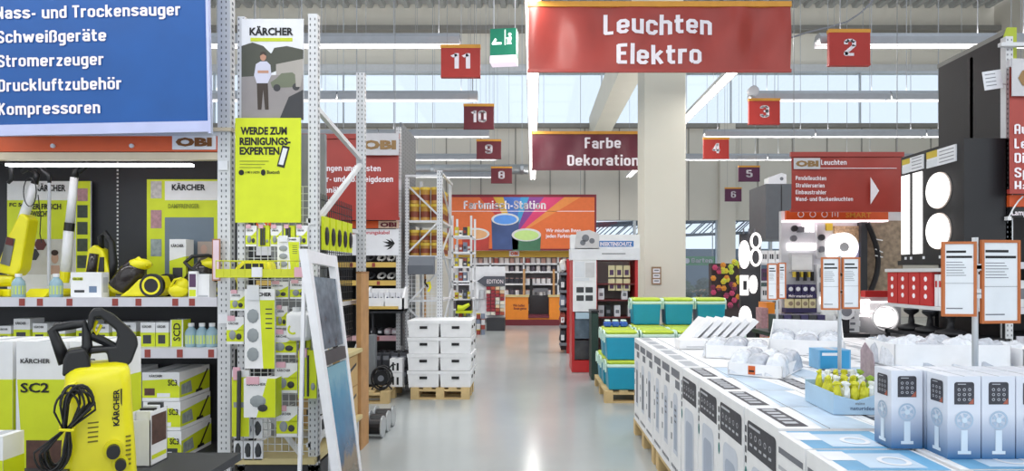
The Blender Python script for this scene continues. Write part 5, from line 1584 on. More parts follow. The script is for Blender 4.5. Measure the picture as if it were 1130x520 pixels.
# dark rack behind the stand, toward the aisle
t = thing('goods_stand', 'narrow dark rack with red post left of the insect stand', 'shelf', (X(621, 12), 12, 0))
MB(t).box(X(619, 12), X(637, 12), 12, 12.5, .05, Z(288, 12)).build('body', M('dark_brown_panel', (66, 54, 56), .6), t)
MB(t).box(X(625, 12), X(629, 12), 11.9, 12.0, 0, Z(286, 12)).build('post', REDP, t)
for i in range(5): MB(t).box(X(617, 12), X(625, 12), 11.85, 12, .15 + i * .33, .2 + i * .33).build('shelf', GREYT, t)
for i in range(5):
    tt = thing('hanging_goods', 'bunch of small dark goods on the narrow dark rack, %s from below' % ORD[i], 'package', (X(620.5, 12), 11.93, .2 + i * .33), group='goods on the narrow dark rack')
    MB().ball((0, 0, .12), (.07, .05, .12), 8, 6, j=.25).build('goods', COLS[(1, 2, 4, 1, 5)[i]], tt)
    MB().box(-.03, .03, -.055, -.045, .05, .15).build('tag', PAPER, tt)

# ---------------------------------------------------------------- cool boxes
TURQ = M('turquoise_plastic', (24, 150, 182), .35)
LIDL = M('lime_lid', (196, 216, 70), .35)
LIDW = M('pale_mint_rim', (214, 238, 226), .35)
pallet('wooden pallet under the front turquoise cool boxes', (.83, 7.34, 0), .8, 1.2)
pallet('wooden pallet under the rear cool boxes by the column', (1.68, 7.34, 0), .8, 1.2)
cb = None
def cooler(loc, lab):
    global cb
    if cb is None:
        cb = thing('cool_box', lab, 'cool box', loc, group='turquoise cool boxes')
        MB().add([(.015, .012, 0), (.345, .012, 0), (.345, .288, 0), (.015, .288, 0), (0, 0, .265), (.36, 0, .265), (.36, .3, .265), (0, .3, .265)], [(0, 3, 2, 1), (4, 5, 6, 7), (0, 1, 5, 4), (1, 2, 6, 5), (2, 3, 7, 6), (3, 0, 4, 7)]).build('box', TURQ, cb, bevel=.015)
        MB().cbox(-.006, .366, -.006, .306, .262, .3, .01).build('rim', LIDW, cb)
        MB().cbox(-.003, .363, -.003, .303, .3, .345, .02).build('lid', LIDL, cb)
        for s in (-.014, .374):
            q = MB(); q.tube([(s, .06, .2), (s, .05, .3), (s, .09, .33), (s, .21, .33), (s, .25, .3), (s, .24, .2)], .012, 6); q.build('handle', LIDW, cb)
    else: dup(cb, loc, 0, lab)
L = .35
zp = .142
for c, x in enumerate((.87, 1.285, 1.70, 2.115)):
    for r, y in enumerate((7.38, 7.76, 8.14)):
        if c == 0:
            hs = 2 if r < 2 else 1
        else: hs = (2, 2, 3)[r]
        for l in range(hs):
            if l < hs - 1 and r > 0 and c > 1: continue
            cooler((x + (0 if c else (-.015 if (l, r) != (0, 0) else 0)), y, zp + l * L), 'turquoise cool box with lime lid, %s, %s stack, %s from the front' % (('lowest', 'second from below', 'topmost on top')[l], ('aisle side', 'second', 'third', 'column side')[c], ORD[r]))
# the topmost rear boxes of the last two columns stand on supports that are hidden: fill them
for c, x in ((2, 1.70), (3, 2.115)):
    for r, y in ((1, 7.76), (2, 8.14)):
        for l in range((2, 2, 3)[r] - 1):
            cooler((x, y, zp + l * L), 'hidden turquoise cool box inside the pile, %s layer, %s stack, %s row' % (('lowest', 'second')[l], ORD[c], ORD[r]))
for i in range(3):
    t = thing('cool_pack', 'small blue cool pack on the aisle side cool box, %s from left' % ORD[i], 'package', (.88 + .1 * i, 7.82, zp + 2 * L), group='blue cool packs')
    MB().cbox(0, .09, 0, .12, 0, .06, .012).build('pack', M('cool_blue', (52, 96, 190), .3), t)
    MB().cbox(.01, .08, .02, .1, .06, .085, .008).build('cap', LIDW, t)
t = thing('waste_bin', 'tall dark green panel bin beside the cool boxes', 'bin', (X(652, 9.0), 8.9, 0))
MB().cbox(0, .1, 0, .4, 0, .95, .015).build('body', M('dark_green', (40, 62, 56), .5), t)
MB().box(-.005, .105, -.005, .405, .95, .98).build('rim', BLACK, t)

# ---------------------------------------------------------------- box island on the right
XB = .95
ZB = .9
for i, (y, n) in enumerate(((5.0, 'far'), (3.72, 'middle'), (2.44, 'near'), (1.5, 'nearest'))):
    for j in range(3):
        pallet('wooden pallet under the appliance boxes, %s row, %s from the aisle' % (n, ORD[j]), (XB + .0 + j * .82, y - .02, 0), .8, 1.0 if i == 0 else (.9 if i == 3 else 1.2))
BPH = ZB - .142
PANEL = M('control_panel_print', (62, 62, 70), .5, var=.25, scale=40)
BLUEP = M('pale_blue_gradient_print', (196, 214, 232), .5, var=.2, scale=4)
BLUE2 = M('sky_blue_print', (112, 170, 210), .45, var=.2, scale=5)
SHAPE = M('appliance_photo', (206, 212, 224), .4)
SHAPE2 = M('appliance_shadow', (168, 178, 196), .45)
TEALP = M('teal_badge', (60, 130, 130), .5)
def round_top(x0, x1, z0, z1, r):
    return [(x0, z0), (x1, z0), (x1, z1 - r)] + [(x1 - r + r * math.cos(a), z1 - r + r * math.sin(a)) for a in (.4, .8, 1.2)] + [(x1 - r, z1), (x0 + r, z1)] + [(x0 + r - r * math.sin(a), z1 - r + r * math.cos(a)) for a in (.4, .8, 1.2)] + [(x0, z1 - r)]
def fan_box(w, dep, kind):
    """tall appliance carton facing the aisle; local front = -y, top carries a printed label"""
    root = thing('appliance_box', 'x', 'box', (0, 0, 0))
    t = MB().box(0, w, 0, dep, 0, BPH).build('carton', WHITE, root)
    q = MB()
    if kind == 'A':
        q.poly(round_top(w * .22, w * .8, .02, BPH * .7, .05), -.0012); q.build('appliance_print', SHAPE, t)
        q = MB(); q.poly(round_top(w * .3, w * .72, .02, BPH * .6, .04), -.0016); q.build('appliance_print', SHAPE2, t)
        MB().rect(0, w, 0, BPH * .14, -.0008).build('blue_fade', BLUEP, t)
        q = MB(); q.poly(round_top(w * .1, w * .94, BPH * .76, BPH * .94, .02), -.0014); q.build('control_panel_print', PANEL, t)
        q = MB()
        for i in range(5):
            q.disc(w * (.22 + .14 * i), BPH * .86, .013, -.002, n=12, r2=.009)
            q.rect(w * (.18 + .14 * i), w * (.26 + .14 * i), BPH * .8, BPH * .815, -.002)
        q.rect(w * .15, w * .5, BPH * .905, BPH * .92, -.002)
        q.build('icon_print', LGREY, t, kind='stuff')
        q = MB(); q.disc(w * .05, BPH * .62, .014, -.002, rz=.03); q.build('badge_print', TEALP, t)
        q = MB()
        for i in range(4): q.rect(w * .02, w * .07, BPH * (.68 + .06 * i), BPH * (.72 + .06 * i), -.002)
        q.build('icon_column_print', PANEL, t, kind='stuff')
    else:
        q.poly(round_top(w * .3, w * .72, BPH * .2, BPH * .74, .04), -.0012); q.build('appliance_print', SHAPE, t)
        q = MB(); q.poly(round_top(w * .38, w * .64, BPH * .24, BPH * .64, .03), -.0016); q.build('appliance_print', GREYT if kind == 'C' else SHAPE2, t)
        q = MB()
        for i in range(3): q.rect(w * .42, w * .6, BPH * (.48 + .05 * i), BPH * (.5 + .05 * i), -.002)
        for i in range(6): q.rect(w * (.12 + .13 * i), w * (.2 + .13 * i), BPH * .06, BPH * .09, -.002)
        for i in range(3): q.rect(w * .08, w * .18, BPH * (.3 + .14 * i), BPH * (.36 + .14 * i), -.002)
        q.rect(w * .1, w * .9, BPH * .88, BPH * .95, -.002)
        q.rect(w * .5, w * .92, BPH * .79, BPH * .86, -.002)
        q.build('icon_print', GREYT, t, kind='stuff')
    # top flap print
    q = MB()
    q.add([(.03, .04, BPH + .001), (w - .03, .04, BPH + .001), (w - .03, .13, BPH + .001), (.03, .13, BPH + .001)], [(0, 1, 2, 3)])
    q.build('top_label_print', PANEL if kind == 'A' else LGREY, t)
    q = MB()
    for i in range(5): q.add([(.05 + i * (w - .1) / 5, .055, BPH + .002), (.05 + (i + .6) * (w - .1) / 5, .055, BPH + .002), (.05 + (i + .6) * (w - .1) / 5, .11, BPH + .002), (.05 + i * (w - .1) / 5, .11, BPH + .002)], [(0, 1, 2, 3)])
    q.build('top_icon_print', LGREY, t)
    q = MB(); q.add([(0, .2, BPH + .0008), (w, .17, BPH + .0008), (w, dep, BPH + .0008), (0, dep - .06, BPH + .0008)], [(0, 1, 2, 3)])
    if kind == 'A': q.build('top_blue_print', BLUEP, t)
    MB().box(0, w, dep / 2 - .002, dep / 2 + .002, BPH - .001, BPH + .0012).build('flap_seam', GREYT, t)
    return root
proto = {}
def put_fan(kind, w, dep, x, y1, lab, grp, dz=0):
    key = (kind, w, dep)
    if key not in proto:
        proto[key] = o = fan_box(w, dep, kind)
        o.location, o.rotation_euler = (x, y1, .142 + dz), (0, 0, -PI / 2)
    else: o = dup(proto[key], (x, y1, .142 + dz), -PI / 2)
    o['label'], o['group'] = lab, grp
rowname = ('aisle side', 'second', 'third', 'fourth', 'fifth', 'sixth')
for r in range(6):
    x = XB + r * .402
    for i in range(4):
        put_fan('A', .392, .395, x + random.uniform(-.002, .002), 2.45 + .4 * (i + 1) - .003, 'white air cooler box with dark control label, %s from the front, %s row' % (ORD[i], rowname[r]), 'air cooler boxes')
    for i in range(6):
        y0 = 4.075 + i * .305 + (.03 if i > 2 else 0)
        put_fan('B' if i < 3 else 'C', .298, .395, x, y0 + .3, 'white tower fan box with grey icons, %s from the front, %s row' % (ORD[i], rowname[r]), 'tower fan boxes')
# blue topped boxes in the foreground
for r in range(5):
    x = .93 + r * .37
    for i, (y0, y1) in enumerate(((2.17, 2.41), (1.93, 2.155), (1.68, 1.915))):
        lab = 'white fan box with blue printed top, %s row from the aisle, %s from the back' % (ORD[r], ORD[i])
        t = pbox('fan_box', lab, 'box', (x, y1, .142), y1 - y0, .36, ZB - .142 + (.004 if r else 0), WHITE, ((.05, .95, .9, .93, GREYT), (.05, .7, .82, .84, LGREY), (.05, .8, .78, .8, LGREY)), rz=-PI / 2, group='blue topped fan boxes',
                 top=((0, 1, .08, .96, BLUE2), (.2, .9, .3, .8, BLUEP), (.1, .55, .05, .3, PAPER)), lid=False)
        q = MB(); h = ZB - .142 + (.004 if r else 0)
        q.T = Matrix(((1, 0, 0, (y1 - y0) * .6), (0, 0, 1, .22), (0, 1, 0, h + .003), (0, 0, 0, 1)))
        q.disc(0, 0, .05, 0, n=18, r2=.035)
        q.build('fan_print', PAPER, t)
# small fan cartons standing on top
def grad_mat():
    m = bpy.data.materials.new('blue_fade_carton')
    m.use_nodes = True
    nt = m.node_tree
    b = nt.nodes['Principled BSDF']
    b.inputs['Roughness'].default_value = .35
    tc = nt.nodes.new('ShaderNodeTexCoord')
    sp = nt.nodes.new('ShaderNodeSeparateXYZ')
    cr = nt.nodes.new('ShaderNodeValToRGB')
    cr.color_ramp.elements[0].position = 0
    cr.color_ramp.elements[0].color = lin((34, 98, 150))
    cr.color_ramp.elements[1].position = .55
    cr.color_ramp.elements[1].color = lin((226, 230, 240))
    nt.links.new(tc.outputs['Generated'], sp.inputs[0])
    nt.links.new(sp.outputs['Z'], cr.inputs[0])
    nt.links.new(cr.outputs[0], b.inputs['Base Color'])
    return m
GRAD = grad_mat()
FANP = M('fan_photo', (176, 196, 216), .4)
fc = None
def fan_carton(loc, lab):
    global fc
    if fc is not None: return dup(fc, loc, 0, lab)
    w, dp, h = .106, .106, .265
    fc = thing('fan_carton', lab, 'box', loc, group='hand fan cartons')
    ca = MB().box(0, w, 0, dp, 0, h).build('carton', GRAD, fc)
    for side in (0, 1):
        T = None if side == 0 else Matrix(((0, 1, 0, 0), (-1, 0, 0, dp), (0, 0, 1, 0), (0, 0, 0, 1)))
        def pr(nm, m, fn):
            q = MB(); q.T = T; fn(q); q.build(nm, m, ca)
        pr('panel_print', PANEL, lambda q: q.poly(round_top(w * .2, w * .8, h * .66, h * .93, .008), -.001))
        def ic(q):
            for a in range(3):
                for b in range(3): q.disc(w * (.34 + .16 * a), h * (.72 + .06 * b), .005, -.0016, n=8, r2=.003)
            q.rect(w * .3, w * .55, h * .9, h * .91, -.0016)
        pr('icon_print', LGREY, ic)
        pr('corner_print', M('panel_corner', (176, 96, 76), .5), lambda q: q.poly([(w * .62, h * .665), (w * .78, h * .665), (w * .78, h * .74)], -.0014))
        def fan(q):
            q.disc(w * .5, h * .47, .03, -.0012, r2=.024)
            for i in range(5):
                a = i * 2 * PI / 5
                q.poly([(w * .5 + .006 * math.cos(a), h * .47 + .006 * math.sin(a)), (w * .5 + .022 * math.cos(a - .3), h * .47 + .022 * math.sin(a - .3)), (w * .5 + .022 * math.cos(a + .5), h * .47 + .022 * math.sin(a + .5))], -.0014)
        pr('fan_print', FANP, fan)
        pr('fan_body_print', M('fan_white', (214, 228, 240), .4), lambda q: (q.disc(w * .5, h * .47, .009, -.002), q.rect(w * .4, w * .6, h * .08, h * .35, -.0013), q.rect(w * .3, w * .7, h * .06, h * .1, -.0015)))
    MB().box(w * .48, w * .52, 0, dp, h - .0005, h + .0008).build('seam', LGREY, fc)
    return fc
zb2 = ZB + .006
fan_carton((1.215, 2.15, zb2), 'hand fan carton at the left end of the row, set back a little')
for i in range(5):
    for j in range(2): fan_carton((1.327 + i * .11, 2.03 + j * .115, zb2), 'hand fan carton with dark icon panel, %s from left in the %s row' % (ORD[i], ('front', 'rear')[j]))

# ---------------------------------------------------------------- trays with film bags
BAG = M('milky_film', (222, 226, 234), .18, var=.12, scale=30, bump=1.0)
BAG2 = M('milky_film_grey', (190, 194, 204), .2, var=.2, scale=24, bump=1.0)
def tray(label, short, loc, rz, w, dep, h, bags, grp='white trays with film bags', back=0, m=WHITE, seed=1, zr=.1):
    t = thing('carton_tray', label, 'tray', loc, rz, grp)
    th = .006
    MB().box(0, w, 0, th, 0, h).build('front_wall', m, t)
    MB().box(0, w, dep - th, dep, 0, h + back).build('rear_wall', m, t)
    for x in (0, w - th): MB().prismx([(0, 0), (dep, 0), (dep, h + back), (dep * .7, h + back * .6), (0, h)], x, x + th).build('side_wall', m, t)
    MB().box(th, w - th, th, dep - th, 0, th).build('bottom', m, t)
    rr = random.Random(seed)
    Mt = Matrix.Translation(loc) @ Matrix.Rotation(rz, 4, 'Z')
    nx, ny = bags
    for i in range(nx):
        for j in range(ny):
            bw_, bd = w / nx * 1.1, dep / ny * 1.0
            p = Mt @ Vector((w * (i + .5) / nx, dep * (j + .5) / ny, .008))
            b = thing('film_bag', 'clear film bag, %s from left, %s row, in %s' % (ORD[i], ('front', 'rear', 'back')[j], short), 'bag', p, rz + rr.uniform(-.1, .1), grp.replace('trays with ', '') + ' in trays')
            q = MB()
            hh = h + zr * rr.uniform(.55, .85)
            nu, nv = 18, 14
            ws = [(rr.uniform(15, 130), rr.uniform(-110, 110), rr.uniform(0, 6), rr.uniform(.3, 1)) for _ in range(8)]
            vs = []
            for a in range(nv + 1):
                for c in range(nu + 1):
                    uu, vv = c / nu * 2 - 1, a / nv * 2 - 1
                    e = max(0, (1 - uu ** 8) * (1 - vv ** 8)) ** .22 * (1 - .3 * vv * vv) * (1 - .2 * uu * uu)
                    x_, y_ = uu * bw_ * .5, vv * bd * .5
                    f = sum(am * math.sin(fx_ * x_ + gy_ * y_ + ph) for fx_, gy_, ph, am in ws) * .05
                    vs.append((x_, y_, max(.002, hh * e * (.84 + f * .38 + rr.uniform(-.02, .02)))))
            q.add(vs, [(a * (nu + 1) + c, a * (nu + 1) + c + 1, (a + 1) * (nu + 1) + c + 1, (a + 1) * (nu + 1) + c) for a in range(nv) for c in range(nu)])
            q.build('film', BAG if (i + j) % 2 == 0 else BAG2, b, smooth=True)
            MB().ball((0, 0, hh * .45), (bw_ * .3, bd * .3, hh * .3), 8, 5, j=.1).build('content', PAPER, b)
    return t
ZT = ZB + .004
t1 = tray('white tray with orange price sticker on the air cooler boxes', 'the sticker tray', (1.155, 3.76, ZT), -.62, .31, .46, .07, (3, 2), seed=2, zr=.1)
MB().box(.12, .16, -.003, 0, .01, .06).build('price_sticker', M('sticker_orange', (206, 96, 40), .5), t1)
MB().box(.125, .155, -.004, -.003, .025, .035).build('sticker_print', TBLACK, t1)
tray('white tray left of the sticker tray, toward the slanted boxes', 'the tray by the slanted boxes', (1.22, 4.5, ZT), -.35, .42, .4, .09, (3, 1), seed=3, zr=.08)
tray('large tray with raised back below the paired price signs', 'the raised back tray', (1.76, 4.72, ZT), -.42, .5, .44, .11, (3, 2), back=.12, seed=4, zr=.1)
tray('wide white tray right behind the large price sign pole', 'the tray behind the big sign', (2.27, 3.98, ZT), -.06, .7, .4, .15, (4, 2), seed=5, zr=.08)
tray('white tray at the right image edge', 'the tray at the right edge', (3.02, 3.9, ZT), 0, .3, .4, .13, (2, 1), seed=6, zr=.06)
for i in range(6):
    b = thing('flat_box', 'flat white box leaning in the slanted row, %s from left' % ORD[i], 'box', (1.24 + i * .075, 5.2 + .0 * i, ZT), group='slanted flat boxes')
    q = MB()
    q.prism([(0, 0), (.04, 0), (.24, .2), (.205, .225)], 0, .34)
    q.build('carton', WHITE, b)
    q = MB(); q.add([(.0405, .03, .001), (.0405, .31, .001), (.2395, .31, .2), (.2395, .03, .2)], [(0, 1, 2, 3)]); q.build('side_print', GREYT, b)
pbox('support_box', 'low white box holding the slanted flat boxes', 'box', (1.16, 5.0, ZT), .5, .19, .07, WHITE, ((.1, .9, .2, .3, LGREY),), lid=True)
# blue cartons between the trays
pbox('product_box', 'turquoise blue carton behind the yellow snack tray', 'box', (1.78, 3.95, ZT), .2, .14, .12, BLUE2, ((.05, .95, .05, .95, M('turquoise_print', (50, 150, 200), .4)), (.1, .6, .7, .85, PAPER)))
for i in range(3): pbox('product_box', 'pale blue carton lying right of the turquoise carton, %s' % ORD[i], 'box', (2.46 + i * .19, 4.45 + .03 * i, ZT), .17, .2, .13 - .02 * i, WHITE, ((.05, .95, .1, .6, BLUEP),), top=((0, 1, 0, 1, BLUEP),), group='pale blue cartons')
# snack tray
d = 2.6
st_ = thing('snack_tray', 'pale blue open tray with printed lettering holding yellow and white packets', 'tray', (1.27, 2.68, ZT), -.03)
TBL = M('tray_blue', (176, 206, 230), .45)
MB().prism([(0, 0), (.25, 0), (.25, .1), (.18, .085), (.1, .06), (0, .085)], 0, .005).build('front_wall', TBL, st_)
MB().box(0, .25, .295, .3, 0, .1).build('rear_wall', TBL, st_)
for x in (0, .245): MB().box(x, x + .005, .005, .295, 0, .09).build('side_wall', TBL, st_)
MB().box(.005, .245, .005, .295, 0, .004).build('bottom', TBL, st_)
txt('mint', .09, .13, .042, .012, GREYT, st_, y=-.003, bold=.01)
txt('naturidee', .07, .17, .02, .016, M('slate_lettering', (80, 100, 130), .5), st_, y=-.003, bold=.01)
q = MB(); q.disc(.225, .06, .014, -.002, rz=.022); q.disc(.235, .03, .016, -.002, rz=.028); q.build('picture_print', PHOTO[3], st_)
q = MB()
q.prismx([(.1, 0), (.28, 0), (.28, .24), (.24, .28), (.17, .24), (.13, .12)], .246, .25)
q.build('header_card', M('card_mauve', (168, 150, 160), .5, var=.3, scale=30), st_)
MS = Matrix.Translation((1.27, 2.68, ZT)) @ Matrix.Rotation(-.03, 4, 'Z')
SN = [M('snack_yellow', (206, 204, 50), .4, var=.2, scale=40), M('snack_white', (226, 230, 230), .35, var=.2, scale=40), M('snack_green', (150, 180, 60), .4)]
rr = random.Random(9)
for i in range(18):
    p = MS @ Vector((.03 + (i % 6) * .037, .035 + (i // 6) * .09, .012))
    b = thing('snack_packet', '%s packet in the pale blue tray, %s from left, %s row' % (('yellow', 'white', 'yellow', 'yellow', 'white', 'green')[(i * 7) % 6], ORD[i % 6], ('front', 'middle', 'rear')[i // 6]), 'packet', p, rr.uniform(-1, 1), 'packets in the pale blue tray')
    m = SN[(0, 1, 0, 0, 1, 2)[(i * 7) % 6]]
    MB().ball((0, 0, .055), (.018, .026, .055 + .012 * (i // 6)), 9, 7, j=.22).build('packet', m, b)
    MB().ball((0, 0, .112 + .012 * (i // 6)), (.018, .01, .012), 6, 4, j=.3).build('twist', m, b)

# ---------------------------------------------------------------- price sign poles
OFR = M('orange_frame', (190, 106, 52), .4)
def price_sign(label, px, d, sheets, zb, ang):
    t = thing('price_sign', label, 'price sign', (X(px, d), d, zb), group='price signs on poles')
    k = d / F
    top = max(Z(s[2], d) for s in sheets) - zb
    MB().cyl((0, 0, 0), (0, 0, top + .01), .011, n=10).build('pole', M('pole_grey', (196, 200, 204), .4, .3), t, smooth=True)
    MB().cyl((0, 0, 0), (0, 0, .012), .06, n=16).build('foot', M('pole_grey'), t)
    for a, b, c, e, s in sheets:
        w_, h_ = (b - a) * k, (e - c) * k
        T = Matrix.Translation(((a - px) * k if s < 0 else (a - px) * k, -.012, Z(e, d) - zb)) @ Matrix.Rotation(ang * s, 4, 'Z')
        fr = .011 * h_ / .33
        q = MB(); q.T = T
        q.box(0, w_, -.006, .006, 0, fr); q.box(0, w_, -.006, .006, h_ - fr, h_); q.box(0, fr, -.006, .006, fr, h_ - fr); q.box(w_ - fr, w_, -.006, .006, fr, h_ - fr)
        q.build('frame', OFR, t)
        q = MB(); q.T = T; q.box(fr, w_ - fr, -.002, .002, fr, h_ - fr); q.build('sheet', M('price_sheet', (232, 236, 240), .5), t)
        q = MB(); q.T = T
        q.rect(fr * 1.6, w_ * .7, h_ * .85, h_ * .88, -.003); q.rect(fr * 1.6, w_ - fr * 1.6, h_ * .78, h_ * .81, -.003)
        q.build('headline_print', TBLACK, t)
        q = MB(); q.T = T
        for i in range(6): q.rect(fr * 1.6, w_ * (.6 + .05 * (i % 3)), h_ * (.72 - i * .035), h_ * (.728 - i * .035), -.003)
        q.rect(fr, w_ - fr, h_ * .44, h_ * .445, -.003); q.rect(fr * 1.6, w_ * .6, h_ * .1, h_ * .115, -.003)
        q.build('text_print', GREYT, t)
        MB().box(min(0, 0) - .014, .014, -.016, .014, Z((c * 2 + e) / 3, d) - zb - .01, Z((c * 2 + e) / 3, d) - zb + .01).build('clip', STEEL, t)
        MB().box(-.014, .014, -.016, .014, Z((c + e * 2) / 3, d) - zb - .01, Z((c + e * 2) / 3, d) - zb + .01).build('clip', STEEL, t)
    return t
price_sign('large pair of orange framed price sheets on a pole, nearest the viewer', 1076, 2.5, [(1037, 1072, 267, 349, -1), (1080, 1127, 265, 357, 1)], ZT, .12)
price_sign('middle pair of orange framed price sheets on a pole', 926.5, 3.85, [(905, 925, 284, 342, -1), (928, 949, 284, 341, 1)], ZT, .12)
price_sign('small far pair of orange framed price sheets on a pole', 857.5, 5.75, [(846, 857, 291, 331, -1), (858, 867, 290, 330, 1)], ZT, .1)

# ---------------------------------------------------------------- lighting department: first rack on the right
RX = 3.5
BLK = M('black_board', (30, 30, 34), .5)
LED = M('led_white', (255, 250, 248), .4, emit=1.0)
r2k = thing('shelf_rack', 'tall black rack end with red banner at the right image edge', 'shelf', (4.6, 5.15, 0))
MB(r2k).box(3.9, 3.94, 5.22, 6.1, 0, Z(36, 5.2)).build('end_panel', BLK, r2k)
MB(r2k).box(3.9, 3.945, 5.62, 5.66, 1.6, Z(64, 5.65)).build('joint_strip', STEEL, r2k)
MB(r2k).box(3.9, 3.95, 5.22, 6.12, Z(36, 5.2), Z(36, 5.2) + .04).build('top_cap', M('trim_grey'), r2k)
post(r2k, 1110, 1118, 40, 5.15, .06)
MB(r2k).box(3.95, 6.2, 5.75, 5.8, .05, 3.2).build('back_panel', BLK, r2k)
for py in (290, 340, 372): shelf(r2k, 3.93, 6.2, 5.16, 5.74, Z(py, 5.15), rail=.05, tags=8, m=DARK, seed=py)
MB(r2k).box(X(1116, 5.1), 6.2, 5.12, 5.15, Z(228, 5.1), Z(215, 5.1)).build('valance', ORANGE, r2k)
MB(r2k).box(X(1116, 5.1), 6.2, 5.11, 5.15, Z(240, 5.1), Z(229, 5.1)).build('name_strip', BLACK, r2k)
txt('Lampen', X(1117, 5.1) - r2k.location.x, X(1141, 5.1) - r2k.location.x, Z(237.5, 5.1), .045, TWHITE, r2k, y=-.045, bold=.02)
MB(r2k).box(X(1100, 5.15), X(1130, 5.15), 5.1, 5.14, Z(53, 5.15), Z(49, 5.15)).build('crossbar', STEEL, r2k)
for i in range(8):
    pbox('product_box', 'small lamp carton on the black rack, %s from its post' % ORD[i], 'box', (4.0 + i * .2, 5.25, Z(340, 5.15) + .002), .16, .2, .22, (WHITE, M('red_card', (190, 44, 44), .5))[i % 2], ((.2, .8, .3, .7, GREYT),), group='lamp cartons on the black rack', lid=False)
banner('hanging_banner', 'red cloth banner with cut off lettering at the right image edge', 1114, 1230, 66, 214, 5.05, RED, [('Außenleuchten', 1119, 1215, 148, 11), ('Leuchtmittel', 1119, 1200, 164, 11), ('Dimmer', 1119, 1170, 180, 11), ('Spots', 1119, 1160, 196, 11), ('Halogen', 1119, 1175, 211, 11)], strip=M('grey_plate'), amp=.003, seed=9)
bn = [o for o in bpy.data.objects if o.get('label', '').startswith('red cloth banner with cut')][0]
k = 5.05 / F
MB().box(0, 116 * k, -.03, -.02, 107 * k, 148 * k).build('logo_plate', M('grey_plate'), bn)
txt('OBI', 6 * k, 70 * k, 117 * k, 20 * k, M('bronze_lettering'), bn, y=-.034, bold=.06)
t = thing('lime_board', 'lime green board above the red banner at right edge', 'sign', (X(1116, 5.1), 5.2, Z(66, 5.1)))
MB().prism([(0, 0), (.12, 0), (.12, .3), (.04, .3), (0, .18)], 0, .01).build('board', M('olive_lime', (176, 190, 50), .5), t)
MB().box(.1, .12, .01, .03, 0, .3).build('bracket', STEEL, t)
t = thing('price_note', 'tilted white price note on the black rack end panel', 'price sign', (X(1089, 5.1), 5.12, Z(99, 5.1)))
q = MB(); q.T = Matrix.Rotation(-.15, 4, 'Y'); q.box(0, .15, 0, .006, 0, .15); q.build('sheet', PAPER, t)
q = MB(); q.T = Matrix.Rotation(-.15, 4, 'Y')
for i in range(4): q.rect(.015, .1, .03 + i * .03, .036 + i * .03, -.001)
q.build('text_print', GREYT, t)
MB().box(.1, .18, .006, .02, .05, .06).build('bracket', STEEL, t)
# lamp display block facing the aisle
lb = thing('lamp_display', 'black display block with two lit bars and two lit discs', 'lamp display', (RX + .2, 5.55, 1.6))
MB(lb).box(RX, 3.89, 5.15, 6.03, 1.62, 2.6).build('block', BLK, lb)
MB(lb).box(RX - .02, 3.89, 5.13, 6.05, 1.58, 1.62).build('base_board', BLK, lb)
def yd(px): return RX * F / (px - VX)
for a, b in ((995.5, 1004), (1008, 1018)):
    MB(lb).box(RX - .008, RX, yd(b), yd(a), 1.68, 2.42).build('light_bar', LED, lb)
for z in (2.215, 1.865):
    MB(lb).cyl((RX - .028, yd(1037), z), (RX - .01, yd(1037), z), .15, n=28).build('light_disc', LED, lb)
    MB(lb).cyl((RX - .012, yd(1037), z), (RX, yd(1037), z), .158, n=28).build('lamp_rim', M('lamp_warm', (206, 190, 180), .4), lb)
for a, b, z0, z1 in ((997, 1020, 2.44, 2.57), (1024, 1056, 2.43, 2.57)):
    MB(lb).box(RX - .012, RX, yd(b), yd(a), z0, z1).build('info_label', PAPER, lb)
    ym = yd(a) * .62 + yd(b) * .38
    MB(lb).box(RX - .014, RX - .011, ym, yd(a), z0, z0 + .06).build('label_print', M('photo_sky'), lb)
    MB(lb).box(RX - .014, RX - .011, ym, yd(a), z0 + .08, z1).build('label_print', M('label_gold', (206, 180, 60), .5), lb)
    q = MB(lb)
    for i in range(4): q.box(RX - .014, RX - .011, yd(b) + .02, ym - .03, z0 + .02 + i * .03, z0 + .026 + i * .03)
    q.build('text_print', GREYT, lb)
for px in (1000, 1006, 1020, 1038): MB(lb).box(RX - .01, RX, yd(px) - .01, yd(px) + .01, 1.63, 1.655).build('price_tag', PAPER, lb)
t = thing('white_cable', 'thin white cable looping from the display block to the rack', 'cable', (3.9, 5.1, 1.9))
q = MB(t); q.tube([(3.84, 5.12, 1.95), (3.86, 5.1, 2.02), (3.9, 5.1, 2.08), (3.94, 5.1, 2.12)], .006, 5); q.build('cord', WHITE, t)
MB(t).box(3.82, 3.85, 5.1, 5.14, 1.93, 1.96).build('plug', WHITE, t)
# shelf under the block
es = thing('end_shelf', 'low shelf unit of lamp cartons below the lamp display block', 'shelf', (3.66, 5.6, 0))
for z in (1.545, 1.22, .97, .6, .1): MB(es).box(3.385, 3.88, 5.15, 6.1, z - .03, z).build('shelf', STEEL if z > 1 else BLK, es)
for y in (5.16, 6.06):
    MB(es).box(3.84, 3.88, y, y + .03, 0, 1.55).build('post', BLK, es)
    MB(es).box(3.385, 3.415, y, y + .03, 0, .97).build('post', BLK, es)
REDC = M('red_card')
for i in range(4):
    b = pbox('lamp_carton', 'red lamp carton with white dots under the display block, %s from far' % ORD[i], 'box', (3.40, 6.08 - i * .17, 1.222), .16, .3, .29, REDC, rz=-PI / 2, group='red lamp cartons', lid=False)
    q = MB()
    for j in range(3): q.disc(.08, .08 + j * .075, .022, -.002, n=12)
    q.build('dot_print', TWHITE, b)
for i in range(5):
    b = pbox('binder_carton', 'narrow pale carton beside the red lamp cartons, %s from far' % ORD[i], 'box', (3.42, 5.40 - i * .05, 1.222), .044, .28, .27, PAPER, ((.2, .8, .6, .8, REDC),), rz=-PI / 2, group='narrow pale cartons', lid=False)
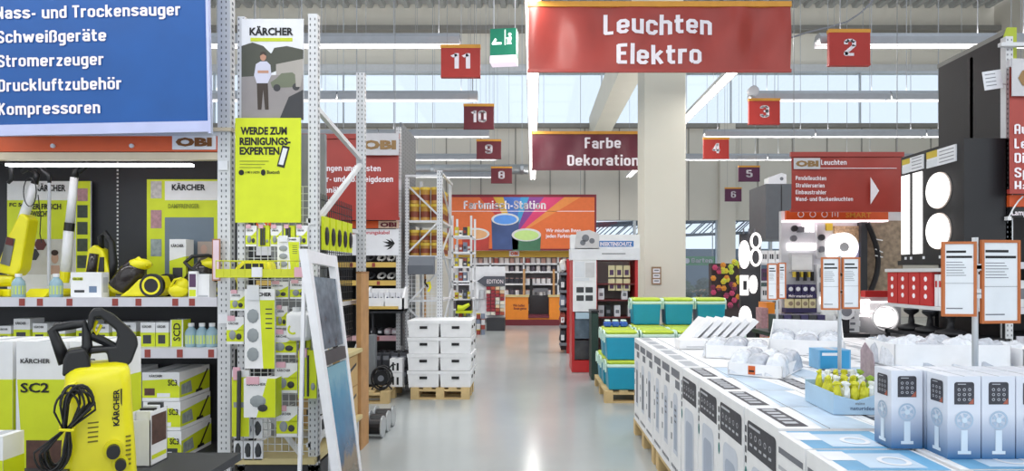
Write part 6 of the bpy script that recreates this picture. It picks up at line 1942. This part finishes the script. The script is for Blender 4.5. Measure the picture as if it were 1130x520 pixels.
for i in range(3):
    b = thing('table_lamp', 'flat black lamp base on the shelf below the red cartons, %s from far' % ORD[i], 'lamp', (3.55, 5.95 - i * .28, .972), group='flat black lamp bases')
    MB().lathe([(.1, 0), (.12, .015), (.11, .04), (.03, .06), (.02, .14), (.06, .17), (.065, .19)], n=18).build('base', BLK, b, smooth=True)
    MB().cyl((0, 0, .19), (0, 0, .2), .06, n=18).build('shade', GREYT, b)

# ---------------------------------------------------------------- lit lamp wall behind
D9 = 8.6; k = D9 / F
banner('hanging_banner', 'red cloth banner listing Pendelleuchten and Strahlerserien with white arrow', 873, 996, 168, 234, 8.05, RED, [('Leuchten', 906, 934, 182, 5.5), ('Pendelleuchten', 877.5, 912, 199, 4.6), ('Strahlerserien', 877.5, 910, 207, 4.6), ('Einbaustrahler', 877.5, 912, 214.5, 4.6), ('Wand- und Deckenleuchten', 877.5, 941, 222, 4.6)], strip=RED, amp=.005, cords=(876, 990), seed=21)
bn = [o for o in bpy.data.objects if o.get('label', '').startswith('red cloth banner listing Pend')][0]
kb = 8.05 / F
MB().box(2 * kb, 31 * kb, -.03, -.02, 47 * kb, 59 * kb).build('logo_plate', M('grey_plate'), bn)
txt('OBI', 4 * kb, 29 * kb, 50 * kb, 6 * kb, M('bronze_lettering'), bn, y=-.034, bold=.06)
MB().poly([(86 * kb, 8 * kb), (95.5 * kb, 23 * kb), (86 * kb, 38 * kb)], -.035).build('arrow', TWHITE, bn)
MB().rect(31 * kb, 115 * kb, 47.5 * kb, 48.2 * kb, -.03).build('rule_line', TWHITE, bn)
lw = thing('lamp_wall', 'bright white lamp wall with sample lights below the Leuchten banner', 'lamp display', (X(930, D9), D9, 0))
def bx(a, b, c, e, y0, y1, nm, m): return MB(lw).box(X(a, D9), X(b, D9), D9 + y0, D9 + y1, max(0, Z(e, D9)), Z(c, D9)).build(nm, m, lw)
bx(866, 1000, 232, 420, .12, .2, 'wall_board', M('lamp_wall_board', (206, 206, 212), .5))
bx(866, 978, 233, 243, -.05, 0, 'header_strip', ORANGE)
bx(866, 978, 243, 245, -.05, .12, 'header_light', M('header_light', (255, 236, 240), .4, emit=.8))
txt('SMART', X(931, D9) - lw.location.x, X(959, D9) - lw.location.x, Z(240.5, D9), 5.5 * k, YSTRIP, lw, y=-.055, bold=.02)
for i in range(3):
    q = MB(lw); q.T = q.T @ Matrix.Translation((X(882 + i * 13, D9), D9 - .052, Z(237, D9))); q.disc(0, 0, 3.6 * k, 0, n=16, r2=2.6 * k); q.build('ring_mark', TWHITE, lw)
q = MB(lw)
for a, b, c, e in ((916, 917, 234, 240), (922, 923, 234, 240), (919, 920, 235, 239)): q.box(X(a, D9), X(b, D9), D9 - .053, D9 - .05, Z(e, D9), Z(c, D9))
q.build('bar_mark', TWHITE, lw)
GPAN = M('soft_grey_panel', (198, 198, 202), .5)
for a, b, c, e, m in ((883, 899, 250, 256, GREYT), (889, 900, 246, 256, LED), (872, 902, 268, 276, LED), (904, 913, 248, 285, GPAN), (874, 900, 279, 300, GPAN), (876, 898, 281, 298, WHITE)):
    bx(a, b, c, e, .065 if m is GPAN else (.05 if m is WHITE else .04), .12, 'sample_light' if m is LED else 'sample_panel', m)

bx(915, 922, 246, 254, .08, .12, 'info_card', M('label_gold'))
bx(924, 951, 249, 268, .08, .12, 'photo_panel', M('flower_photo', (176, 150, 120), .5, var=.5, scale=40))
bx(924, 951, 268, 290, .08, .12, 'photo_panel', M('lilac_print', (186, 184, 226), .5))
MB(lw).cyl((X(929, D9), D9 - .06, Z(273, D9)), (X(929, D9), D9 + .1, Z(273, D9)), 16 * k, n=32).build('round_light', LED, lw)
MB(lw).cyl((X(929, D9), D9 - .075, Z(273, D9)), (X(929, D9), D9 - .06, Z(273, D9)), 5 * k, n=24).build('round_light_cap', GPAN, lw)
bx(951, 958, 243, 420, .02, .12, 'dark_divider', DARK)
bx(958, 1000, 243, 330, .08, .12, 'bark_panel', M('bark_panel', (150, 132, 112), .6, var=.45, scale=14))
q = MB(lw)
pts = [(X(958 + 12 * math.sin(PI * i / 12) ** 1.0, D9), D9 + .02, Z(246 + 84 * i / 12, D9)) for i in range(13)]
q.tube(pts, .035, 6)
q.build('arc_frame', BLK, lw)
for a, b in ((264, 275), (282, 272), (275, 275)): bar(lw, (X(966, D9), D9 + .0, Z(a, D9)), (X(974, D9), D9, Z(b + (a - 272) * 1.2, D9)), .01, WHITE, 'star_ray')
NAVY = M('navy_strip', (58, 52, 92), .5)
for i, py in enumerate((324, 340, 356)):
    bx(866, 900, py, py + 5, -.04, .1, 'shelf_strip', NAVY)
txt('Mehr smartes Licht', X(869, D9) - lw.location.x, X(895, D9) - lw.location.x, Z(328, D9), 3 * k, TWHITE, lw, y=-.046, bold=.02)
for s, py in enumerate((324, 340, 356)):
    for i in range(4):
        b = pbox('lamp_carton', 'small %s carton on the lit lamp wall, %s shelf, %s from left' % (('navy', 'cream', 'navy')[s], ('upper', 'middle', 'lower')[s], ORD[i]), 'box', (X(868 + i * 8, D9), D9 - .03, Z(py, D9) + .001), .085, .1, .12, NAVY if s != 1 else M('pack_cream'), (), group='small cartons on the lit lamp wall', lid=False)
        q = MB(); q.disc(.045, .06, .03, -.002, n=12); q.build('lamp_print', PAPER if s != 1 else M('bark_panel'), b)
bx(903, 951, 292, 345, .04, .12, 'sample_panel', WHITE)
for i, (a, b, c, e) in enumerate(((906, 918, 296, 306), (922, 934, 296, 306), (906, 918, 312, 322), (938, 948, 296, 318), (922, 934, 312, 322), (906, 934, 328, 336))):
    bx(a, b, c, e, .02, .04, 'sample_light' if i % 2 else 'sample_frame', LED if i % 2 else GREYT)
for i, (px, py) in enumerate(((878, 252), (877, 263), (908, 262), (908, 275), (945, 300))):
    MB(lw).cyl((X(px, D9), D9 + .02, Z(py, D9)), (X(px, D9), D9 + .06, Z(py, D9)), 3.5 * k, n=14).build('spot_lamp', GREYT if i % 2 else DARK, lw)
for i in range(6): bx(876 + i * 4, 878 + i * 4, 300, 306 + (i % 2) * 4, -.01, .05, 'pendant_lamp', BLK if i % 2 else M('label_gold'))
# grey panel with framed lights and round lamps, nearer
D10 = 7.0; k = D10 / F
gp = thing('lamp_display', 'grey display board with white frame lights and bright round lamp', 'lamp display', (X(970, D10), D10, 0))
def bx(a, b, c, e, y0, y1, nm, m): return MB(gp).box(X(a, D10), X(b, D10), D10 + y0, D10 + y1, max(0, Z(e, D10)), Z(c, D10)).build(nm, m, gp)
bx(948, 1000, 325, 372, .1, .14, 'board', M('mid_grey_board', (150, 150, 154), .5))
bx(945, 1003, 370, 380, -.3, .14, 'table', BLK)
for a in (948, 998): bx(a, a + 2, 380, 520, .0, .05, 'leg', BLK)
bx(955, 990, 321, 328, .0, .1, 'red_strip', REDC)
def frame_light(a, b, c, e):
    q = MB(gp)
    y0, y1 = D10 + .04, D10 + .1
    for p in ((a, b, c, c + 1.5), (a, b, e - 1.5, e), (a, a + 1.5, c, e), (b - 1.5, b, c, e)): q.box(X(p[0], D10), X(p[1], D10), y0, y1, Z(p[3], D10), Z(p[2], D10))
    q.build('frame_light', LED, gp)
frame_light(947, 962, 331, 350)
frame_light(954, 986, 333, 345)
MB(gp).cyl((X(977, D10), D10 - .05, Z(351, D10)), (X(977, D10), D10 + .1, Z(351, D10)), 10 * k, n=30).build('round_light', LED, gp)
q = MB(gp); q.tube([(X(977, D10) + 14 * k * math.cos(a), D10 + .0, Z(351, D10) + 14 * k * math.sin(a)) for a in [2 * PI * i / 24 for i in range(24)]], .012, 6, closed=True); q.build('ring', WHITE, gp)
t = thing('ring_lamp', 'grey round wall lamp standing among white cartons', 'lamp', (X(933, 6.36), 6.36, .902))
MB().cyl((0, -.02, .22), (0, .04, .22), .085, n=24).build('rim', WHITE, t)
MB().cyl((0, -.03, .22), (0, -.02, .22), .05, n=20).build('center', GREYT, t)
MB().box(-.04, .04, 0, .04, 0, .15).build('foot', BLK, t)
t = thing('side_table', 'dark low table behind the trays carrying white lamp cartons', 'table', (2.9, 6.6, 0))
MB(t).box(2.4, 3.35, 6.3, 6.95, .86, .9).build('table_top', BLK, t)
for x in (2.44, 3.3):
    for y in (6.34, 6.9): MB(t).box(x - .02, x + .02, y - .02, y + .02, 0, .86).build('leg', BLK, t)
for i in range(5):
    pbox('lamp_carton', 'flat white lamp carton stacked on the dark low table, %s from below' % ORD[i], 'box', (3.06 + .01 * (i % 2), 6.45, .902 + i * .06), .26, .3, .057, WHITE, ((.1, .3, .3, .7, GREYT), (.6, .8, .3, .7, GREYT)), group='flat white lamp cartons', lid=False)
for i in range(6):
    t = thing('bag_pack', 'dark pack on the low table left of the white cartons, %s' % ORD[i], 'package', (2.45 + i * .085, 6.4, .902), group='dark packs on the low table')
    MB().box(0, .075, 0, .2, 0, .18).build('card', NAVY if i % 2 else PDARK, t)
    MB().rect(.01, .065, .05, .12, -.002).build('label_print', PAPER, t)

# round light tower
D11 = 9.4; k = D11 / F
lt_ = thing('lamp_tower', 'dark tower panel with lit round, ring and square lamps', 'lamp display', (X(829, D11), D11, 0))
MB(lt_).box(X(819, D11), X(841, D11), D11 + .06, D11 + .14, 0, Z(258, D11)).build('panel', DARK, lt_)
MB(lt_).box(X(816, D11), X(844, D11), D11 - .1, D11 + .3, 0, .05).build('base', BLK, lt_)
def el(cx, cy, rx, ry, nm, hole=0, dy=0):
    q = MB(lt_)
    q.T = q.T @ Matrix.Translation((X(cx, D11), D11 + dy, Z(cy, D11)))
    if hole: q.tube([(rx * k * math.cos(a), 0, ry * k * math.sin(a)) for a in [2 * PI * i / 22 for i in range(22)]], hole, 6, closed=True)
    else: q.prism([(rx * k * math.cos(2 * PI * i / 24), ry * k * math.sin(2 * PI * i / 24)) for i in range(24)], 0, .06)
    q.build(nm, LED, lt_)
el(821.5, 281, 5.6, 15.5, 'disc_light', dy=-.02)
el(834, 266, 5, 8, 'ring_light', .018)
el(834, 284, 5.4, 9, 'ring_light', .018)
el(832, 314, 4, 10, 'disc_light')
MB(lt_).box(X(818, D11), X(826, D11), D11, D11 + .06, Z(326, D11), Z(304, D11)).build('square_light', LED, lt_)
MB(lt_).box(X(820, D11), X(824, D11), D11 - .006, D11, Z(320, D11), Z(310, D11)).build('square_core', DARK, lt_)
for i in range(3): MB(lt_).cyl((X(823 + i * 6, D11), D11 + .1, Z(258, D11)), (X(823 + i * 6, D11), D11 + .1, Z(252, D11)), .012, n=6).build('pin', GREYT, lt_)
t = thing('floor_lamp', 'leaf shaped bright lamp in front of the lamp tower', 'lamp', (X(823, 8.8), 8.8, 0))
q = MB(t); q.T = q.T @ Matrix.Translation((X(823, 8.8), 8.8, Z(351, 8.8))); q.prism([(6.6 * 8.8 / F * math.cos(2 * PI * i / 24), 13 * 8.8 / F * math.sin(2 * PI * i / 24)) for i in range(24)], 0, .05); q.build('shade', LED, t)
MB(t).cyl((X(823, 8.8), 8.84, .03), (X(823, 8.8), 8.84, Z(362, 8.8)), .012, n=8).build('pole', STEEL, t)
MB(t).cyl((X(823, 8.8), 8.84, 0), (X(823, 8.8), 8.84, .03), .12, n=18).build('foot', STEEL, t)
# orange display and picnic basket
t = thing('display_column', 'orange display column right of the leaf shaped lamp', 'stand', (X(849, 8.3), 8.3, 0))
MB(t).box(X(846, 8.3), X(855, 8.3), 8.3, 8.6, 0, Z(334, 8.3)).build('column', M('counter_orange'), t)
MB(t).box(X(840, 8.3), X(847, 8.3), 8.28, 8.5, Z(372, 8.3), Z(340, 8.3)).build('picture', M('photo_1'), t)
t = thing('goods_rack', 'grey rack with hanging grey cupboard behind the lamp tower', 'shelf', (X(860, 10.5), 10.5, 0))
MB(t).box(X(845, 10.5), X(880, 10.5), 10.5, 11.3, Z(264, 10.5), Z(203, 10.5)).build('cupboard', M('cupboard_grey', (92, 96, 102), .5), t)
MB(t).box(X(862, 10.5), X(862.6, 10.5), 10.49, 10.5, Z(263, 10.5), Z(204, 10.5)).build('door_gap', BLACK, t)
for py in (290, 310, 330): MB(t).box(X(838, 10.5), X(880, 10.5), 10.45, 11.3, Z(py + 2, 10.5), Z(py, 10.5)).build('shelf', STEEL, t)
for px in (838, 879): MB(t).box(X(px, 10.5), X(px + 2, 10.5), 10.5, 10.55, 0, Z(266, 10.5)).build('post', STEEL, t)
for s, py in enumerate((290, 310, 330)):
    for i in range(5): pbox('product_box', '%s carton on the grey cupboard rack, %s shelf, %s from left' % (('white', 'purple', 'white')[s], ('upper', 'middle', 'lower')[s], ORD[i]), 'box', (X(840.5 + i * 7.6, 10.5), 10.5, Z(py, 10.5) + .001), .1, .2, .2, WHITE if s != 1 else M('photo_purple'), ((.2, .45, .3, .7, PDARK), (.55, .8, .3, .7, PDARK)), group='cartons on the grey cupboard rack', lid=False)
t = thing('display_carton', 'white display carton on top of the grey cupboard', 'box', (X(848, 10.6), 10.6, Z(203, 10.5)))
MB().prism([(0, 0), (.3, 0), (.3, .17), (.22, .2), (.0, .12)], 0, .2).build('carton', PAPER, t)
MB().disc(.22, .1, .03, -.002).build('print', GREYT, t)
# colourful blossoms rack
t = thing('flower_display', 'dark rack covered with yellow, pink and green paper flowers', 'flower display', (X(803, 12.5), 12.5, 0))
MB(t).box(X(786, 12.5), X(824, 12.5), 12.55, 12.75, .2, 1.7).build('rack', M('dark_brown_panel'), t)
MB(t).box(X(786, 12.5), X(824, 12.5), 12.4, 12.8, 0, .2).build('base', BLK, t)
FL = [M('flower_%d' % i, c, .6) for i, c in enumerate(((214, 196, 60), (190, 206, 70), (196, 70, 110), (214, 140, 50), (120, 50, 80)))]
rr = random.Random(5)
blo = {}
for i in range(44):
    px, py = 788 + (i % 9) * 4 + rr.uniform(-2.5, 2.5), 293 + (i // 9) * 10 + rr.uniform(-5, 5)
    c = (0, 1, 0, 3, 1)[i % 5] if py < 314 and px > 795 else (2, 4, 2, 4, 3)[i % 5]
    p = Vector((X(px, 12.5), 12.5, Z(py, 12.5))) - t.location
    if c not in blo:
        q = MB()
        for a in range(6): q.ball((.03 * math.cos(a * PI / 3), -.02, .03 * math.sin(a * PI / 3)), (.028, .012, .028), 6, 4)
        q.ball((0, -.035, 0), (.018, .012, .018), 6, 4)
        blo[c] = q.build('blossom', FL[c], t)
        blo[c].location = p
    else:
        o = blo[c].copy(); col.objects.link(o); o.location = p
# small things near the roof
t = thing('loose_cable', 'thin dark cable sagging below the roof at the right', 'cable', (X(920, 9), 9, Z(20, 9)))
q = MB(t); q.tube([P(872, 42, 9), P(890, 36, 9), P(915, 30, 9), P(935, 24, 9), P(950, 14, 9), P(962, 2, 9), P(970, -12, 9)], .012, 5); q.build('cord', GREYT, t)
MB(t).cyl(P(872, 42, 9), P(872, 42, 9) + Vector((0, 0, .1)), .02, n=6).build('clamp', GREYT, t)
t = thing('loudspeaker', 'small round white loudspeaker above aisle sign three', 'loudspeaker', (X(831, 10.4), 10.4, Z(101, 10.4)))
MB().cyl((0, -.05, 0), (0, .05, 0), .085, n=20).build('body', LGREY, t)
MB().cyl((0, -.055, 0), (0, -.05, 0), .07, n=20).build('grille', GPAN, t)
MB().cyl((0, 0, .08), (0, 0, H2 - .14 - Z(101, 10.4)), .005, n=4).build('cord', CORD, t)

# ---------------------------------------------------------------- garden hall behind the windows
struct('wall_garden', MB().box(-2, 16, 36, 36.2, 0, 2.9), M('garden_wall', (92, 110, 126), .6))
struct('ceiling_garden', MB().box(-2, 16, 22.5, 36, 5.4, 5.42), g)
TRU = M('slate_truss', (70, 84, 100), .5)
for i in range(6):
    y = 24 + i * 2.1
    t = thing('roof_truss', 'slate grey roof truss of the garden hall, %s behind the windows' % ORD[i], 'truss', (6, y, 2.7 + i * .12), group='roof trusses of the garden hall')
    for z in (-.1, 1.1): bar(t, (1, y, 2.8 + i * .12 + z * .5), (14, y, 2.8 + i * .12 + z * .5 + .5), .05, TRU, 'chord')
    for j in range(8): bar(t, (1.5 + j * 1.5, y, 2.8 + i * .12 + j * .05), (2.2 + j * 1.5, y, 3.4 + i * .12 + j * .06), .03, TRU, 'web')
t = thing('garden_sign', 'green sign with white lettering seen through the window', 'sign', (X(750, 26), 26, Z(293, 26)))
k = 26 / F
MB().box(0, 42 * k, 0, .1, 0, 10 * k).build('board', M('sign_green', (60, 150, 90), .4), t)
sign_txt('Garten', 13 * k, 36 * k, 3 * k, 5 * k, TWHITE, t, y=-.01)
MB().disc(8 * k, 5 * k, 3 * k, -.01).build('leaf_mark', TWHITE, t)
for x in (.2, 42 * k - .2): MB().cyl((x, .05, 10 * k), (x, .05, 5.4 - Z(293, 26)), .02, n=6).build('cord', CORD, t)
LEAFM = [M('leaf_%d' % i, c, .5, var=.2, scale=6) for i, c in enumerate(((56, 88, 52), (40, 66, 44), (84, 112, 66)))]
rr = random.Random(12)
for i, (x, y, h) in enumerate(((5.7, 24.2, 1.2), (6.9, 25.2, 1.3), (8.0, 24.4, 1.1), (9.0, 25.5, 1.5), (4.6, 25.4, 1.4), (3.2, 24.6, 1.3))):
    t = thing('potted_shrub', 'leafy green potted shrub behind the window, %s' % ('below the green sign', 'left of the window pillar', 'right of the window pillar', 'at the right window end', 'behind the column', 'left of the column')[i], 'plant', (x, y, 0), group='shrubs in the garden hall')
    MB().lathe([(.16, 0), (.22, .3), (.23, .32), (.2, .31)], n=14).build('pot', M('pot_brown', (120, 84, 66), .7), t)
    MB().cyl((0, 0, .3), (0, 0, h * .7), .03, n=6).build('stem', M('stem_brown', (84, 66, 50), .8), t)
    q = MB()
    for j in range(420):
        a, b, r = rr.uniform(0, 2 * PI), rr.uniform(-1, 1), rr.uniform(.3, 1) ** .5
        c = Vector((.5 * r * math.cos(a) * (1 - b * b) ** .5, .5 * r * math.sin(a) * (1 - b * b) ** .5, h * .68 + h * .36 * b * r))
        n1 = Vector((rr.uniform(-1, 1), rr.uniform(-1, 1), rr.uniform(-.5, 1))).normalized() * .09
        n2 = n1.orthogonal().normalized() * .03
        q.add([c - n1, c + n2, c + n1, c - n2], [(0, 1, 2, 3)])
    q.build('foliage', LEAFM[i % 3], t, kind='stuff')
for i in range(2):
    t = thing('plant_bench', '%s wooden plant bench in the garden hall' % ('near', 'far')[i], 'bench', (8, 27.5 + i * 2.5, 0), group='plant benches in the garden hall')
    MB().box(-4, 4, 0, 1, .7, .76).build('top', M('plywood'), t)
    for x in (-3.8, 0, 3.8): MB().box(x - .05, x + .05, .1, .9, 0, .7).build('leg', M('plywood'), t)
